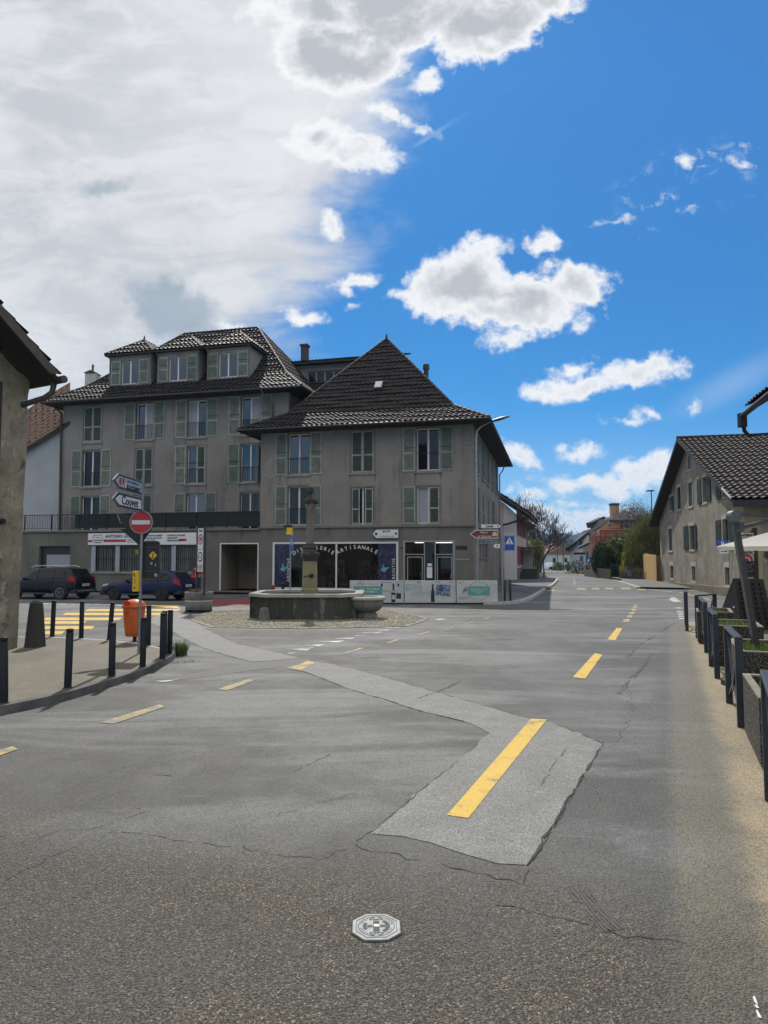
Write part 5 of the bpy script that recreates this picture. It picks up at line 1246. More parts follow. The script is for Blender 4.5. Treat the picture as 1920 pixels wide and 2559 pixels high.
MB().cyl((-.01, -.02, zz(1345)), (X_(1270), -.02, zz(1345)), .015).cyl((-.01, -.02, zz(1370)), (X_(1270), -.02, zz(1370)), .015).build('bracket', GALV, sp)

# crossing post with yellow beacon behind the fountain
bp = thing('crossing_post', 'slim post with yellow beacon box and obliquely seen blue crossing sign behind the fountain', 'sign post', at(725.5, 1470, 29.5).to_tuple()[:2] + (0,), 0)
z9 = lambda y: HC + (1392 - y) / FPX * 29.5
MB().cyl((0, 0, 0), (0, 0, z9(1310)), .035).build('pole', GALV, bp)
m_ = MB(); m_.box(-.16, .08, -.12, .12, z9(1330), z9(1319)); m_.prism([(-.19, -.14, z9(1336)), (.09, -.14, z9(1336)), (.07, -.12, z9(1330)), (-.16, -.12, z9(1330))], (0, .26, 0)); m_.build('beacon', YELB, bp, bevel=.01)
MB().box(-.29, .06, -.1, .1, z9(1318.5), z9(1313)).build('beacon_bracket', BLK, bp)
cs = cross_sign(bp, 0, .55, z9(1379), z9(1338), -.04); cs.rotation_euler.z = R(-68); cs.location = (.01, 0, 0)

# left junction post
gpL = G(347.5, 1633, .12)
jp = thing('junction_post', 'galvanised junction post with no-entry disc, left-pointing direction boards and a yellow box', 'sign post', (gpL.x, gpL.y, .12))
YJ = gpL.y
zj = lambda y: at(353, y, YJ).z - .12
MB().cyl((0, 0, 0), (0, 0, zj(1196)), .031, n=14).build('pole', GALV, jp)
BANG = math.atan2(1, -.03)
def side_board(tip, x0, z0, z1, face, trim, ins=.018):
    b = arrow_board(jp, -tip, -.05, z0, z1, True, GALV, trim, .02, 0, tip - x0) if False else None
    zm = (z0 + z1) / 2; P = lambda e: [(-tip + e * 1.6, -e * 0, zm), (-x0 + e * .5, 0, z1 - e), (-.04 - e, 0, z1 - e), (-.04 - e, 0, z0 + e), (-x0 + e * .5, 0, z0 + e)]
    b = MB().prism(P(0), (0, .025, 0)).build('direction_board', GALV, jp); b.rotation_euler.z = BANG
    def lay(e, y, nm, mt): MB().prism([(p[0], y, p[2]) for p in P(e)], (0, -.003, 0)).build(nm, mt, b)
    lay(ins, -.001, 'board_border', trim); lay(ins * 2.6, -.006, 'sign_face', face)
    return b
zA = .12
bl_ = side_board(1.68, 1.40, 3.38 - zA, 3.675 - zA, M('blackmint_face', (.36, .39, .46), .4, var=.05), SGK)
text('BLACKMINT', .125, SGK, bl_, (-.60, -.012, 3.46 - zA), bold=.003, sx=1.2); scribble(bl_, -.98, -.2, 3.575 - zA, .045, -.012, SGB)
for (xc, zc_, w1, h1, mt) in ((-1.34, 3.53, .065, .075, SGR), (-1.18, 3.56, .035, .07, SGK), (-1.11, 3.53, .035, .08, M('orange_print', (.6, .25, .05), .5)), (-1.05, 3.49, .06, .045, LETW)):
    n = 14; MB().prism([(xc + w1 * math.cos(6.2832 * i / n), -.012, zc_ - zA + h1 * math.sin(6.2832 * i / n)) for i in range(n)], (0, .003, 0)).build('emblem', mt, bl_)
co_ = side_board(1.68, 1.40, 3.03 - zA, 3.33 - zA, SGW, SGK, .022)
text('Couvet', .235, SGK, co_, (-.78, -.012, 3.18 - zA), bold=.003, sx=1.35)
cN = at(352.8, 1305, YJ - .06) - Vector((gpL.x, gpL.y, .12)); rN = 29 / FPX * YJ
m_ = MB(); m_.cyl(cN, cN + Vector((0, .02, 0)), rN, n=40); nd = m_.build('no_entry_sign', GALV, jp)
MB().cyl(cN + Vector((0, -.004, 0)), cN, rN * .92, n=40).build('sign_face', SGR, nd); MB().box(cN.x - rN * .78, cN.x + rN * .78, cN.y - .008, cN.y - .004, cN.z - rN * .19, cN.z + rN * .17).build('white_bar', SGW, nd)
def back_plate(pts, dy, name, mat, par=jp, th=.015):
    P_ = [at(px, py, YJ + dy) - Vector((gpL.x, gpL.y, .12)) for px, py in pts]; return MB().prism(P_, (0, th, 0)).build(name, mat, par)
tb = back_plate([(300, 1322), (380, 1322), (352, 1362), (348, 1362)], .06, 'yield_sign_back', SBACK)
back_plate([(296, 1284), (318, 1290), (345, 1350), (345, 1362), (318, 1325), (302, 1307)], .10, 'direction_board_back', SBACK)
m_ = MB(); q = lambda x, y: at(x, y, YJ + .09) - Vector((gpL.x, gpL.y, .12)); m_.tube([q(293, 1285), q(302, 1308), q(309, 1307)], .008, 6); m_.tube([q(326, 1330), q(345, 1358), q(350, 1360)], .008, 6); m_.build('bright_edge', GALV, jp)
rb_ = back_plate([(354, 1355), (358, 1352), (396, 1352), (400, 1356), (400, 1441), (396, 1446), (354, 1446)], .09, 'board_back', SBACK)
m_ = MB(); q = lambda x, y: at(x, y, YJ + .075) - Vector((gpL.x, gpL.y, .12)); m_.tube([q(354, 1353), q(395, 1352.5), q(399.5, 1357), q(400, 1440), q(395, 1446), q(354, 1446)], .009, 6); m_.tube([q(354, 1368), q(399, 1368)], .008, 6); m_.tube([q(354, 1428), q(399, 1428)], .008, 6); m_.build('frame', M('dull_frame', (.10, .11, .11), .5, .4), rb_)
c = q(382.5, 1388); r = .088
st = MB().prism([c + Vector((-r, -.0, 0)), c + Vector((0, 0, -r)), c + Vector((r, 0, 0)), c + Vector((0, 0, r))], (0, .004, 0)).build('sticker', YELB, rb_)
m_ = MB(); m_.box(c.x - .010, c.x + .012, c.y - .002, c.y, c.z - .05, c.z + .05); m_.box(c.x - .022, c.x + .02, c.y - .002, c.y, c.z - .055, c.z - .04); m_.build('figure', SGK, st)
for (a, b2, wd, hh) in ((379, 1408, .04, .045), (389, 1412, .018, .06), (390, 1437, .06, .07)):
    c = q(a, b2); MB().box(c.x - wd / 2, c.x + wd / 2, c.y - .003, c.y, c.z - hh / 2, c.z + hh / 2).build('sticker', M('sticker_grey', (.35, .37, .33), .5), rb_)
m_ = MB(); a = at(333, 1478, YJ - .06) - Vector((gpL.x, gpL.y, .12)); b_2 = at(349.5, 1427, YJ - .06) - Vector((gpL.x, gpL.y, .12)); m_.box(a.x, b_2.x, -.12, -.02, a.z, b_2.z); yb_ = m_.build('push_button_box', YELB, jp, bevel=.008)
m_ = MB(); m_.box(a.x + .035, a.x + .065, -.124, -.12, a.z + .06, a.z + .095); m_.box(a.x + .02, a.x + .045, -.124, -.12, a.z + .33, a.z + .38); m_.box(a.x + .03, a.x + .07, -.124, -.12, a.z + .31, a.z + .325); m_.box(a.x + .05, a.x + .06, -.124, -.12, a.z + .17, a.z + .26); m_.build('button', SGK, yb_)
MB().box(-.10, -.03, -.08, .02, zj(1385), zj(1373)).build('clamp', M('ochre_clamp', (.25, .17, .05), .6), jp)

# zone 30 board in its round planter
gz = G(488, 1531)
zp_ = thing('concrete_planter', 'round grey concrete planter with a pale band, standing at the edge of the cobbled island', 'planter', (gz.x, gz.y + .5, 0))
m_ = MB(); m_.lathe([(.46, .07), (.50, .1), (.515, .40), (.50, .41)], n=32); m_.lathe([(.50, .44), (.52, .45), (.535, .74), (.53, .76), (.46, .76), (.44, .62)], n=32); m_.build('pot', M('grey_concrete_pot', (.17, .17, .165), .9, var=.2, bump=.3, grime=.3), zp_)
MB().lathe([(.51, .40), (.52, .405), (.52, .445), (.51, .45)], n=32).build('pale_band', M('pale_band', (.5, .5, .5), .6), zp_)
m_ = MB(); [m_.box(x_0, x_0 + .12, -.4, .4, 0, .08) for x_0 in (-.42, -.05, .3)]; m_.build('feet', BLK, zp_)
MB().lathe([(.01, .66), (.45, .66)], n=24).build('soil', M('soil', (.05, .038, .028), .95, var=.3), zp_)
def blades(n, r, h, mat, par, name='leaves', seed=1, z0=0, w=.012, spread=.5, sy=1.0):
    rr = random.Random(seed); m_ = MB()
    for i in range(n):
        a = rr.uniform(0, 6.28); q_ = r * math.sqrt(rr.random()); x, y = q_ * math.cos(a), q_ * math.sin(a) * sy; b = rr.uniform(0, 6.28); hh = h * rr.uniform(.5, 1); dx, dy = math.cos(b) * hh * spread * rr.random(), math.sin(b) * hh * spread * rr.random()
        px_, py_ = -math.sin(b) * w, math.cos(b) * w
        m_.add([(x - px_, y - py_, z0), (x + px_, y + py_, z0), (x + dx * .5 + px_ * .8, y + dy * .5 + py_ * .8, z0 + hh * .65), (x + dx * .5 - px_ * .8, y + dy * .5 - py_ * .8, z0 + hh * .65), (x + dx * 1.5, y + dy * 1.5, z0 + hh)], [(0, 1, 2, 3), (3, 2, 4)])
    return m_.build(name, mat, par)
LG = leaf('grass_green', (.05, .10, .02), (.14, .17, .05)); LD = leaf('dull_plant', (.05, .06, .03), (.20, .18, .13))
blades(130, .36, .30, LD, zp_, 'plants', 2, .64, .015)
zb = thing('speed_zone_board', 'narrow board of round zone signs on dark posts rising from the round planter', 'traffic sign', (gz.x - .08, gz.y + .45, .66), R(-50))
H0 = at(480, 1312, gz.y).z - .66
MB().box(-.05, .03, -.03, .05, -.02, H0).build('post', SBACK, zb)
zt_ = at(490, 1320, gz.y).z - .66; zb0 = at(490, 1429, gz.y).z - .66
bd = MB().box(.03, .63, -.02, .03, zb0 - .02, zt_ + .04).build('board', SBACK, zb)
zmid = zb0 + (zt_ - zb0) * .52
MB().box(.08, .55, -.026, -.02, zmid + .01, zt_).box(.08, .55, -.026, -.02, zb0, zmid - .01).build('sign_face', SGW, bd)
def ring_(cx, cz, r, par, grey=False):
    MB().cyl((cx, -.030, cz), (cx, -.026, cz), r, n=36).build('red_ring', SGR if not grey else M('dull_red', (.2, .02, .03), .5), par); MB().cyl((cx, -.033, cz), (cx, -.030, cz), r * .68, n=36).build('ring_centre', SGW, par)
ring_(.315, zmid + (zt_ - zmid) * .47, .205, bd); text('30', .21, SGK, bd, (.315, -.036, zmid + (zt_ - zmid) * .47), bold=.006); text('ZONE', .12, SGK, bd, (.315, -.029, zt_ - .10), bold=.003)
ring_(.315, zb0 + (zmid - zb0) * .66, .20, bd, True); text('3,5t', .13, SBACK, bd, (.315, -.036, zb0 + (zmid - zb0) * .66))
scribble(bd, .13, .5, zb0 + .26, .06, -.027); scribble(bd, .11, .52, zb0 + .18, .06, -.027); scribble(bd, .16, .46, zb0 + .10, .06, -.027); scribble(bd, .2, .42, zb0 + .03, .05, -.027)
MB().box(.63, .67, -.03, .04, -.02, H0 - .05).build('post', SBACK, zb)

# ================================================================== BOLLARDS
bt = thing('bollard', 'x', 'bollard')
m_ = MB(); m_.lathe([(.054, 0), (.054, .83), (.046, .835), (.046, .85), (.056, .855), (.056, .88), (.048, .892), (.01, .896)], n=20); m_.build('post', BOLL, bt)
m_ = MB(); m_.lathe([(.075, 0), (.07, .012), (.055, .015)], n=16); m_.build('base_ring', M('rusty_ring', (.05, .04, .033), .85, var=.3), bt)
BL = [(-8.27, 17.18, 1, 'slim dark bollard at the crosswalk edge, the one closest to the stone cone'),
      (-7.41, 16.87, 0, 'slim dark bollard at the crosswalk edge, midway between stone cone and leaning bollard'),
      (-6.60, 16.56, 4, 'leaning dark bollard just left of the orange litter bin'),
      (-4.51, 11.46, 0, 'dark bollard on the kerb just left of and in front of the orange bin'),
      (-4.79, 10.49, .8, 'dark bollard on the kerb, second from the left picture edge'),
      (-5.15, 9.4, -2.2, 'nearest dark bollard, partly cut by the left picture edge'),
      (-4.35, 12.46, .5, 'dark bollard on the kerb just right of the orange bin, beside the junction post'),
      (-5.29, 15.48, 0, 'far dark bollard behind the junction post, right of the orange bin'),
      (-4.30, 13.42, 0, 'dark bollard at the kerb bend, front one of a tight group of three'),
      (-4.44, 14.14, 0, 'dark bollard at the kerb bend, mostly hidden, the middle one of three'),
      (-4.19, 14.14, 0, 'dark bollard at the kerb bend, rightmost of all bollards on this pavement')]
# the last three keep their photo bearings
BL[9] = (-4.30, 13.94 - .35, 0, BL[9][3]); BL[10] = (-4.39 + .06, 14.2, 0, BL[10][3]); BL[8] = (-4.30 - .05, 13.35, 0, BL[8][3])
BL[8] = (*tuple(G(1348 / 3.32, 1460 + 622 / 3.32, .12))[:2], 0, BL[8][3]); BL[9] = (*tuple(G(1362 / 3.32, 1460 + 588 / 3.32, .12))[:2], 0, BL[9][3]); BL[10] = (*tuple(G(1408 / 3.32, 1460 + 578 / 3.32, .12))[:2], 0, BL[10][3])
for i, (x, y, ln, lab) in enumerate(BL):
    o = bt if i == 0 else copy_tree(bt)
    o.location = (x, y, .118); o.rotation_euler = (R(random.uniform(-.5, .5)), R(ln), 0); o['label'] = lab; o['group'] = 'dark bollards along the left pavement'

# ================================================================== LITTER BIN
gb_ = G(334, 1604, .12)
lb = thing('litter_bin', 'bright orange plastic litter bin with a domed lid and red opening on a short foot', 'litter bin', (gb_.x, gb_.y, .118), R(-12))
zB = lambda y: at(330, y, gb_.y).z - .118
m_ = MB(); m_.cyl((.0, .05, 0), (.0, .05, zB(1540)), .045, n=12); m_.cyl((.0, .05, 0), (.0, .05, .015), .1, n=14); m_.build('foot', BLK, lb)
kx = gb_.y / FPX
def rr_ring(w, d, z, y0=0, n=28, p=3.2):
    out = []
    for i in range(n):
        a = 2 * math.pi * i / n; c, s = math.cos(a), math.sin(a); k = (abs(c) ** p + abs(s) ** p) ** (-1 / p); out.append((w * c * k, y0 + d * s * k, z))
    return out
def loft(rings, mb, smooth=True, cap=(True, True)):
    n = len(rings[0]); v = [p for r in rings for p in r]
    mb.add(v, [(j * n + i, j * n + (i + 1) % n, (j + 1) * n + (i + 1) % n, (j + 1) * n + i) for j in range(len(rings) - 1) for i in range(n)], 0, smooth)
    if cap[0]: mb.add(rings[0], [tuple(range(n))])
    if cap[1]: mb.add(rings[-1], [tuple(range(n))])
zb1, zb2, zb3 = zB(1590), zB(1512), zB(1496)
m_ = MB(); loft([rr_ring(.15, .12, zb1), rr_ring(.175, .14, zb1 + .012), rr_ring(.19, .155, zb1 + .12), rr_ring(.215, .175, (zb1 + zb2) / 2), rr_ring(.235, .20, zb2 - .05)], m_); m_.build('bin_body', ORNG, lb)
m_ = MB(); loft([rr_ring(.235, .20, zb2 - .06), rr_ring(.255, .22, zb2 - .055), rr_ring(.258, .222, zb2 - .005), rr_ring(.235, .205, zb2)], m_); m_.build('bin_collar', ORNG, lb)
m_ = MB(); rs = []
for i in range(7): t_ = i / 6; rs.append(rr_ring(.235 * math.cos(t_ * 1.35) + .01, .20 * math.cos(t_ * 1.35) + .01, zb2 + .135 * math.sin(t_ * 1.35) / math.sin(1.35), 0, p=2.6))
loft(rs, m_); m_.build('bin_lid', ORNG, lb)
m_ = MB(); m_.lathe([(.10, 0), (.10, .012), (.085, .016)], n=20); op = m_.build('bin_opening', REDB, lb); op.location = (-.075, -.185, zb2 + .055); op.rotation_euler = (R(72), 0, R(-8)); op.scale = (1, .62, 1)
m_ = MB(); n = 20
for i in range(n):
    a0_, a1_ = 2 * math.pi * i / n, 2 * math.pi * (i + 1) / n
    m_.bar((-.07 + .045 * math.cos(a0_), -.195, zb2 - .17 + .055 * math.sin(a0_)), (-.07 + .045 * math.cos(a1_), -.195, zb2 - .17 + .055 * math.sin(a1_)), .006, .008)
m_.bar((-.07, -.195, zb2 - .14), (-.07, -.195, zb2 - .2), .006, .012, up=(0, 1, 0)); m_.build('embossed_symbol', M('dark_orange', (.30, .05, .02), .5), lb)

# stone cone by the wall
gc = G(75, 1619, .12)
sc_ = thing('guard_cone', 'tall dark tapering guard stone leaning beside the corner of the old limestone house', 'guard stone', (gc.x - .0, gc.y + .22, .11))
m_ = MB(); m_.lathe([(.225, 0), (.215, .08), (.185, .45), (.15, .85), (.135, .97), (.085, 1.02), (.015, 1.045)], n=14, smooth=False); o = m_.build('stone', stucco('dark_guard_stone', (.045, .046, .042), (.08, .08, .07), (.02, .02, .02), .7, .7, 8, 40, (.3, .3, .28, .2)), sc_, bevel=.01)

# ================================================================== MANHOLE / HYDRANT COVER
gm_ = G(941, 2320)
mh = thing('hydrant_cover', 'pale octagonal cast hydrant cover set flush in the brown foreground asphalt', 'manhole cover', (gm_.x, gm_.y, .002), R(1.5))
k_ = gm_.y / FPX * 57.5
OCT = [(-1, -.42), (-.50, -1), (.46, -1), (1, -.50), (1, .44), (.42, 1), (-.46, 1), (-1, .50)]
IR = M('cast_iron_pale', (.27, .285, .285), .6, .2, grime=.4, var=.2, vs_=14, bump=.3); IRD = M('cast_iron_groove', (.05, .055, .058), .7, .3, var=.3, vs_=20)
MB().poly([(p[0] * k_ * 1.045, p[1] * k_ * 1.045, .0035) for p in OCT]).build('joint', CR, mh)
m_ = MB(); m_.prism([(p[0] * k_, p[1] * k_, -.01) for p in OCT], (0, 0, .02)); m_.build('cover_plate', IR, mh, bevel=.003)
def flat_ring(mb, r0, r1, z, n=40, a0=0, a1=360, sx=1, sy=1):
    for i in range(n):
        a, b = R(a0 + (a1 - a0) * i / n), R(a0 + (a1 - a0) * (i + 1) / n)
        mb.poly([(r0 * math.cos(a) * sx, r0 * math.sin(a) * sy, z), (r1 * math.cos(a) * sx, r1 * math.sin(a) * sy, z), (r1 * math.cos(b) * sx, r1 * math.sin(b) * sy, z), (r0 * math.cos(b) * sx, r0 * math.sin(b) * sy, z)])
m_ = MB(); Z = .0112
for j in range(8):
    a, b = Vector(OCT[j]) * k_ * .84, Vector(OCT[(j + 1) % 8]) * k_ * .84; m_.bar((a.x, a.y, Z), (b.x, b.y, Z), .003, .001)
flat_ring(m_, k_ * .735, k_ * .765, Z); flat_ring(m_, k_ * .40, k_ * .57, Z, 14, -55, 55); flat_ring(m_, k_ * .42, k_ * .57, Z, 10, 150, 210)
for i in range(36):
    a = R(i * 10 + 4)
    if i % 9 in (8, 0): continue
    c_, s_ = math.cos(a), math.sin(a); m_.bar((c_ * k_ * .62, s_ * k_ * .62, Z), (c_ * k_ * .69, s_ * k_ * .69, Z), .004 if i % 2 else .0025, .001)
for sg in (1, -1):
    for xc in (-.15, .15): 
        for u1, u2 in (((xc - .14, .50), (xc, .70)), ((xc, .70), (xc + .14, .50)), ((xc - .14, .50), (xc + .14, .50))): m_.bar((u1[0] * k_, sg * u1[1] * k_, Z), (u2[0] * k_, sg * u2[1] * k_, Z), .0035, .001)
    for q in range(4): a = R(45 * q); m_.bar((sg * k_ * .27 - .02 * math.cos(a), -.02 * math.sin(a), Z), (sg * k_ * .27 + .02 * math.cos(a), .02 * math.sin(a), Z), .003, .001)
m_.box(-.13 * k_, .13 * k_, -.42 * k_, .42 * k_, .0108, .0115); m_.build('cast_pattern', IRD, mh)
MB().box(-.10 * k_, .11 * k_, -.06 * k_, .10 * k_, .0118, .014).build('lifting_bar', M('bright_steel', (.62, .62, .60), .4, .3, var=.05), mh)

# ================================================================== CARS
def car(name, label, L, H, body, prof, belt, wb, wr, wheels, glass_x, hatch, loc, rot, lights=True, rails=False, wheel_r=.33, band=None):
    """prof: list of (x, z_low, z_shoulder, z_top, half width, half width at top); x from the nose (0) to the tail (L)"""
    t = thing(name, label, 'car', loc, rot)
    paint = body; n = None; rings = []
    for (x, zl, zs, zt, hw, ht) in prof:
        pts = [(-hw * .86, zl), (-hw, zl + .16), (-hw * 1.0, (zl + zs) / 2), (-hw * .97, zs), (-ht, max(zt - .06, zs + .005)), (-ht * .82, zt), (ht * .82, zt), (ht, max(zt - .06, zs + .005)), (hw * .97, zs), (hw, (zl + zs) / 2), (hw, zl + .16), (hw * .86, zl)]
        rings.append([(x, y, z) for y, z in pts])
    m_ = MB(); loft(rings, m_); bd_ = m_.build('body', paint, t)
    sd = bd_.modifiers.new('s', 'SUBSURF'); sd.levels = 1; sd.render_levels = 2
    def surf(x, f):   # side surface between shoulder (0) and roof edge (1)
        for a, b in zip(prof[:-1], prof[1:]):
            if a[0] <= x <= b[0]:
                u = (x - a[0]) / (b[0] - a[0]); g_ = [a[i] + (b[i] - a[i]) * u for i in range(6)]; zt = g_[3] - .06
                return (g_[4] * .97 + (g_[5] - g_[4] * .97) * f, g_[2] + (zt - g_[2]) * f)
    for sgn_ in (-1, 1):
        for (xa, xb, xc, xd) in glass_x:     # bottom-left, bottom-right, top-right, top-left x positions
            P_ = []
            for (x, f) in ((xa, .10), (xb, .10), (xc, .88), (xd, .88)):
                y, z = surf(x, f); P_.append((x, sgn_ * (y + .008), z))
            MB().prism(P_, (0, sgn_ * -.02, 0)).build('side_window', BLKG, t)
        for wx in wheels:
            m_ = MB(); y0 = sgn_ * (prof[3][4] - .20); y1 = sgn_ * (prof[3][4] + .012)
            m_.cyl((wx, y0, wheel_r), (wx, y1, wheel_r), wheel_r, n=28); wo_ = m_.build('wheel', TYRE, t, bevel=.02)
            m_ = MB(); m_.cyl((wx, y1, wheel_r), (wx, y1 + sgn_ * .006, wheel_r), wheel_r * .66, n=24, mi=1)
            for q in range(5):
                a = R(72 * q + 18); m_.bar((wx, y1 + sgn_ * .012, wheel_r), (wx + math.cos(a) * wheel_r * .6, y1 + sgn_ * .012, wheel_r + math.sin(a) * wheel_r * .6), .014, .065, up=(0, 1, 0))
            for q in range(24):
                a, b = R(15 * q), R(15 * q + 15); m_.bar((wx + math.cos(a) * wheel_r * .63, y1 + sgn_ * .01, wheel_r + math.sin(a) * wheel_r * .63), (wx + math.cos(b) * wheel_r * .63, y1 + sgn_ * .01, wheel_r + math.sin(b) * wheel_r * .63), .02, .02)
            m_.build('rim', [M('alloy_rim', (.30, .30, .31), .35, .7, var=.1) if band != 'dark' else M('dark_rim', (.03, .03, .035), .5), BLK], wo_)
            m_ = MB(); rr2 = wheel_r + .055; pts = [(wx + rr2 * math.cos(R(a)), sgn_ * (prof[3][4] + .003), wheel_r + rr2 * math.sin(R(a))) for a in range(0, 181, 15)]; m_.tube(pts, .028, 6); m_.build('wheel_arch', BLK, t)
        y, z = surf(glass_x[0][0] + .1, .1); MB().lathe([(.02, -.07), (.08, -.05), (.085, .05), (.03, .08)], (0, 0, 0), 12, sx=.6).build('wing_mirror', paint, t, loc=(glass_x[0][0] + .1, sgn_ * (y + .09), z + .05))
    w2 = prof[3][4]
    for sgn_ in (-1, 1):
        pl = MB(); hd_2 = MB()
        for xx in (glass_x[0][0] - .08, glass_x[0][1] + .04, glass_x[1][1] + .04):
            y0, z0 = surf(max(xx, prof[1][0]), 0.02); pl.bar((xx, sgn_ * (w2 * 1.003), .36), (xx, sgn_ * (y0 + .006), z0), .008, .012, up=(1, 0, 0))
        for xx in (glass_x[0][1] - .14, glass_x[1][1] - .14): hd_2.box(xx - .08, xx + .08, sgn_ * w2 - .01, sgn_ * w2 + .03, prof[4][2] - .10, prof[4][2] - .07)
        pl.build('panel_gap', BLK, t); hd_2.build('door_handle', body, t)
        MB().box(wheels[0] + wheel_r + .1, wheels[1] - wheel_r - .1, sgn_ * w2 * .985, sgn_ * (w2 + .012), .27, .33).build('sill_trim', M('dark_grey_trim', (.05, .05, .055), .5), t)
    tl = M('tail_light', (.35, .01, .02), .2, var=.1); hl = M('head_light', (.5, .52, .55), .1, var=.05)
    zt_l = prof[-2][2]
    for sgn_ in (-1, 1):
        MB().prism([(L - .32, sgn_ * (w2 - .0), zt_l - .02), (L - .02, sgn_ * (w2 * .84), zt_l - .16), (L - .06, sgn_ * (w2 * .86), zt_l + .12), (L - .3, sgn_ * (w2 * .96), zt_l + .20)], (0, sgn_ * .02, 0)).build('tail_light', tl, t)
        MB().prism([(.10, sgn_ * w2 * .80, .66), (.55, sgn_ * (w2 - .01), .74), (.52, sgn_ * (w2 - .02), .82), (.14, sgn_ * w2 * .80, .76)], (0, sgn_ * .02, 0)).build('headlight', hl, t)
    # tailgate glass, plate, bumper
    (xa, za, ha), (xb, zb_, hb) = hatch
    MB().prism([(xa + .012, -ha, za), (xa + .012, ha, za), (xb + .012, hb, zb_), (xb + .012, -hb, zb_)], (.012, 0, .004)).build('rear_window', BLKG, t)
    MB().box(L - .01, L + .015, -.26, .26, .66, .77).build('number_plate', SGW, t)
    scp = MB(); [scp.box(L + .015, L + .018, -.2 + q * .07, -.16 + q * .07, .68, .75) for q in range(6)]; scp.build('plate_characters', SGK, t)
    m_ = MB(); m_.box(L - .35, L + .03, -w2 * .93, w2 * .93, .30, .52); m_.box(-.02, .3, -w2 * .88, w2 * .88, .25, .5); m_.build('bumper', BLK, t, bevel=.05)
    if rails:
        m_ = MB()
        for sgn_ in (-1, 1): m_.tube([(1.55, sgn_ * .56, H - .09), (1.75, sgn_ * .56, H - .01), (2.6, sgn_ * .56, H + .01), (3.35, sgn_ * .55, H - .02), (3.5, sgn_ * .55, H - .08)], .022, 8)
        m_.build('roof_rail', M('light_rail', (.42, .44, .46), .4, .3), t)
        MB().box(L - .02, L + .05, -w2 * .75, w2 * .75, .40, .46).build('bumper_trim', GALV, t)
    return t
DKBLUE = M('night_paint', (.004, .004, .008), .30, .0, var=.1, spec=.3); BLUEP = M('dark_blue_paint', (.006, .010, .050), .30, .1, var=.1, spec=.3)
suv = [(0, .42, .62, .70, .62, .5), (.08, .30, .78, .86, .78, .62), (.35, .27, .86, .95, .86, .72), (1.0, .27, .93, 1.04, .90, .74), (1.25, .27, .95, 1.10, .905, .74), (1.75, .27, .96, 1.52, .905, .63), (2.3, .27, .97, 1.60, .905, .64), (3.3, .27, 1.00, 1.59, .905, .62), (3.85, .28, 1.03, 1.52, .89, .60), (4.12, .30, 1.03, 1.22, .87, .66), (4.25, .34, .98, 1.06, .84, .66), (4.31, .42, .8, .88, .78, .62)]
gS = G(181, 1500)
dirx = Vector((-math.cos(A14), math.sin(A14)))
ca_ = math.atan2(-dirx.y, -dirx.x)   # nose points along dirx, tail along -dirx
def place_car(tail_px, tail_py, L, W):
    g = G(tail_px, tail_py); nrm = Vector((math.sin(A14), math.cos(A14))); nose = Vector((g.x, g.y)) + dirx * L + nrm * W / 2
    return (nose.x, nose.y, 0)
car('parked_car', 'black estate-like off-road car with pale roof rails parked before the garage door', 4.31, 1.66, DKBLUE, suv, .95, .9, .9, (.86, 3.53), [(1.35, 2.15, 2.1, 1.78), (2.22, 3.05, 3.0, 2.18), (3.12, 3.75, 3.62, 3.08)], ((4.14, 1.12, .62), (3.90, 1.50, .52)), place_car(183, 1499.5, 4.31, 1.81), ca_, rails=True, wheel_r=.355)
hat = [(0, .40, .55, .60, .62, .5), (.08, .27, .68, .74, .76, .60), (.35, .22, .75, .82, .82, .68), (1.05, .22, .84, .93, .86, .70), (1.3, .22, .86, 1.00, .865, .70), (1.95, .22, .88, 1.38, .865, .60), (2.5, .22, .89, 1.46, .865, .60), (3.4, .22, .93, 1.45, .86, .58), (3.95, .24, .96, 1.38, .84, .56), (4.2, .27, .95, 1.08, .82, .62), (4.34, .31, .90, .96, .79, .62), (4.4, .40, .74, .8, .74, .58)]
car('parked_car', 'dark blue hatchback parked under the long shop sign, partly behind the junction post', 4.4, 1.47, BLUEP, hat, .88, .86, .86, (.85, 3.45), [(1.5, 2.3, 2.25, 2.0), (2.37, 3.2, 3.15, 2.33), (3.27, 3.85, 3.68, 3.22)], ((4.22, 1.02, .60), (3.98, 1.36, .50)), place_car(447, 1503, 4.4, 1.74), ca_, wheel_r=.32, band='dark')

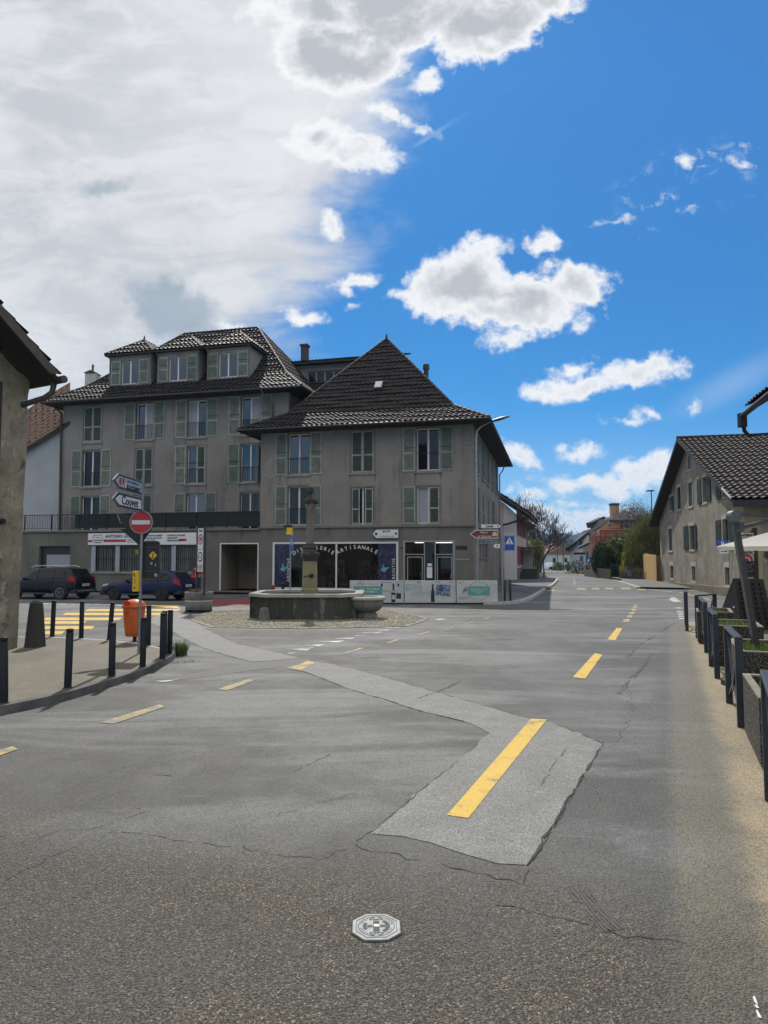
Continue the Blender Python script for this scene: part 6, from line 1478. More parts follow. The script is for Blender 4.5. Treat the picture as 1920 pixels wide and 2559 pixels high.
# ================================================================== PERSON (seen between the zone board and the planter)
def person(name, label, loc, rot, jacket, trousers, h=1.7):
    t = thing(name, label, 'person', loc, rot)
    import bmesh
    s = h / 1.7
    J = {'pel': (0, 0, .93), 'sp': (0, 0, 1.12), 'ch': (0, -.01, 1.32), 'nk': (0, 0, 1.46), 'hd': (0, -.01, 1.56), 'tp': (0, 0, 1.68),
         'lh': (-.09, 0, .88), 'lk': (-.10, -.03, .48), 'la': (-.11, .02, .08), 'lt': (-.12, -.14, .03), 'rh': (.09, 0, .88), 'rk': (.11, -.02, .48), 'ra': (.13, .03, .08), 'rt': (.14, -.13, .03),
         'ls': (-.18, 0, 1.40), 'le': (-.24, .03, 1.13), 'lw': (-.20, -.10, .93), 'lf': (-.19, -.14, .86), 'rs': (.18, 0, 1.40), 're': (.26, .02, 1.14), 'rw': (.24, -.16, 1.02), 'rf': (.22, -.23, .99)}
    Rr = {'pel': .15, 'sp': .135, 'ch': .15, 'nk': .055, 'hd': .095, 'tp': .07, 'lh': .095, 'lk': .062, 'la': .045, 'lt': .04, 'rh': .095, 'rk': .062, 'ra': .045, 'rt': .04, 'ls': .062, 'le': .045, 'lw': .032, 'lf': .03, 'rs': .062, 're': .045, 'rw': .032, 'rf': .03}
    Ed = [('pel', 'sp'), ('sp', 'ch'), ('ch', 'nk'), ('nk', 'hd'), ('hd', 'tp'), ('pel', 'lh'), ('lh', 'lk'), ('lk', 'la'), ('la', 'lt'), ('pel', 'rh'), ('rh', 'rk'), ('rk', 'ra'), ('ra', 'rt'), ('ch', 'ls'), ('ls', 'le'), ('le', 'lw'), ('lw', 'lf'), ('ch', 'rs'), ('rs', 're'), ('re', 'rw'), ('rw', 'rf')]
    def skinned(nm, keys, mat, grow=0.0):
        ks = [k for k in J if k in keys]; ix = {k: i for i, k in enumerate(ks)}
        me = bpy.data.meshes.new(nm); me.from_pydata([tuple(Vector(J[k]) * s) for k in ks], [(ix[a], ix[b]) for a, b in Ed if a in ix and b in ix], [])
        o = bpy.data.objects.new(nm, me); COL.objects.link(o); o.parent = t; me.materials.append(mat)
        sk_ = o.modifiers.new('skin', 'SKIN'); sv = me.skin_vertices[0].data
        for k in ks: r = (Rr[k] + grow) * s; sv[ix[k]].radius = (r, r * (.75 if k in ('pel', 'sp', 'ch') else 1))
        sv[0].use_root = True; sb = o.modifiers.new('sub', 'SUBSURF'); sb.levels = 2; sb.render_levels = 2; return o
    SKIN = M('skin', (.42, .25, .18), .6)
    skinned('body', list(J), SKIN)
    skinned('jacket', ['pel', 'sp', 'ch', 'ls', 'le', 'lw', 'rs', 're', 'rw'], jacket, .014)
    skinned('trousers', ['pel', 'lh', 'lk', 'la', 'rh', 'rk', 'ra'], trousers, .012)
    m_ = MB(); m_.lathe([(.02, .10), (.08, .08), (.103, .03), (.105, -.03), (.09, -.07)], (0, .012, 1.59 * s), 16); m_.build('hair', M('dark_hair', (.03, .02, .015), .7), t)
    return t
pw = at(493, 1470, 36.4)
person('person', 'person in a red jacket and dark blue trousers standing behind the zone board', (pw.x, pw.y, .1), R(20), M('red_jacket', (.32, .02, .03), .8), M('navy_trousers', (.02, .025, .05), .9), 1.68)
hy = at(682, 1474, 34.5)
hd_ = thing('hydrant', 'small red object, a stubby hydrant, just above the left rim of the fountain', 'hydrant', (hy.x, hy.y, .1))
MB().lathe([(.12, 0), (.12, .05), (.09, .08), (.09, .42), (.11, .45), (.10, .55), (.03, .6)], n=14).cyl((-.17, 0, .36), (.17, 0, .36), .045, n=8).build('body', M('faded_red', (.22, .02, .03), .6), hd_)
for (px, py, yy, hh, lab) in ((879, 1474, 34.8, .85, 'short dark post seen above the right end of the fountain basin'), (707, 1474, 34.8, .75, 'short dark post seen above the left part of the fountain rim')):
    p = at(px, py, yy); o = MB().lathe([(.08, 0), (.075, hh * .7), (.11, hh * .78), (.10, hh * .95), (.03, hh)], n=12).build('short_post', BLK, None, loc=(p.x, p.y, .1)); tag(o, lab, 'bollard', 'short posts on the shop pavement')

for i, (px, py, yy) in enumerate(((1262, 1497, 33.5), (1276, 1496, 34.0))):
    p = G(px, 1502, .12); o = MB().lathe([(.055, 0), (.055, .92), (.03, .96)], n=12).build('pavement_bollard', BLK, None, loc=(p.x, p.y, .12)); tag(o, 'black bollard on the pavement right of the sign post, ' + ('left of a pair' if i == 0 else 'right of a pair'), 'bollard', 'bollards beside the corner house')

# ================================================================== OLD LIMESTONE HOUSE, LEFT EDGE
LHX, LHY = -8.12, 15.05
LD = Vector((.47, .88)).normalized()
lh = thing('limestone_house', 'old weathered limestone house at the left picture edge with a deep dark overhanging roof', 'house', (LHX, LHY, 0), math.atan2(LD.y, LD.x))
# local x runs along the gable towards its far corner (x = 0); -y is outside; y runs back along the hidden side wall
def LW_(p): d = Vector((p.x - LHX, p.y - LHY)); return Vector((d.dot(LD), d.dot(Vector((-LD.y, LD.x))), p.z))
def quadgrid(mb, f, n, m, mi=0):
    v = [f(i / n, j / m) for j in range(m + 1) for i in range(n + 1)]
    mb.add(v, [(j * (n + 1) + i, j * (n + 1) + i + 1, (j + 1) * (n + 1) + i + 1, (j + 1) * (n + 1) + i) for j in range(m) for i in range(n)], mi, True)
from mathutils import noise as mn
tipw = at(150, 938, 14.95); tp_ = LW_(tipw); slope = .80
rise = lambda x: tp_.z + (tp_.x - x) * slope
m_ = MB()
def fw(u, v):
    x = -9 + 9 * u; z = (rise(x) - .25) * v
    b = mn.noise(Vector((x * 1.6, 0, z * 1.3))) * .035 + mn.noise(Vector((x * 5, 3, z * 5))) * .014
    return (x + (.10 + .10 * v + mn.noise(Vector((0, 9, z * 1.7))) * .03 if u == 1 else 0), b - (1 - min(1, z / 5)) * .05, z)
quadgrid(m_, fw, 130, 100)
def fs(u, v):
    c = fw(1, v); return (c[0] * (1 - u), c[1] * (1 - u) + 10 * u, c[2])
quadgrid(m_, fs, 12, 60)
m_.build('wall', WALL_OLD, lh)
yg = tp_.y; xe = tp_.x
m_ = MB(); m_.prism([(xe, yg + .04, tp_.z - .05), (xe - 10, yg + .04, rise(xe - 10) - .05), (xe - 10, 10.5, rise(xe - 10) - .05), (xe, 10.5, tp_.z - .05)], (0, 0, -.12)); m_.build('eaves_boarding', SOFF, lh)
m_ = MB(); m_.prism([(xe - .02, yg - .02, tp_.z + .03), (xe - 10, yg - .02, rise(xe - 10) + .03), (xe - 10, yg - .02, rise(xe - 10) - .22), (xe - .25, yg - .02, tp_.z - .02)], (0, .05, 0)); m_.build('barge_board', M('weathered_board', (.09, .075, .06), .85, var=.3), lh)
tile_face([(xe, 10.5, tp_.z), (xe, yg - .03, tp_.z), (xe - 10, yg - .03, rise(xe - 10)), (xe - 10, 10.5, rise(xe - 10))], TILE_D, lh, tw=.26, rh=.36, amp=.03, step=.06)
m_ = MB(); m_.cyl((xe + .06, yg - .08, tp_.z - .08), (xe + .06, 10.5, tp_.z - .08), .085, n=12); m_.tube([(xe + .03, yg + .22, tp_.z - .12), (xe + .0, yg + .25, tp_.z - .36), (xe - .12, yg + .35, tp_.z - .50), (-.05, yg + 1.2, tp_.z - .72), (.06, yg + 2.6, tp_.z - 1.0), (.06, yg + 2.7, .2)], .065); m_.build('gutter', M('dull_gutter', (.07, .062, .055), .6, .3), lh)
def lpx(px, py): # point on the gable plane
    r = ray(px, py); nx, ny = LD.y, -LD.x; k = (LHX * nx + LHY * ny) / (r[0] * nx + r[1] * ny); return LW_(Vector((r[0] * k, r[1] * k, HC + r[2] * k)))
a, b = lpx(4, 955), lpx(4, 1255); MB().box(a.x - 1.2, a.x, -.05, .12, b.z, a.z).build('window_recess', BLK, lh)
c = lpx(2, 1303); MB().cyl((c.x, -.10, c.z), (c.x, 0, c.z), .06, n=16).build('iron_ring', BLK, lh)
c = lpx(3, 862); MB().box(c.x - .3, c.x, -.06, -.02, c.z - .12, c.z + .10).build('vent_grille', BLK, lh)

# ================================================================== WHITE-WALLED HOUSE BETWEEN THE TWO
wh = thing('white_gabled_house', 'house with a pale blue-white wall and old red-brown tiled roof left of the apartment house', 'house', (0, 0, 0))
Yw = 46.9; a = at(40, 1142, Yw); b = at(172, 1058, Yw - .5)
m_ = MB(); m_.poly([(a.x, Yw, 0), (b.x, Yw - .5, 0), (b.x, Yw - .5, b.z), (a.x, Yw, a.z)]); m_.poly([(a.x, Yw, 0), (a.x - .2, Yw + 12, 0), (a.x - .2, Yw + 12, a.z), (a.x, Yw, a.z)]); m_.build('wall', WALL_W, wh)
c = at(40, 968, Yw + 10); d = at(176, 955, Yw + 10)
fl = Vector(b) + (Vector(a) - Vector(b)) * 1.0
A3, B3_ = Vector((a.x, Yw - .35, a.z + .05)), Vector((b.x + .2, Yw - .8, b.z + .08)); Dd = Vector(d)
nrm = (B3_ - A3).cross(Dd - A3).normalized(); C3 = Vector((c.x, c.y, 0)); C3.z = A3.z - (nrm.x * (C3.x - A3.x) + nrm.y * (C3.y - A3.y)) / nrm.z
tile_face([A3, B3_, Dd, C3], TILE_R, wh, tw=.22, rh=.30, amp=.02, step=.03)
m_ = MB(); m_.prism([A3 - Vector((0, 0, .04)), B3_ - Vector((0, 0, .04)), Dd - Vector((0, 0, .04)), C3 - Vector((0, 0, .04))], (0, 0, -.18)); m_.build('eaves_boarding', SOFF, wh)
sh = MB(); rr = random.Random(5); u_ = (B3_ - A3); w__ = (C3 - A3)
for j in range(12):
    for i in range(9):
        p = A3 + u_ * ((i + .5 + rr.uniform(-.1, .1)) / 9.0) + w__ * ((j + .6) / 12.5) + (Dd - C3 - u_) * ((i + .5) / 9) * ((j + .6) / 12.5) + nrm * (.07 if nrm.z > 0 else -.07); sh.bar(p, p + u_.normalized() * .22, .05, .03)
sh.build('snow_guard', M('snow_guard_iron', (.03, .02, .015), .8), wh)['kind'] = 'stuff'
cw = at(213, 935, Yw + 11); cm_ = MB(); cm_.box(cw.x - .0, cw.x + .95, cw.y, cw.y + .9, 9, at(213, 932, Yw + 11).z); cm_.build('chimney', M('chimney_white', (.42, .42, .40), .8, grime=.3), wh)
cm_ = MB(); cm_.prism([(cw.x - .1, cw.y - .1, at(213, 932, Yw + 11).z), (cw.x + 1.05, cw.y - .1, at(213, 932, Yw + 11).z), (cw.x + .48, cw.y - .1, at(213, 932, Yw + 11).z + .25)], (0, 1.1, 0)); cm_.cyl((cw.x + .48, cw.y + .4, cw.z), (cw.x + .48, cw.y + .4, cw.z + .95), .09, n=8); cm_.build('chimney_cap', DKPIPE, wh)

# ================================================================== FARMHOUSE ON THE RIGHT
fang = math.atan2(.976, .218)
fh = thing('farmhouse', 'large rough-rendered farmhouse on the right with a broad gable and dark green shutters', 'farmhouse', (17.66, 33.4, 0), fang)
# local x runs away along the gable wall; outside (street) is +y
Lf = 23.6; ze_ = 5.0; zap = 9.75
fw_ = [(17.9, 19.2, 5.6, 6.6), (14.8, 16.1, 5.5, 7.05), (11.1, 12.3, 5.45, 7.0), (7.35, 8.35, 5.4, 6.9), (3.15, 3.85, 5.35, 6.15), (18.3, 19.8, 2.6, 4.25), (11.0, 12.35, 2.6, 4.15), (2.9, 4.05, 2.6, 4.15), (18.15, 19.45, .5, 1.45), (10.85, 12.0, .55, 1.5), (2.75, 3.85, .6, 1.55)]
m_ = MB(); wall_holes(m_, 0, Lf, 0, ze_, [h for h in fw_ if h[3] < ze_], y=0, depth=-.25)
# gable above the eaves, built in columns so that the openings stay open
cols_ = sorted({0, Lf, Lf / 2} | {h[0] for h in fw_ if h[3] >= ze_} | {h[1] for h in fw_ if h[3] >= ze_} | {11.2, 12.2})
top_ = lambda x: ze_ + (zap - ze_) * (1 - abs(x - Lf / 2) / (Lf / 2))
for a, b in zip(cols_[:-1], cols_[1:]):
    hh = sorted([h for h in fw_ + [(11.2, 12.2, 7.9, 8.5)] if h[3] >= ze_ and h[0] <= a + .01 and h[1] >= b - .01], key=lambda h: h[2]); z = ze_
    for h in hh: m_.poly([(a, 0, z), (b, 0, z), (b, 0, h[2]), (a, 0, h[2])]); z = h[3]
    m_.poly([(a, 0, z), (b, 0, z), (b, 0, top_(b)), (a, 0, top_(a))])
for h in fw_ + [(11.2, 12.2, 7.9, 8.5)]:
    if h[3] >= ze_:
        for q in ([(h[0], 0, h[2]), (h[1], 0, h[2]), (h[1], -.25, h[2]), (h[0], -.25, h[2])], [(h[0], 0, h[3]), (h[1], 0, h[3]), (h[1], -.25, h[3]), (h[0], -.25, h[3])], [(h[0], 0, h[2]), (h[0], 0, h[3]), (h[0], -.25, h[3]), (h[0], -.25, h[2])], [(h[1], 0, h[2]), (h[1], 0, h[3]), (h[1], -.25, h[3]), (h[1], -.25, h[2])]): m_.poly(q)
m_.poly([(Lf, 0, 0), (Lf, -14, 0), (Lf, -14, ze_), (Lf, 0, ze_)])
m_.build('wall', WALL_F, fh)
# eaves side towards the viewer (local x = 0 plane)
sf = [(-3.1, -2.0, 2.7, 4.1), (-6.4, -5.2, .8, 2.2)]
m_ = MB(); wall_holes(m_, -14, 0, 0, ze_, [(-6.6, -5.3, 2.9, 4.3), (-3.5, -.95, .75, 2.05)], y=0, depth=.2, axis='y'); m_.build('wall', WALL_F, fh)
m_ = MB(); m_.box(-.03, .0, -.75, -.0, .6, 5.0); m_.box(0, .9, .0, .03, 3.1, 4.75) if False else None; m_.build('quoin', WALL_Y, fh)
MB().box(-.05, 0, -3.6, -.85, 2.07, 2.35).build('lintel', SGK, fh)
w0 = window(fh, -3.5, -.95, .75, 2.05, y=.12, axis='y', sill=False, mull=3, glass=M('pale_blind', (.34, .35, .30), .7), frame=SHP)
MB().box(-.06, 0, -3.0, -1.3, 2.95, 3.1).box(-.06, 0, -3.0, -1.3, 2.72, 2.87).build('vent_slots', BLK, fh)
MB().box(-.02, 0, -3.4, -.9, 2.4, 2.7).build('lettering_panel', M('grey_panel', (.30, .29, .26), .8), fh)
STS = M('pale_stone_surround', (.42, .40, .34), .85, var=.15, grime=.3)
SHG = M('dark_green_shutter', (.022, .034, .026), .6, var=.3, vs_=4)
def fwin(a, b, c, d, fill=None, thick=.14, g=GL_D):
    y = .02; mb = MB(); s_ = thick
    mb.box(a - s_, a, -.0, .03, c - s_, d + s_ * 1.6); mb.box(b, b + s_, -.0, .03, c - s_, d + s_ * 1.6); mb.box(a, b, 0, .03, d, d + s_ * 1.6); mb.box(a, b, 0, .05, c - s_, c)
    w = mb.build('window', STS, fh); MB().box(a, b, -.2, -.18, c, d).build('pane', g, w)
    m2 = MB(); xm = (a + b) / 2; m2.box(xm - .04, xm + .04, -.18, -.14, c, d); m2.box(a, a + .05, -.18, -.14, c, d); m2.box(b - .05, b, -.18, -.14, c, d); m2.build('window_frame', M('dull_green_frame', (.10, .12, .10), .6), w)
    return w
def fshut(a, b, c, d, y=.03, ajar=0):
    mb = MB(); mb.box(a, b, y, y + .035, c, d); 
    for z in (c + .25, d - .3): mb.box(a, b, y + .035, y + .05, z, z + .07)
    n = int((b - a) / .16)
    for i in range(1, n): x = a + (b - a) * i / n; mb.box(x - .006, x + .006, y + .035, y + .04, c, d, 1)
    return mb.build('shutter', [SHG, BLK], fh)
W_ = fw_
fwin(*W_[0]); fshut(17.35, 17.9, 5.55, 6.6, .05)
fwin(*W_[1]); fshut(15.5, 16.05, 5.5, 7.0, -.05)
fwin(*W_[2]); fshut(11.12, 11.7, 5.47, 6.97, -.06); fshut(11.72, 12.28, 5.47, 6.97, -.06)
fwin(*W_[3]); fshut(8.55, 9.6, 5.4, 6.95); fshut(6.3, 7.25, 5.4, 6.9)
fwin(*W_[4], thick=.1); fshut(4.0, 5.0, 5.3, 6.2)
fwin(*W_[5]); fshut(18.35, 19.75, 2.65, 4.2, -.1)
fwin(*W_[6]); fshut(12.55, 14.0, 2.6, 4.2); fshut(10.2, 10.85, 2.6, 4.15)
fwin(*W_[7]); fshut(4.25, 5.35, 2.6, 4.15); fshut(1.9, 2.75, 2.6, 4.15)
for q in W_[8:]: fwin(*q, thick=.17)
# arched attic light
mb = MB(); n = 12
for i in range(n):
    a0_, a1_ = math.pi * i / n, math.pi * (i + 1) / n
    P0 = lambda r, a: (11.7 + r * math.cos(a), 8.5 + r * .9 * math.sin(a))
    p, q, r_, s_ = P0(.5, a0_), P0(.68, a0_), P0(.68, a1_), P0(.5, a1_); mb.prism([(p[0], 0, p[1]), (q[0], 0, q[1]), (r_[0], 0, r_[1]), (s_[0], 0, s_[1])], (0, .03, 0))
mb.box(11.02, 11.2, 0, .03, 7.8, 8.5); mb.box(12.2, 12.38, 0, .03, 7.8, 8.5); mb.box(11.2, 12.2, 0, .04, 7.76, 7.9)
aw = mb.build('attic_window', STS, fh)
MB().prism([(11.2, .006, 7.9), (12.2, .006, 7.9)] + [(11.7 + .5 * math.cos(math.pi * i / 10), .006, 8.5 + .45 * math.sin(math.pi * i / 10)) for i in range(11)], (0, -.004, 0)).build('pane', BLK, aw)
m_ = MB(); m_.add([(-.4, .16, -.1), (Lf + .2, .16, -.1), (Lf + .2, .16, .10), (-.4, .16, .55), (-.4, 0, -.1), (Lf + .2, 0, -.1), (Lf + .2, 0, .12), (-.4, 0, .57)], [(0, 1, 2, 3), (3, 2, 6, 7), (0, 3, 7, 4), (1, 2, 6, 5)]); m_.box(-.15, 0, -14, .16, 0, .55); m_.build('plinth', stucco('plinth_render', (.17, .155, .11), (.22, .20, .15), (.1, .09, .07), .6, .6, 9, 40), fh)
# roof
ov = .75; ovx = .95; zr_ = zap + .22; sl2 = (zap - ze_) / (Lf / 2)
tile_face([(-ovx, -16, zr_ - (Lf / 2 + ovx) * sl2), (-ovx, ov, zr_ - (Lf / 2 + ovx) * sl2), (Lf / 2, ov, zr_), (Lf / 2, -16, zr_)], TILE_F, fh, tw=.34, rh=.44, amp=.05, step=.10)
MB().poly([(Lf + ovx, -16, zr_ - (Lf / 2 + ovx) * sl2), (Lf + ovx, ov, zr_ - (Lf / 2 + ovx) * sl2), (Lf / 2, ov, zr_), (Lf / 2, -16, zr_)]).build('roof_slope', TILE_F, fh)
for sg in (0, 1):
    xe = -ovx + .03 if sg == 0 else Lf + ovx - .03
    MB().prism([(xe, ov - .02, zr_ - (Lf / 2 + ovx) * sl2 - .03), (Lf / 2, ov - .02, zr_ - .03), (Lf / 2, -15.9, zr_ - .03), (xe, -15.9, zr_ - (Lf / 2 + ovx) * sl2 - .03)], (0, 0, -.17)).build('eaves_boarding', SOFF, fh)
m_ = MB(); ridge(m_, (Lf / 2, ov, zr_ + .04), (Lf / 2, -16, zr_ + .04), .13); m_.build('ridge_tiles', TILE_D, fh)
ze2 = zr_ - (Lf / 2 + ovx) * sl2
MB().box(-ovx - .12, -ovx + .04, -16, ov, ze2 - .34, ze2 - .02).build('fascia_gutter', BLK, fh)
MB().bar((-ovx + .2, ov + .02, ze2 + .1), (0.9, ov + .02, ze2 + .75), .03, .10).build('verge_flashing', FRW, fh)
MB().box(Lf - .4, Lf + ovx, .02, ov - .02, ze_ - .9, ze2 - .15) if False else None

# ---- timber fence beside the farmhouse
tf = thing('timber_fence', 'tall fence of fresh yellow vertical boards butting against the far corner of the farmhouse', 'fence', (22.95, 57.2, 0))
a_, b_ = Vector((23.35, 61.6)), Vector((22.35, 56.2)); dv = (b_ - a_); n = 15; m_ = MB(); 
for i in range(n):
    p, q = a_ + dv * (i / n), a_ + dv * ((i + .93) / n); h1 = 2.15 + random.uniform(-.05, .08) - .1 * i / n + .15; pl_ = Vector((dv.y, -dv.x)).normalized() * -.03
    o3 = Vector((22.95, 57.2)); p -= o3; q -= o3
    m_.prism([(p.x, p.y, .1), (q.x, q.y, .1), (q.x, q.y, h1), ((p.x + q.x) / 2, (p.y + q.y) / 2, h1 + .09), (p.x, p.y, h1)], (pl_.x, pl_.y, 0))
m_.build('boards', WOODY, tf)
m_ = MB(); o3 = Vector((22.95, 57.2)); p, q = b_ - o3, Vector((23.3, 56.9)) - o3; m_.prism([(p.x, p.y, .1), (q.x, q.y, .1), (q.x, q.y, 2.2), (p.x, p.y, 2.2)], (.02, .03, 0)); m_.build('side_boards', planks('brown_planks', (.28, .15, .06), (.36, .20, .09), .14), tf)

# ================================================================== NEAR HOUSE AT THE RIGHT EDGE (only its eaves show)
nh = thing('near_house', 'near house at the right picture edge, only its dark roof corner and gutter showing', 'house', (0, 0, 0))
Yn = 20; tp = at(1876, 1035, Yn)
zE = tp.z + .1; vx = Vector((-.264, -1)).normalized()
def NP(s_, r_): return (tp.x + .75 + vx.x * s_ - vx.y * r_, tp.y + vx.y * s_ + vx.x * r_)   # s towards the viewer, r into the house
m_ = MB(); P1, P2, P3, P4 = NP(.3, 0), NP(17, 0), NP(17, 8), NP(.3, 8)
for a, b in ((P1, P2), (P2, P3), (P3, P4), (P4, P1)): m_.poly([(*a, 0), (*b, 0), (*b, zE), (*a, zE)])
m_.build('wall', WALL_OLD, nh)
P = [NP(-.5, -.7), NP(17.6, -.7), NP(17.6, 4), NP(-.5, 4)]
m_ = MB(); m_.prism([(*P[0], zE + .02), (*P[1], zE + .02), (*P[2], zE + 2.9), (*P[3], zE + 2.9)], (0, 0, .16)); m_.build('eaves_boarding', SOFF, nh)
tile_face([(*P[0], zE + .2), (*P[1], zE + .2), (*P[2], zE + 3.08), (*P[3], zE + 3.08)], TILE_F, nh, tw=.3, rh=.36)
m_ = MB(); g0, g1 = NP(-.55, -.78), NP(17.6, -.78); m_.cyl((*g0, zE), (*g1, zE), .085, n=12); m_.box(g0[0] - .1, g0[0] + .1, g0[1] - .1, g0[1] + .1, zE - .35, zE + .08)
m_.tube([(g0[0] + .04, g0[1], zE - .3), (g0[0] + .08, g0[1] + .05, zE - .45), (g0[0] + .25, g0[1] + .1, zE - .60), (NP(.2, -.1)[0], NP(.2, -.1)[1], zE - .68), (NP(.2, -.06)[0], NP(.2, -.06)[1], 0)], .06); m_.build('gutter', BLK, nh)

# ================================================================== RAILINGS AND PLANTERS ON THE RIGHT
def railing(p0, p1, label, z=0.0):
    a, b = Vector(p0), Vector(p1); L_ = (b - a).length; ang = math.atan2((b - a).y, (b - a).x)
    t = thing('street_railing', label, 'railing', (a.x, a.y, z), ang, 'blue-grey street railings along the right gutter')
    for x in (0, L_): MB().box(x - .04, x + .04, -.045, .045, 0, 1.07).build('post', FENCE, t, bevel=.006)
    MB().box(-.04, L_ + .04, -.045, .045, 1.072, 1.11).build('top_rail', FENCE, t, bevel=.006)
    m_ = MB(); zm = .42
    m_.bar((.04, 0, 1.05), (L_ / 2 - .06, 0, zm), .03, .04); m_.bar((L_ - .04, 0, 1.05), (L_ / 2 + .06, 0, zm), .03, .04); m_.bar((.04, 0, .12), (L_ / 2 - .06, 0, zm - .02), .03, .04); m_.bar((L_ - .04, 0, .12), (L_ / 2 + .06, 0, zm - .02), .03, .04)
    m_.build('cross_brace', FENCE, t)
    m_ = MB(); m_.cyl((L_ / 2, -.02, zm - .01), (L_ / 2, .02, zm - .01), .10, n=20); m_.build('hub', FENCE, t)
    return t
railing((2.70, 4.75), (3.34, 6.05), 'nearest blue-grey railing, cut by the right picture edge')
railing((4.42, 8.6), (4.98, 10.0), 'blue-grey railing between the two nearest aggregate planters')
railing((5.78, 12.0), (6.30, 13.3), 'blue-grey railing, third from the viewer, beside the planter with green seedlings')
railing((7.10, 15.2), (7.78, 16.9), 'blue-grey railing, fourth from the viewer, before the planter farthest away')
railing((8.15, 17.9), (9.0, 18.7), 'dark railing seen almost face-on with its cross brace clear, left of the folding board')
railing((8.62, 19.6), (9.3, 21.2), 'far dark railing showing as a narrow sliver beyond the other railings')
def planter(p0, dirv, L_, wd, label, plants, h=.78, reflector=False):
    ang = math.atan2(dirv[1], dirv[0]); t = thing('trough_planter', label, 'planter', (p0[0], p0[1], 0), ang, 'aggregate concrete planters behind the railings')
    e = .07; m_ = MB()
    m_.box(0, L_, -wd, -wd + e, .04, h); m_.box(0, L_, -e, 0, .04, h); m_.box(0, e, -wd + e, -e, .04, h); m_.box(L_ - e, L_, -wd + e, -e, .04, h); m_.box(e, L_ - e, -wd + e, -e, .04, h - .12)
    m_.build('trough', AGG, t, bevel=.012)
    m_ = MB(); r0, r1 = -.004, e + .004
    for q in ((r0, L_ - r0, -wd + r0, -wd + r1), (r0, L_ - r0, -r1, -r0), (r0, r1, -wd + r1, -r1), (L_ - r1, L_ - r0, -wd + r1, -r1)): m_.box(q[0], q[1], q[2], q[3], h + .001, h + .02)
    m_.build('rim', M('planter_rim', (.20, .185, .15), .85, var=.25, bump=.3, grime=.4), t)
    MB().box(.1, .25, -wd + .1, -.1, 0, .045).box(L_ - .25, L_ - .1, -wd + .1, -.1, 0, .045).build('feet', CONC, t)
    MB().poly([(e, -wd + e, h - .08), (L_ - e, -wd + e, h - .08), (L_ - e, -e, h - .08), (e, -e, h - .08)]).build('soil', MATS['soil'], t)
    if plants:
        o = blades(plants, 1, .13, leaf('planter_green', (.06, .13, .02), (.20, .26, .06)), t, 'plants', int(L_ * 91 + p0[0] * 7), h - .08, .011, .9, 1)
        me = o.data
        for v in me.vertices: v.co.x = L_ / 2 + v.co.x * (L_ / 2 - e * 1.6); v.co.y = -wd / 2 + v.co.y * (wd / 2 - e * 1.3)
    if reflector: MB().cyl((-.012, -.42, .30), (0, -.42, .30), .05, n=20).build('reflector', REDB, t)
    return t
planter((3.70, 6.85), (.38, .925), 1.5, .62, 'nearest aggregate concrete planter with a round red reflector on its near end', 240, .70, True)
planter((5.02, 9.75), (.37, .93), 1.62, .72, 'aggregate concrete planter with small green seedlings, second nearest', 620, .76)
planter((6.42, 13.4), (.38, .925), 1.5, .85, 'aggregate concrete planter full of low green plants, third from the viewer', 800, .76)
planter((7.62, 16.75), (.40, .917), 1.5, .8, 'farthest aggregate concrete planter, beside the face-on railing', 400, .76)
# kerb chips
for (x, y) in ((5.55, 11.95), (6.35, 14.15)):
    pass

# ---- parasol
pp = thing('parasol', 'white cantilever parasol with a leaning grey mast and twin arms at the right edge', 'parasol', (6.02, 11.0, 0))
PG = M('parasol_grey', (.15, .16, .175), .42, .5, var=.1)
O = Vector((6.02, 11.0, 0)); tq = at(1834, 1290, 9.9) - O
m_ = MB(); m_.bar((0, 0, .05), (tq.x, tq.y, tq.z), .105, .085, up=(1, 0, 0)); m_.build('mast', PG, pp, bevel=.012)
MB().box(-.45, .45, -.45, .45, 0, .08).build('base', BLK, pp)
dsc = Vector((tq.x, tq.y - .07, tq.z + .0)); m_ = MB(); m_.cyl(dsc, dsc + Vector((0, .14, 0)), .083, n=28); m_.cyl(dsc - Vector((0, .012, 0)), dsc, .03, n=14); m_.build('pivot', M('pivot_grey', (.20, .21, .22), .4, .5), pp, bevel=.01)
hub = Vector((8.4, 10.6, 2.85)) - O
m_ = MB(); e1 = at(1921, 1296, 10.05) - O; e1b = e1 + (e1 - tq).normalized() * 2.0; m_.bar(tq + Vector((.03, 0, .03)), e1b, .055, .06, up=(0, 1, 0)); m_.build('upper_arm', PG, pp)
s1 = at(1850, 1319, 9.95) - O; s2 = at(1921, 1301, 10.0) - O; m_ = MB(); m_.bar(s1, s2 + (s2 - s1).normalized() * .6, .05, .055, up=(0, 1, 0)); m_.box(s1.x - .08, s1.x + .05, s1.y - .03, s1.y + .03, s1.z - .06, s1.z + .08); m_.build('lower_arm', PG, pp)
cen = Vector((7.75, 11.6, 2.85)) - O; tipL = at(1789.5, 1366, 11.7) - O
u1 = Vector((tipL.x - cen.x, tipL.y - cen.y)); rad = u1.length; cor = []
for k in range(4): a = math.atan2(u1.y, u1.x) + k * math.pi / 2; cor.append(Vector((cen.x + rad * math.cos(a), cen.y + rad * math.sin(a), tipL.z)))
m_ = MB()
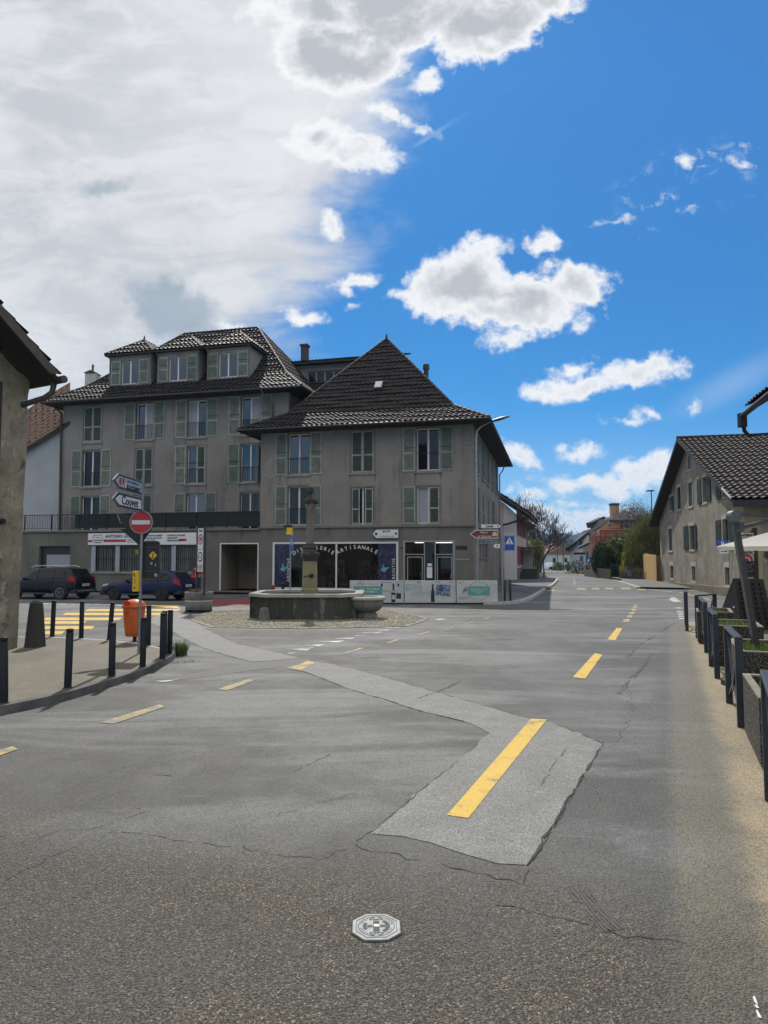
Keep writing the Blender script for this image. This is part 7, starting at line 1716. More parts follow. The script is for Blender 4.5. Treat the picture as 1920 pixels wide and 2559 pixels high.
for k in range(4):
    A, B = cor[k], cor[(k + 1) % 4]; N = 8
    v = []; 
    for j in range(N + 1):
        for i in range(N + 1):
            t1, t2 = i / N, j / N; p = A.lerp(B, t1).lerp(cen, t2); p.z -= .05 * math.sin(math.pi * t1) * (1 - t2) * -1 * .3 + .10 * math.sin(math.pi * t2) * math.sin(math.pi * t1); v.append(p)
    m_.add(v, [(j * (N + 1) + i, j * (N + 1) + i + 1, (j + 1) * (N + 1) + i + 1, (j + 1) * (N + 1) + i) for j in range(N) for i in range(N)], 0, True)
    m_.prism([A, B, B - Vector((0, 0, .055)), A - Vector((0, 0, .055))], (0, .004, 0))
cv, tcv, bcv = base_mat('white_canvas'); bcv.inputs['Base Color'].default_value = (.82, .80, .74, 1); bcv.inputs['Roughness'].default_value = .9
tl_ = tcv.new('ShaderNodeBsdfTranslucent'); tl_.inputs[0].default_value = (.82, .80, .72, 1); mx_ = tcv.new('ShaderNodeMixShader'); mx_.inputs[0].default_value = .5
tcv.l.new(bcv.outputs[0], mx_.inputs[1]); tcv.l.new(tl_.outputs[0], mx_.inputs[2]); tcv.l.new(mx_.outputs[0], [n for n in tcv.n if n.type == 'OUTPUT_MATERIAL'][0].inputs[0])
m_.build('canopy', cv, pp)
m_ = MB()
for k in range(4): m_.bar(cor[k] - Vector((0, 0, .03)), cen - Vector((0, 0, .08)), .02, .025)
m_.build('ribs', PG, pp)

# ---- folding board
fb_ = thing('folding_board', 'dark A-shaped folding board with rows of holes in its right face, behind the parasol mast', 'folding board', (10.35, 19.6, 0), 0)
def fbp(px, py, Y): return at(px, py, Y) - Vector((10.35, 19.6, 0))
tL, tR = fbp(1835, 1445, 20.1), fbp(1908, 1447, 20.3); bL, bR = fbp(1857, 1585, 19.5), fbp(1938, 1583, 19.9); b2 = fbp(1812, 1562, 20.8); b2r = b2 + (tR - tL) * 1.1
m_ = MB(); m_.prism([tL, tR, bR, bL], (0, .04, 0)); 
fp = m_.build('perforated_panel', M('dark_brown_plastic', (.028, .024, .022), .6, var=.2), fb_)
m_ = MB(); m_.prism([tL + Vector((0, .03, 0)), tR + Vector((0, .06, 0)), b2r + Vector((0, .5, 0)), b2 + Vector((0, .5, 0))], (0, .03, 0)); m_.prism([tL, bL, b2 + Vector((0, .5, 0))], (.02, 0, 0)); m_.build('rear_panel', BLK, fb_)
m_ = MB()
for j in range(9):
    for i in range(4):
        u, v_ = .14 + i * .225, .10 + j * .09; p = (tL.lerp(tR, u)).lerp(bL.lerp(bR, u), v_) - Vector((0, .006, 0)); m_.box(p.x - .022, p.x + .022, p.y - .004, p.y + .002, p.z - .045, p.z + .045)
m_.build('holes', M('hole_black', (.003, .003, .003), 1, var=0), fp)
m_ = MB()
for (u, v_) in ((.3, .55), (.5, .72)): p = bL.lerp(b2 + Vector((0, .5, 0)), u).lerp(tL, 1 - v_); m_.cyl(p - Vector((.03, .02, 0)), p + Vector((-.015, .0, 0)), .03, n=8)
m_.build('studs', SGW, fb_)

# ---- direction post with place names and chalkboard
Yd = 24.0; pd = at(1892, 1500, Yd)
dpst = thing('direction_post', 'dark post carrying white place-name panels and a speed ring, half hidden by the parasol', 'sign post', (pd.x, pd.y, 0))
zq = lambda y: at(1892, y, Yd).z; xq = lambda x: (x - 1892) / FPX * Yd
MB().box(-.07, .07, -.05, .05, 0, zq(1319)).build('post', SBACK, dpst); MB().box(-.15, -.07, -.04, .03, zq(1337), zq(1326)).build('bracket', SBACK, dpst)
for (ya, yb, s, xa, xb) in ((1331, 1343, 'Neuchâtel', 1838, 1886.5), (1363.5, 1374, 'Boveresse', 1838, 1887), (1374.8, 1384.5, 'Fleurier', 1838, 1886.5)):
    b = MB().box(xq(xa), xq(xb), -.07, -.05, zq(yb), zq(ya)).build('name_panel', SGW, dpst); text(s, .135, SGK, b, (xq(xb) - .03, -.075, (zq(ya) + zq(yb)) / 2), align='RIGHT', bold=.004)
    m_ = MB(); m_.box(xq(xa), xq(xb), -.074, -.07, zq(ya) - .012, zq(ya)); m_.box(xq(xa), xq(xb), -.074, -.07, zq(yb), zq(yb) + .012); m_.build('panel_border', SGK, b)
b = MB().box(xq(1852), xq(1886), -.06, -.045, zq(1418), zq(1385)).build('speed_sign', M('pinkish_white', (.5, .4, .36), .6, var=.05), dpst)
c = ((xq(1852) + xq(1883)) / 2 + .0, zq(1401)); MB().cyl((c[0], -.065, c[1]), (c[0], -.06, c[1]), .225, n=36).build('red_ring', SGR, b); MB().cyl((c[0], -.069, c[1]), (c[0], -.065, c[1]), .14, n=36).build('ring_centre', M('pale_pink', (.6, .42, .4), .6), b); MB().cyl((c[0], -.073, c[1] + .01), (c[0], -.069, c[1] + .01), .07, n=20).build('ring_mark', M('dull_red', (.2, .02, .03), .5), b)
Yc = 22.3; pc = at(1873, 1442, Yc)
cbd = thing('chalkboard', 'small black chalkboard with white handwriting between the parasol mast and direction post', 'chalkboard', (pc.x, pc.y, 0))
m_ = MB(); zc0, zc1 = at(1873, 1442, Yc).z, at(1873, 1402, Yc).z; kk = Yc / FPX; m_.box(-17 * kk, 16 * kk, -.02, .02, zc0, zc1); m_.build('board', SGK, cbd); m_ = MB(); m_.box(-14 * kk, -12 * kk, 0, .03, 0, zc0); m_.box(12 * kk, 14 * kk, 0, .03, 0, zc0); m_.build('leg', BLK, cbd)
m_ = MB(); rr = random.Random(4)
for j, (xs_, zc_) in enumerate(((-6, .36), (-12, .24), (-9, .14))):
    x = xs_ * kk; pts = []
    for i in range(12): pts.append((x + i * .022, -.025, zc0 + zc_ + .045 * math.sin(i * 1.9 + j) + i * .008))
    m_.tube(pts, .0055, 4)
m_.build('handwriting', M('chalk', (.4, .42, .42), .8), cbd)

# ---- parking sign
Yp = 31; ps = at(1812, 1400, Yp)
pk = thing('parking_sign', 'blue parking sign above a white arrow plate, by the farmhouse behind the parasol tip', 'traffic sign', (ps.x, ps.y, 0), R(8))
zk = lambda y: at(1812, y, Yp).z; kk = Yp / FPX
b = MB().box(-20 * kk, 8 * kk, -.02, 0, zk(1371.5), zk(1350.5)).build('parking_plate', SGB, pk, bevel=.01); text('P', .30, SGW, b, (-6 * kk, -.025, zk(1361)), bold=.01)
b2_ = MB().box(-15 * kk, 10 * kk, -.02, 0, zk(1383.5), zk(1372)).build('arrow_plate', SGW, pk, bevel=.01); m_ = MB(); zc_ = zk(1377.7); m_.box(-11 * kk, 3 * kk, -.024, -.02, zc_ - .02, zc_ + .02); m_.prism([(3 * kk, -.024, zc_ - .06), (7 * kk, -.024, zc_), (3 * kk, -.024, zc_ + .06)], (0, .003, 0)); m_.build('arrow', SGK, b2_)
MB().cyl((14 * kk, .05, 0), (14 * kk, .05, zk(1350)), .03).cyl((0, .01, zk(1372)), (14 * kk, .04, zk(1372)), .02).build('post', GALV, pk)

# ================================================================== FAR STREET: PINK HOUSE
ph = thing('pink_house', 'pale pink house with dark red shutters and an outside stair, beyond the corner house', 'house', (11.75, 60.5, 0), -math.atan2(.255, .967))
# local x to the right (street side at x=0), y away
zt1, zt0 = 8.9, 5.9
m_ = MB(); 
m_.poly([(-9, 0, -.4), (-1.1, 0, -.4), (-1.1, 0, 6.9), (-4.5, 0, 9.6), (-9, 0, 6.2)]); m_.build('wall', WALL_P, ph)
m_ = MB(); m_.poly([(-1.1, -.01, -.4), (.0, -.01, -.4), (.0, -.01, 5.9), (-1.1, -.01, 6.95)]); 
m_.build('corner_band', M('pale_corner', (.60, .61, .63), .8, var=.08), ph)
pws = [(1.0 + i * 2.35, 2.1 + i * 2.35, a, b) for (a, b) in ((4.15, 5.85), (1.45, 3.1)) for i in range(6)]
m_ = MB(); wall_holes(m_, 0, 16, -.6, 6.4, pws, y=0, depth=-.15, axis='y'); m_.build('wall', WALL_P, ph)
RS = M('dark_red_shutter', (.16, .02, .03), .6, var=.15)
for (a, b, c, d) in pws:
    w = window(ph, a, b, c, d, y=-.12, axis='y', sill=False, glass=GL_D)
    for (q, r_) in ((a - .55, a - .03), (b + .03, b + .55)): MB().box(.01, .05, q, r_, c, d).build('shutter', RS, ph)
    MB().box(-.02, .06, a - .1, b + .1, c - .12, c).build('sill', SILL, ph)
zr, zev = 9.9, 6.15
E0, E1 = (1.35, -1.2, zev - .3), (1.35, 17, zev - .3)
tile_face([E1, E0, (-4.5, -1.2, zr), (-4.5, 17, zr)], TILE_D, ph, tw=.4, rh=.5); MB().poly([(-10, -1.2, 5.6), (-10, 17, 5.6), (-4.5, 17, zr), (-4.5, -1.2, zr)]).build('roof_slope', TILE_D, ph)
MB().prism([(1.32, -1.15, zev - .36), (-4.5, -1.15, zr - .06), (-4.5, 17, zr - .06), (1.32, 17, zev - .36)], (0, 0, -.16)).build('eaves_boarding', M('brown_eaves', (.11, .08, .06), .8), ph)
m_ = MB(); m_.tube([(1.3, -.9, zev - .5), (-.6, -.5, zev - 1.1), (-1.6, -.12, zev - 1.3), (-1.7, -.1, zev - 1.8), (-1.7, -.1, 0)], .09); m_.build('downpipe', DKPIPE, ph)
MB().box(-9, -1.1, -.03, 0, -.4, 1.2).build('plinth', M('pink_plinth', (.33, .25, .25), .85), ph)
MB().box(.0, .04, 0, 16, -.5, 1.1).build('plinth', M('brick_plinth', (.16, .13, .12), .85, var=.3), ph)
m_ = MB()
for i in range(6): m_.box(.05 + i * 0, 1.6, 2.2 + i * .0 - i * -.32, 6.5, -.5 + i * .2 - .0, -.3 + i * .2)
m_.box(.05, 1.6, 6.5, 9, -.5, .9); m_.build('outside_stair', M('dark_stone_stair', (.06, .058, .052), .9, var=.2), ph)
m_ = MB(); m_.box(.05, 1.9, 5.4, 8.8, 2.9, 3.05); m_.bar((1.8, 5.5, 2.9), (1.8, 5.5, .8), .08); m_.bar((1.85, 5.5, 2.9), (2.3, 4.9, .2), .05); m_.build('porch', M('porch_wood', (.10, .09, .075), .8), ph)
MB().box(.05, 1.0, 8.5, 8.6, .9, 2.8).build('door', M('pale_door', (.5, .5, .48), .6), ph)
sh_o = thing('balcony_house', 'dark gabled outbuilding edge showing right of the pink house roof', 'house', (0, 0, 0))
pz = at(1331, 1310, 84); m_ = MB(); m_.box(pz.x - 5, pz.x - .6, 84, 92, -.5, at(1331, 1300, 84).z); m_.build('wall', WALL_GG, sh_o)
m_ = MB(); m_.prism([(pz.x - 6, 83, at(1331, 1297, 84).z + 2.5), (pz.x - .0, 83, at(1331, 1312, 84).z), (pz.x - .0, 83, at(1331, 1312, 84).z - .5), (pz.x - 6, 83, at(1331, 1312, 84).z)], (0, 10, 0)); m_.build('roof', SOFF, sh_o)

# ================================================================== FAR STREET: RED HOUSE
Yr = 92
def Fp(px, py, Y): p = at(px, py, Y); return p
rh_ = thing('red_house', 'red and orange house with a tall yellowish chimney rising above the hedges', 'house', (0, 0, 0))
cA = Fp(1474, 1430, 98); cB = Fp(1497, 1430, 91); cC = Fp(1582, 1430, 84)
zsl = Fp(1497, 1322, 91).z
zR0 = Fp(1474, 1333, 98).z
m_ = MB()
zf = zg(90)
m_.poly([(cA.x, 98, zf), (cB.x, 91, zf), (cB.x, 91, zsl - .2), (cA.x, 98, zsl - .2)])
m_.build('street_wall', M('old_brick', (.19, .055, .035), .85, var=.2), rh_)
zmid_ = Fp(1497, 1323, 91).z; zapx = Fp(1553, 1285, 86).z
m_ = MB(); m_.poly([(cB.x, 91, zf), (cC.x, 84, zf), (cC.x, 84, zmid_), (cB.x, 91, zmid_)]); m_.build('wall', WALL_RED, rh_)
pk_ = Vector(Fp(1531, 1290, 88)); m_ = MB(); m_.poly([(cB.x, 91, zmid_), (cC.x, 84, zmid_), (cC.x, 84, Fp(1580, 1297, 84).z), (Fp(1528, 1297, 88).x, 88, Fp(1528, 1297, 88).z)]); m_.build('upper_wall', WALL_OR, rh_)
m_ = MB()
# roofs
r1 = [Fp(1470, 1333, 97.5), Fp(1530, 1297, 87.3), Fp(1580, 1299, 83.3)]
ap1, ap2 = Fp(1560, 1273, 90), Fp(1528, 1298, 87.3)
MB().prism([Fp(1526, 1299.5, 87.2), Fp(1587, 1299, 82.6), Fp(1560.5, 1272.5, 88)], (0, .05, -.15)).build('roof_slope', M('grey_slate', (.055, .055, .06), .95, var=.2, spec=.05, bump=.5, bs=8), rh_)
m_ = MB(); m_.prism([Fp(1471, 1334, 97.5), Fp(1531, 1296, 87.2), Fp(1562, 1272, 88.5), Fp(1532, 1292, 97), Fp(1512, 1292, 99), Fp(1482, 1302, 100)], (0, .2, -.25)); m_.build('roof_slope', TILE_D, rh_)
m_ = MB(); a, b, c_, d_ = Fp(1480, 1305, 97), Fp(1512, 1290, 95), Fp(1514, 1300, 95), Fp(1484, 1318, 96.5); m_.prism([a, b, c_, d_], (0, 3, 0)); m_.build('roof_dormer', TILE_D, rh_)
k1 = Fp(1539, 1290, 92); m_ = MB(); zt_c = Fp(1539, 1262, 92).z; m_.box(Fp(1530, 1290, 92).x, Fp(1548, 1290, 92).x, 92, 93, 4, zt_c); m_.build('chimney', M('ochre_chimney', (.40, .25, .14), .8, var=.15), rh_)
MB().box(Fp(1529, 1290, 92).x, Fp(1549, 1290, 92).x, 91.9, 93.1, zt_c, zt_c + .25).build('chimney_cap', BLK, rh_)
def onwall(px0, py0, px1, py1, f, name, mat, par, off=.06):
    """rectangle on the red gable wall between cB and cC"""
    o2 = Vector((cB.x, 91)); d2 = (Vector((cC.x, 84)) - o2).normalized(); nn2 = Vector((d2.y, -d2.x)); nn2 = nn2 if nn2.y < 0 else -nn2
    P_ = []
    for px, py in ((px0, py0), (px1, py0), (px1, py1), (px0, py1)):
        r = ray(px, py); det = r[0] * (-d2.y) + r[1] * d2.x; k = (o2.x * (-d2.y) + o2.y * d2.x) / det
        P_.append(Vector((k * r[0] + nn2.x * off, k * r[1] + nn2.y * off, HC + k * r[2])))
    return MB().prism(P_, (-nn2.x * .05, -nn2.y * .05, 0)).build(name, mat, par)
wq = onwall(1521.5, 1307, 1528, 1318, 0, 'window', STS, rh_); onwall(1523, 1309, 1526.5, 1316.5, 0, 'pane', GL_D, wq, .12)
wq = onwall(1553, 1304, 1575, 1321, 0, 'window', FRW, rh_); onwall(1553, 1304, 1558, 1321, 0, 'shutter', SHG, rh_, .13); onwall(1559.5, 1306, 1573, 1319, 0, 'pane', GL_D, wq, .12)
wq = onwall(1522, 1338, 1529, 1350, 0, 'window', STS, rh_); onwall(1523.5, 1340, 1527.5, 1348, 0, 'pane', GL_D, wq, .12)
onwall(1497.5, 1322.5, 1582, 1324, 0, 'string_course', STS, rh_, .08)
onwall(1494.5, 1325, 1500, 1420, 0, 'quoin', STS, rh_, .08)
def onst(px0, py0, px1, py1, name, mat, par=rh_, off=.06):
    Ya, Yb = 98 - (px0 - 1474) / 23 * 7, 98 - (px1 - 1474) / 23 * 7
    P_ = [Fp(px0, py0, Ya - off), Fp(px1, py0, Yb - off), Fp(px1, py1, Yb - off), Fp(px0, py1, Ya - off)]; return MB().prism(P_, (.02, .05, 0)).build(name, mat, par)
for (a, b, c_, d_, mt) in ((1478, 1340, 1488, 1366, BLK), (1479, 1361, 1487, 1377, M('ochre_panel', (.5, .33, .15), .7)), (1476, 1377, 1490, 1395, M('dark_brick', (.08, .03, .025), .8)), (1479, 1398, 1488, 1412, M('ochre_panel', (.5, .33, .15), .7)), (1480, 1412, 1488, 1422, M('pale_panel', (.42, .42, .40), .7)), (1490, 1325, 1491.5, 1425, DKPIPE)):  # openings filled with flat ochre, brick and pale colours
    onst(a, b, c_, d_, 'street_window', mt)

# ================================================================== WHITE HOUSES FURTHER DOWN
def simple_house(label, x0, x1, Y, D_, ztop_l, ztop_r, wall, roofm, name='far_house', wins_=(), lean=0):
    t = thing(name, label, 'house', (0, 0, 0), 0); z0 = zg(Y) - .3
    m_ = MB(); m_.poly([(x0, Y + lean, z0), (x1, Y, z0), (x1, Y, ztop_r), (x0, Y + lean, ztop_l)]); m_.poly([(x0, Y + lean, z0), (x0 + .27 * D_ * 1.0, Y + D_, z0), (x0 + .27 * D_, Y + D_, ztop_l), (x0, Y + lean, ztop_l)]); m_.poly([(x1, Y, z0), (x1 + .2 * D_, Y + D_, z0), (x1 + .2 * D_, Y + D_, ztop_r), (x1, Y, ztop_r)]); m_.build('wall', wall, t)
    m_ = MB(); m_.prism([(x0 - .9, Y + lean - .8, ztop_l - .3), (x1 + .3, Y - .8, ztop_r + .3), (x1 + .2 * D_, Y + D_, ztop_r + .3), (x0 - .9 + .27 * D_, Y + D_, ztop_l - .3)], (0, 0, .3)); m_.build('roof', roofm, t)
    for (px0, py0, px1, py1) in wins_:
        a, b = Fp(px0, py0, Y - .08), Fp(px1, py1, Y - .08); w = MB().box(a.x, b.x, Y - .1 + lean * .2, Y + .4, b.z, a.z).build('window', GL_D, t)
    return t
WALL_WH = stucco('far_white_render', (.50, .51, .53), (.58, .59, .60), (.42, .43, .45), .3, .1, 8, 60)
a, b = Fp(1428, 1372, 118), Fp(1471, 1336, 112)
simple_house('pale grey-white house with long dark verge sloping down left, beyond the red house', Fp(1424, 1425, 118).x, Fp(1476, 1425, 112).x, 112, 14, Fp(1424, 1373, 118).z, Fp(1476, 1329, 112).z, WALL_WH, SOFF, wins_=((1449, 1351, 1459, 1369), (1453, 1389, 1463, 1402)), lean=6)
simple_house('narrow white house with low dark porch roof tucked against the red house', Fp(1461, 1425, 101).x, Fp(1476, 1425, 101).x, 101, 5, Fp(1461, 1367, 101).z, Fp(1476, 1360, 101).z, WALL_WH, SOFF, wins_=((1466, 1378, 1471, 1392),))

# ================================================================== TREES AND SHRUBS
def limb_tree(name, label, base, H, spread, seed, leafmat=None, nleaf=0, lsize=.2, trunk_r=.25, levels=4, group=None, fork=.3, cat='tree', upw=.35, weep=0, kids=3, rmin=.0, wob=.22):
    t = thing(name, label, cat, tuple(base), 0, group); rr = random.Random(seed); m_ = MB(); tips = []
    def grow(p, d, L_, r, lv):
        pts = [p]; q = p.copy(); dd = d.copy(); n = 3
        for i in range(n):
            dd = (dd + Vector((rr.uniform(-1, 1), rr.uniform(-1, 1), rr.uniform(-.4, .8) * upw)) * wob).normalized(); q = q + dd * L_ / n; pts.append(q.copy())
        rs = [max(rmin, r * (1 - .35 * i / n)) for i in range(n + 1)]
        m_.tube(pts, rs, 7 if lv > 2 else 4 if lv > 0 else 3)
        if lv == 0: tips.append((q, dd)); return
        for k in range(kids if lv < levels else kids + 1):
            a = rr.uniform(0, 6.28); side = Vector((math.cos(a), math.sin(a), rr.uniform(-.1, .5))); nd = (dd * rr.uniform(.5, 1.0) + side * spread).normalized(); st_ = pts[-1] if k < 2 else pts[rr.choice((1, 2))]
            grow(st_, nd, L_ * rr.uniform(.62, .82), rs[-1] * .62, lv - 1)
        tips.append((q, dd))
    grow(Vector((0, 0, -.1)), Vector((0, 0, 1)), H * fork, trunk_r, levels)
    m_.build('trunk', BARK, t)
    if leafmat and nleaf:
        l_ = MB()
        for i in range(nleaf):
            p, d = rr.choice(tips); c = p + Vector((rr.gauss(0, 1), rr.gauss(0, 1), rr.gauss(0, .9))) * H * .045; s = lsize * rr.uniform(.5, 1.2)
            a = Vector((rr.uniform(-1, 1), rr.uniform(-1, 1), rr.uniform(-1, 1))).normalized() * s; b = a.cross(Vector((rr.uniform(-1, 1), rr.uniform(-1, 1), rr.uniform(-1, 1)))).normalized() * s * .55
            l_.add([c - a, c + b, c + a, c - b], [(0, 1, 2, 3)])
        l_.build('crown', leafmat, t)
    return t
def mound(name, label, base, lobes, n, size, mat, seed=1, cat='shrub', group=None, elong=1.0, up=0.0, trunk=True, aspect=.45, th=.2):
    """foliage of separate leaf clumps filling several ellipsoid lobes [(x, y, z, rx, ry, rz, share)] round a branching stem"""
    t = thing(name, label, cat, tuple(base), 0, group); rr = random.Random(seed); l_ = MB(); tot = sum(q[6] for q in lobes)
    for (x, y, z, rx, ry, rz, sh) in lobes:
        for i in range(int(n * sh / tot)):
            a = rr.uniform(0, 6.283); c = rr.uniform(-1, 1); r = rr.uniform(th, 1.06) ** .5; s_ = math.sqrt(1 - c * c)
            bump = 1 + .22 * mn.noise(Vector((math.cos(a) * 2.5 + x, math.sin(a) * 2.5 + seed, c * 2.5 + z)))
            p = Vector((x + rx * r * bump * s_ * math.cos(a), y + ry * r * bump * s_ * math.sin(a), z + rz * r * bump * c))
            if p.z < 0: continue
            if mn.noise(p * (1.6 / max(.5, size * 4))) < -.22: continue
            out = Vector((s_ * math.cos(a), s_ * math.sin(a), c)); s = size * rr.uniform(.5, 1.3)
            d = (out * .7 + Vector((rr.uniform(-1, 1), rr.uniform(-1, 1), rr.uniform(-1, 1) + up * 2))).normalized(); d2 = d.cross(Vector((rr.uniform(-1, 1), rr.uniform(-1, 1), rr.uniform(-1, 1)))).normalized()
            l_.add([p - d * s * elong, p + d2 * s * aspect, p + d * s * elong, p - d2 * s * aspect], [(0, 1, 2, 3)])
    l_.build('foliage', mat, t)
    if trunk:
        m_ = MB()
        for i in range(9):
            q = lobes[i % len(lobes)]; a = rr.uniform(0, 6.28); e = Vector((q[0] + q[3] * .6 * math.cos(a), q[1] + q[4] * .6 * math.sin(a), q[2] + q[5] * .6)); s0 = Vector((q[0] * .5, q[1] * .5, 0)); m_.tube([s0, s0.lerp(e, .5) + Vector((rr.uniform(-.2, .2), 0, .1)), e], [.05 * q[5] * .6 + .02, .04 * q[5] * .5 + .01, .01], 5)
        m_.build('stem', BARK, t)
    return t
L_CY = leaf('cypress_green', (.012, .028, .010), (.045, .075, .022), .12)
L_OL = leaf('willow_olive', (.06, .075, .02), (.17, .175, .06), .3)
L_FO = leaf('forsythia_lime', (.22, .26, .02), (.48, .45, .04), .4)
L_RD = leaf('red_shrub', (.09, .015, .02), (.20, .04, .04), .25)
L_GR = leaf('mid_green', (.035, .07, .02), (.09, .13, .04), .25)
L_FAR = leaf('far_green', (.035, .055, .035), (.08, .10, .06), .2)
L_BR = leaf('brown_twig', (.05, .04, .03), (.13, .10, .075), .2)
def gb(px, Y): p = at(px, 1400, Y); return (p.x, Y, zg(Y))
# trimmed-looking conifers, one label each
b = gb(1525, 74)
mound('conifer', 'dense dark green conifer, larger one, in front of the red house', b, [(-.6, 0, 1.9, 1.4, 1.2, 1.85, 3), (.9, .2, 1.8, 1.3, 1.2, 1.75, 3), (0, 0, 1.0, 1.8, 1.2, 1.1, 1)], 9500, .13, L_CY, 3, 'conifer', elong=1.6, up=1.2, aspect=.35, th=.4)
b = gb(1567, 72)
mound('conifer', 'dense dark green conifer, smaller one, beside the lime yellow bush', b, [(0, 0, 1.8, 1.2, 1.1, 1.8, 2), (.7, 0, 1.5, 1.1, 1.1, 1.5, 1)], 5500, .13, L_CY, 5, 'conifer', elong=1.6, up=1.2, aspect=.35, th=.4)
b = gb(1618, 67)
t = limb_tree('willow', 'tall olive green willow rising beside the gable of the farmhouse', b, 8.5, .75, 11, L_OL, 15000, .17, .22, 4, kids=4, upw=1.4, fork=.22, cat='willow')
mound('willow', 'broad olive green willow bush between the conifers and the farmhouse', gb(1632, 64), [(0, .5, 2.6, 2.4, 1.5, 2.9, 3), (-1.4, 0, 1.8, 1.4, 1.2, 2.2, 1), (.3, 0, 4.6, 1.5, 1.2, 1.7, 1.4)], 17000, .10, L_OL, 8, 'willow', elong=2.3, up=1.6, aspect=.28, th=.3)
mound('forsythia', 'lime yellow flowering bush above the low wall beside the timber fence', gb(1582, 64.5), [(0, 0, 1.9, 1.0, .8, 1.25, 2), (.9, .2, 1.2, .9, .7, 1.1, 1.2), (-.5, 0, 1.2, .7, .6, .9, .8)], 3800, .085, L_FO, 9, elong=1.8, up=1.3, aspect=.4, th=.25)
mound('brown_shrub', 'bare brownish shrub to the right of the lime yellow bush', gb(1600, 63.5), [(0, 0, 1.2, 1.1, .7, 1.2, 1), (.6, 0, .9, .7, .6, .9, 1)], 1400, .08, L_BR, 12, elong=2.2, aspect=.15)
mound('red_bush', 'dark red budding shrub in front of the red house wall', gb(1540, 80), [(-.6, 0, 4.3, 2.4, 1.4, .95, 2), (1.2, 0, 4.4, 1.5, 1.2, .9, 1.5), (-1.9, .2, 4.2, 1.0, 1, .8, 1)], 2600, .10, L_RD, 14, elong=1.9, aspect=.25, th=.1)
mound('ivy_shrub', 'narrow green shrub at the foot of the red house corner', gb(1503, 84), [(0, 0, 1.5, .5, .5, 1.6, 1)], 1500, .09, L_GR, 15)
b = gb(1600, 78)
for i, (px, Y, H, lab) in enumerate(((1594, 95, 11.2, 'bare brown tree right of the red house chimney, above the olive willow'), (1616, 90, 11.0, 'bare brown tree behind the olive willow, under the far street lamp'), (1642, 84, 10.2, 'bare brown tree showing beside the left eaves of the farmhouse'))):
    limb_tree('bare_tree', lab, gb(px, Y), H * 1.12, .62, 30 + i, L_BR, 5200, .09, .16, 5, 'bare trees behind the farmhouse', kids=3, upw=1.6, fork=.26, rmin=.022)
# large bare tree on the left side of the street
Yt = 118; b = gb(1346, Yt)
limb_tree('bare_tree', 'large bare tree with a rounded crown standing left of the street', b, 15.2, .50, 52, L_BR, 1300, .11, .50, 5, kids=4, upw=1.8, fork=.30, rmin=.028, wob=.13)
mound('green_shrub', 'yellow-green ivy shrub behind the stair of the pink house', gb(1329, 96), [(0, 0, 2.6, 1.7, 1, 2.4, 1), (.9, 0, 3.4, 1.0, 1, 1.6, .6)], 3000, .16, leaf('yellow_green', (.07, .09, .015), (.22, .22, .05)), 21)
# background trees of the valley
rr = random.Random(77)
bgk = [(1352, 150, 6.5, 'green'), (1364, 165, 8.5, 'pale'), (1374, 190, 8, 'brown'), (1386, 240, 10.5, 'dark'), (1396, 210, 8, 'brown'), (1406, 250, 13, 'dark'), (1415, 215, 9, 'brown'), (1424, 190, 8.5, 'dark'), (1432, 170, 5, 'brown'), (1440, 230, 11, 'brown')]
kinds = {'green': L_GR, 'pale': L_FAR, 'brown': L_BR, 'dark': L_CY}
words = ['beside the bare tree on the left', 'second right of the large bare tree', 'above the stair porch line in the distance', 'left of the tall dark one', 'between two dark trees', 'tallest, in the middle of the street gap', 'right of the tallest dark one', 'above the roadside hedge', 'next to the white verge house', 'behind the pale house verge']
for i, (px, Y, H, kd) in enumerate(bgk):
    if Y < 235: Y += 95; H *= 1.4
    w_2 = H * .26
    mound('valley_tree', 'distant %s tree, %s' % ({'green': 'green', 'pale': 'hazy green', 'brown': 'brown', 'dark': 'dark green'}[kd], words[i]), gb(px, Y), [(0, 0, H * .5, w_2, w_2, H * .5, 2), (w_2 * .7, 0, H * .32, w_2 * .8, w_2, H * .3, 1), (-w_2 * .6, 0, H * .3, w_2 * .8, w_2, H * .3, 1)], 1300, .34, kinds[kd], 40 + i, 'tree', 'distant valley trees', elong=1.2, up=.6)
mound('roadside_hedge', 'dark roadside hedge at the right of the far street bend', gb(1408, 150), [(-.2, 4, .7, 1.1, 3, 1.2, 1), (1.3, -2, .8, 1.2, 3, 1.3, 1.2), (2.0, -8, .8, 1.2, 3, 1.2, 1)], 3600, .22, L_GR, 61, 'hedge')
mound('garden_hedge', 'dark low hedge in front of the pale house with the long verge', gb(1443, 103), [(0, 0, .8, 2.0, 1.0, 1.3, 1), (1.6, -2, .8, 1.2, 1.4, 1.1, 1)], 2600, .14, L_CY, 62, 'hedge')
for i, (px, Y, w2, h2, lab) in enumerate(((1388, 230, 5, 5.5, 'small distant white house left of the street gap'), (1401, 200, 4, 4.4, 'small distant house with a pale gable in the middle of the street gap'), (1366, 205, 2.4, 2.8, 'low distant white shed beside the far bend of the street'))):
    p = gb(px, Y); t = thing('distant_house', lab, 'house', p, R(10 * i)); MB().box(-w2, w2, 0, w2 * 1.4, 0, h2).build('wall', WALL_WH, t)
    MB().prism([(-w2 - .5, -.5, h2), (w2 + .5, -.5, h2), (0, -.5, h2 + w2 * .6)], (0, w2 * 1.4 + 1, 0)).build('roof', TILE_R, t)
    [MB().box(x, x + .9, -.06, 0, h2 * .45, h2 * .75).build('window', GL_D, t) for x in (-w2 * .6, w2 * .3)]

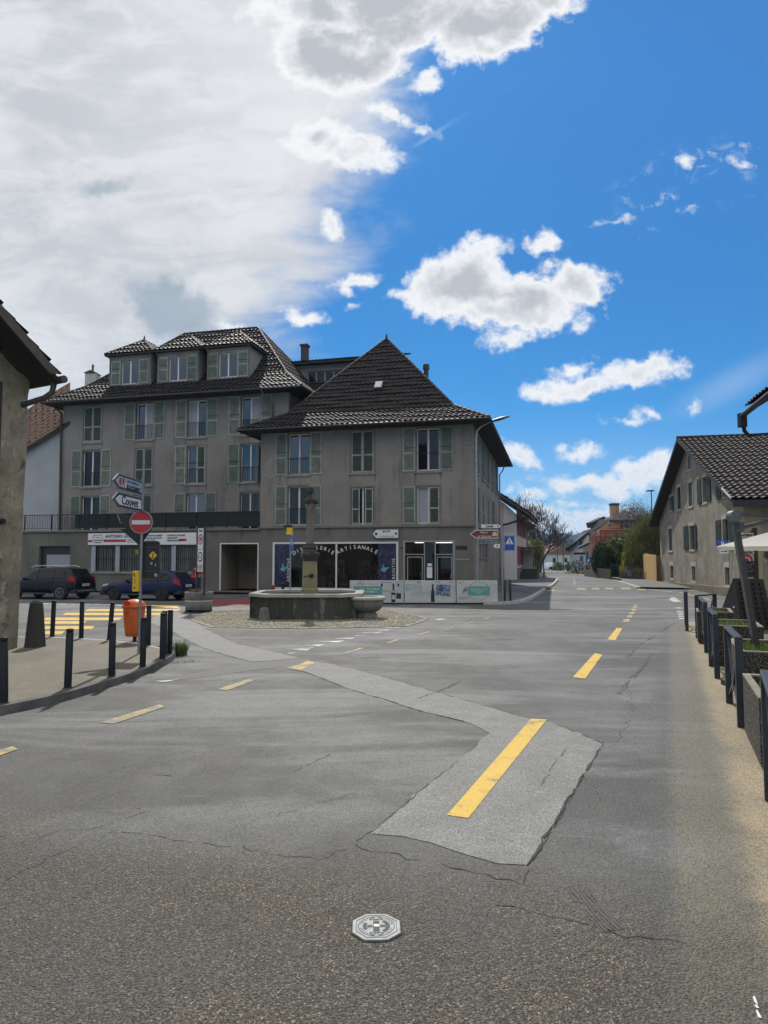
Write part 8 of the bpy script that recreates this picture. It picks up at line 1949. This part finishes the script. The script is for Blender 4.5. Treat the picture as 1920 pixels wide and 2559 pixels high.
# hills
def hill(name, pts, Yh, depth, mat, seed):
    nx_, ny_ = 90, 14; v = []
    xs_ = [p[0] for p in pts]
    def hz(px):
        for a, b in zip(pts[:-1], pts[1:]):
            if a[0] <= px <= b[0]: u = (px - a[0]) / (b[0] - a[0]); u = u * u * (3 - 2 * u); return a[1] + (b[1] - a[1]) * u
        return pts[-1][1]
    for j in range(ny_ + 1):
        for i in range(nx_ + 1):
            px = xs_[0] + (xs_[-1] - xs_[0]) * i / nx_; top = at(px, hz(px), Yh); tt = j / ny_
            prof_ = math.sin(math.pi * min(1, tt * 1.0)) if tt < .5 else 1 - (tt - .5) * .3
            y = Yh + depth * (tt - .5) * 2; z = top.z * prof_ + mn.noise(Vector((px * .03, tt * 5, seed))) * top.z * .10 * (1 if 0 < tt < .45 else 0)
            v.append((top.x * (y / Yh) ** .3, y, z - 3))
    f = [(j * (nx_ + 1) + i, j * (nx_ + 1) + i + 1, (j + 1) * (nx_ + 1) + i + 1, (j + 1) * (nx_ + 1) + i) for j in range(ny_) for i in range(nx_)]
    return struct(MB().add(v, f, 0, True).build(name, mat))
def forest(name, lo, hi):
    m, t, b = base_mat(name); p = t.new('ShaderNodeNewGeometry').outputs['Position']
    n = t.noise(t.scale(p, (1, .4, 1)), .012, 7, .7); n2 = t.noise(p, .05, 5, .7)
    c = t.mix(t.ss(n, .4, .6), lo, hi); t.put(b.inputs['Base Color'], t.mix(t.math('MULTIPLY', t.ss(n2, .4, .65), .5), c, tuple(q * .55 for q in lo))); b.inputs['Roughness'].default_value = 1; b.inputs['Specular IOR Level'].default_value = 0
    bn = t.new('ShaderNodeBump'); bn.inputs['Strength'].default_value = 1; bn.inputs['Distance'].default_value = 12; t.put(bn.inputs['Height'], n2); t.l.new(bn.outputs[0], b.inputs['Normal']); return m
FOR1 = forest('forest_hill', (.020, .042, .050), (.050, .075, .070)); FOR2 = forest('far_forest_hill', (.020, .045, .06), (.035, .06, .07))  # blue cast of distance haze painted into the forest colours
hill('hill', [(1150, 1345), (1300, 1325), (1345, 1345), (1372, 1334), (1388, 1331), (1402, 1332), (1425, 1338), (1447, 1343), (1460, 1352), (1500, 1362), (1700, 1372)], 2600, 700, FOR2, 3)
hill('hill', [(1180, 1300), (1290, 1315), (1320, 1318), (1345, 1332), (1368, 1350), (1385, 1366), (1420, 1380), (1460, 1388), (1600, 1390)], 1500, 450, FOR1, 8)
hill('hill', [(1400, 1389), (1440, 1356), (1475, 1331), (1510, 1310), (1600, 1290), (1900, 1270)], 1900, 500, FOR1, 13)

# ================================================================== LOW WALLS, BICYCLES, FAR LAMPS, VAN
LW = M('mossy_low_wall', (.06, .055, .042), .9, var=.3, bump=.4)
def wall_run(name, label, pts, h, mat, panel=None, th=.15):
    t = thing(name, label, 'wall' if 'wall' in name else 'fence', (pts[0][0], pts[0][1], zg(pts[0][1]))); o3 = Vector((pts[0][0], pts[0][1], 0)); m_ = MB()
    for a, b in zip(pts[:-1], pts[1:]):
        a, b = Vector((*a, 0)) - o3, Vector((*b, 0)) - o3; nn_ = Vector((-(b - a).y, (b - a).x, 0)).normalized() * th; m_.prism([a, b, b + Vector((0, 0, h)), a + Vector((0, 0, h))], nn_)
    m_.build('wall_body', mat, t); cp = MB()
    if panel:
        for a, b in zip(pts[:-1], pts[1:]):
            a, b = Vector((*a, 0)) - o3, Vector((*b, 0)) - o3; k = max(1, int((b - a).length / panel)); nn_ = Vector(((b - a).y, -(b - a).x, 0)).normalized()
            for i in range(k + 1): p = a.lerp(b, i / k); cp.cyl(p, p + Vector((0, 0, h + .05)), .06, n=6)
        cp.build('fence_pickets', M('grey_picket', (.13, .115, .09), .9, var=.3), t)
    return t
wall_run('garden_wall', 'low dark mossy garden wall before the foot of the red house', [(24.4, 83.5), (22.9, 73.5)], .75, LW)
wall_run('picket_fence', 'low grey picket fence between the mossy wall and the garden gate', [(22.9, 73.5), (22.2, 67.2)], 1.0, M('grey_boards', (.15, .135, .105), .9, var=.3), .22, .06)
wall_run('picket_fence', 'low grey-brown picket fence with bicycles leaning on it, below the lime yellow bush', [(22.45, 65.2), (23.4, 61.9)], 1.05, M('grey_boards', (.15, .135, .105), .9, var=.3), .18, .06)
gt = thing('garden_gate', 'dark garden gate between the two picket fences', 'gate', (22.2, 67.0, .05)); m_ = MB(); a, b = Vector((0, 0, 0)), Vector((.25, -1.7, 0)); m_.bar(a, a + Vector((0, 0, 1.4)), .09); m_.bar(b, b + Vector((0, 0, 1.4)), .09); m_.bar(a + Vector((0, 0, 1.3)), b + Vector((0, 0, 1.3)), .06); m_.bar(a + Vector((0, 0, .15)), b + Vector((0, 0, .15)), .06)
for i in range(1, 9): p = a.lerp(b, i / 9); m_.bar(p + Vector((0, 0, .15)), p + Vector((0, 0, 1.3)), .03)
m_.build('gate_frame', SBACK, gt)
def bicycle(label, loc, rot, col):
    t = thing('bicycle', label, 'bicycle', loc, rot, 'bicycles by the picket fence'); m_ = MB()
    for nm, x in (('wheel', -.52), ('wheel', .52)):
        w = MB(); n = 20; w.tube([(x + .33 * math.cos(6.2832 * i / n), 0, .34 + .33 * math.sin(6.2832 * i / n)) for i in range(n + 1)], .018, 6)
        for i in range(10): a = 6.2832 * i / 10; w.bar((x, 0, .34), (x + .32 * math.cos(a), 0, .34 + .32 * math.sin(a)), .005)
        w.build(nm, TYRE, t)
    for a, b in (((-.52, 0, .34), (-.12, 0, .30)), ((-.12, 0, .30), (-.24, 0, .78)), ((-.52, 0, .34), (-.22, 0, .72)), ((-.12, 0, .30), (.36, 0, .74)), ((-.22, 0, .74), (.34, 0, .80)), ((.33, 0, .88), (.52, 0, .34))): m_.bar(a, b, .03)
    m_.build('frame', col, t); MB().box(-.36, -.12, -.06, .06, .84, .89).bar((-.24, 0, .76), (-.24, 0, .86), .025).build('saddle', BLK, t); MB().tube([(.28, -.28, .98), (.34, -.1, 1.0), (.34, .1, 1.0), (.28, .28, .98)], .015, 6).bar((.33, 0, .86), (.34, 0, 1.0), .025).build('handlebar', GALV, t)
bicycle('pale-framed bicycle leaning on the picket fence, left one', (22.15, 62.3, .13), R(108), M('bike_pale', (.4, .4, .42), .4, .3)); bicycle('dark bicycle by the picket fence, next to the timber fence', (22.75, 61.2, .13), R(112), BLK)
p = at(1577, 1427, 64); ba = thing('water_barrel', 'blue round-topped barrel behind the picket fence under the lime yellow bush', 'barrel', (p.x, 64, .1)); MB().lathe([(.28, 0), (.32, .3), (.34, .7), (.32, 1.0), (.26, 1.2), (.1, 1.32)], n=18).build('drum', M('blue_barrel', (.02, .07, .42), .4), ba); MB().cyl((0, 0, 1.3), (0, 0, 1.36), .07).build('bung', SGB, ba)
for (px, ytop, Y, lab) in ((1624, 1227, 64, 'tall street lamp with a flat disc head above the willow'),):
    p = at(px, ytop, Y); t = thing('disc_lamp', lab, 'street lamp', (p.x + .15, Y, 0)); MB().cyl((0, 0, 0), (0, 0, p.z), .06, .045).build('pole', SBACK, t); MB().lathe([(.05, 0), (.38, .03), (.42, .07), (.30, .12), (.05, .15)], (-.12, 0, p.z - .05), 24, sx=1.0).build('lamp_head', SBACK, t)
for (px, yt, Y, h_, lab) in ((1393, 1365, 140, 5, 'thin dark lamp post in the far street gap, left one'), (1407, 1352, 130, 6, 'thin dark lamp post in the far street gap, right one')):
    p = at(px, yt, Y); t = thing('lamp_post', lab, 'street lamp', (p.x, Y, zg(Y)), 0, 'far lamp posts'); MB().cyl((0, 0, 0), (0, 0, p.z - zg(Y)), .08).build('pole', SBACK, t); MB().box(-.1, .7, -.12, .12, p.z - zg(Y), p.z - zg(Y) + .1).build('lamp_head', SBACK, t)
for (px, Y, y0, lab, kind) in ((1358.5, 66, 1400, 'slim dark post on the left pavement below the bare tree', 0), (1443, 92, 1404, 'pale post before the verge house', 1)):
    p = at(px, y0, Y); t = thing('slim_post', lab, 'post', (p.x, Y, zg(Y))); MB().cyl((0, 0, 0), (0, 0, p.z - zg(Y)), .05).cyl((0, 0, p.z - zg(Y)), (0, 0, p.z - zg(Y) + .06), .07).build('post', BLK if not kind else GALV, t)
p = at(1451, 1386, 95); t = thing('dark_sign', 'dark horizontal road sign before the pale verge house', 'sign', (p.x, 95, zg(95))); MB().box(-.9, .7, -.03, .03, p.z - zg(95), p.z - zg(95) + .3).build('panel', BLK, t); MB().cyl((.2, 0, 0), (.2, 0, p.z - zg(95)), .05).build('post', GALV, t)
p = at(1471, 1405, 86); t = thing('crossing_sign', 'distant blue square sign with a red triangle sign beside it, at the red house corner', 'traffic sign', (p.x, 86, zg(86)))
zt_2 = p.z - zg(86); MB().cyl((.0, 0, 0), (.0, 0, zt_2 + .6), .04).build('post', GALV, t); MB().box(-.35, .35, -.06, -.03, zt_2 - .05, zt_2 + .65).build('blue_plate', SGB, t); MB().prism([(-.2, -.07, zt_2 + .1), (.2, -.07, zt_2 + .1), (0, -.07, zt_2 + .5)], (0, .01, 0)).build('white_triangle', SGW, t)
MB().prism([(.3, -.05, zt_2 + .7), (1.1, -.05, zt_2 + .7), (.7, -.05, zt_2 + 1.45)], (0, .03, 0)).build('triangle_plate', SGR, t); MB().prism([(.45, -.06, zt_2 + .8), (.95, -.06, zt_2 + .8), (.7, -.06, zt_2 + 1.25)], (0, .01, 0)).build('triangle_centre', SGW, t)

# approaching van
Yv = G(1380.5, 1425.5).y; p = at(1380.5, 1420, Yv); va = thing('white_van', 'small white van approaching in the distance on the street', 'van', (p.x, Yv, zg(Yv)), 0)
vb = [[(-.80, 0, .35), (.80, 0, .35), (.82, 0, .95), (.68, 0, 1.0), (-.68, 0, 1.0), (-.82, 0, .95)], [(-.82, .9, .3), (.82, .9, .3), (.84, .9, 1.05), (.72, .9, 1.08), (-.72, .9, 1.08), (-.84, .9, 1.05)], [(-.84, 1.5, .3), (.84, 1.5, .3), (.84, 1.5, 1.1), (.70, 1.5, 1.66), (-.70, 1.5, 1.66), (-.84, 1.5, 1.1)], [(-.84, 4.2, .3), (.84, 4.2, .3), (.84, 4.2, 1.1), (.72, 4.2, 1.72), (-.72, 4.2, 1.72), (-.84, 4.2, 1.1)]]
m_ = MB(); loft(vb, m_, False); m_.build('body', M('van_white', (.62, .64, .64), .35), va)
MB().prism([(-.72, .88, 1.10), (.72, .88, 1.10), (.64, 1.44, 1.60), (-.64, 1.44, 1.60)], (0, -.02, .01)).build('windscreen', M('bright_windscreen', (.30, .40, .42), .15), va)
MB().box(-.78, .78, -.05, 0, .32, .85).build('grille', BLK, va)
for sx_ in (-.66, .66): MB().box(sx_ - .12, sx_ + .12, -.08, -.05, .62, .8).build('headlight', SGW, va); MB().cyl((sx_ - .1, .8, .31), (sx_ + .12, .8, .31), .31, n=18).build('wheel', TYRE, va); MB().cyl((sx_ - .1, 3.4, .31), (sx_ + .12, 3.4, .31), .31, n=18).build('wheel', TYRE, va)

# grass tuft at the kerb bend
g = G(447, 1640); t = thing('grass_tuft', 'tuft of green grass growing at the tip of the left kerb', 'grass tuft', (g.x + .0, g.y + .15, 0)); blades(220, .13, .36, LG, t, 'leaves', 5, 0, .008, .75)
g = G(420, 1660); t = thing('grass_tuft', 'thin low line of weeds at the foot of the left kerb', 'grass tuft', (g.x, g.y, 0)); o = blades(90, 1, .07, LG, t, 'leaves', 6, 0, .006, .9, .12)
for v in o.data.vertices: v.co.x, v.co.y = v.co.x * .55, v.co.y * .5 + v.co.x * .33

# ================================================================== AIR
hz = MB().box(-1400, 1900, -45, 4500, -12, 235).build('haze', None); hz['kind'] = 'stuff'
hz['label_note'] = ''; del hz['label_note']
hm = bpy.data.materials.new('haze_air_volume'); hm.use_nodes = True; hn = NT(hm.node_tree); hn.n.clear()
pv_ = hn.new('ShaderNodeVolumePrincipled'); pv_.inputs['Color'].default_value = (.42, .68, 1.0, 1); pv_.inputs['Density'].default_value = .00016; pv_.inputs['Anisotropy'].default_value = .2
ho_ = hn.new('ShaderNodeOutputMaterial'); hn.l.new(pv_.outputs[0], ho_.inputs['Volume']); hz.data.materials.clear(); hz.data.materials.append(hm)
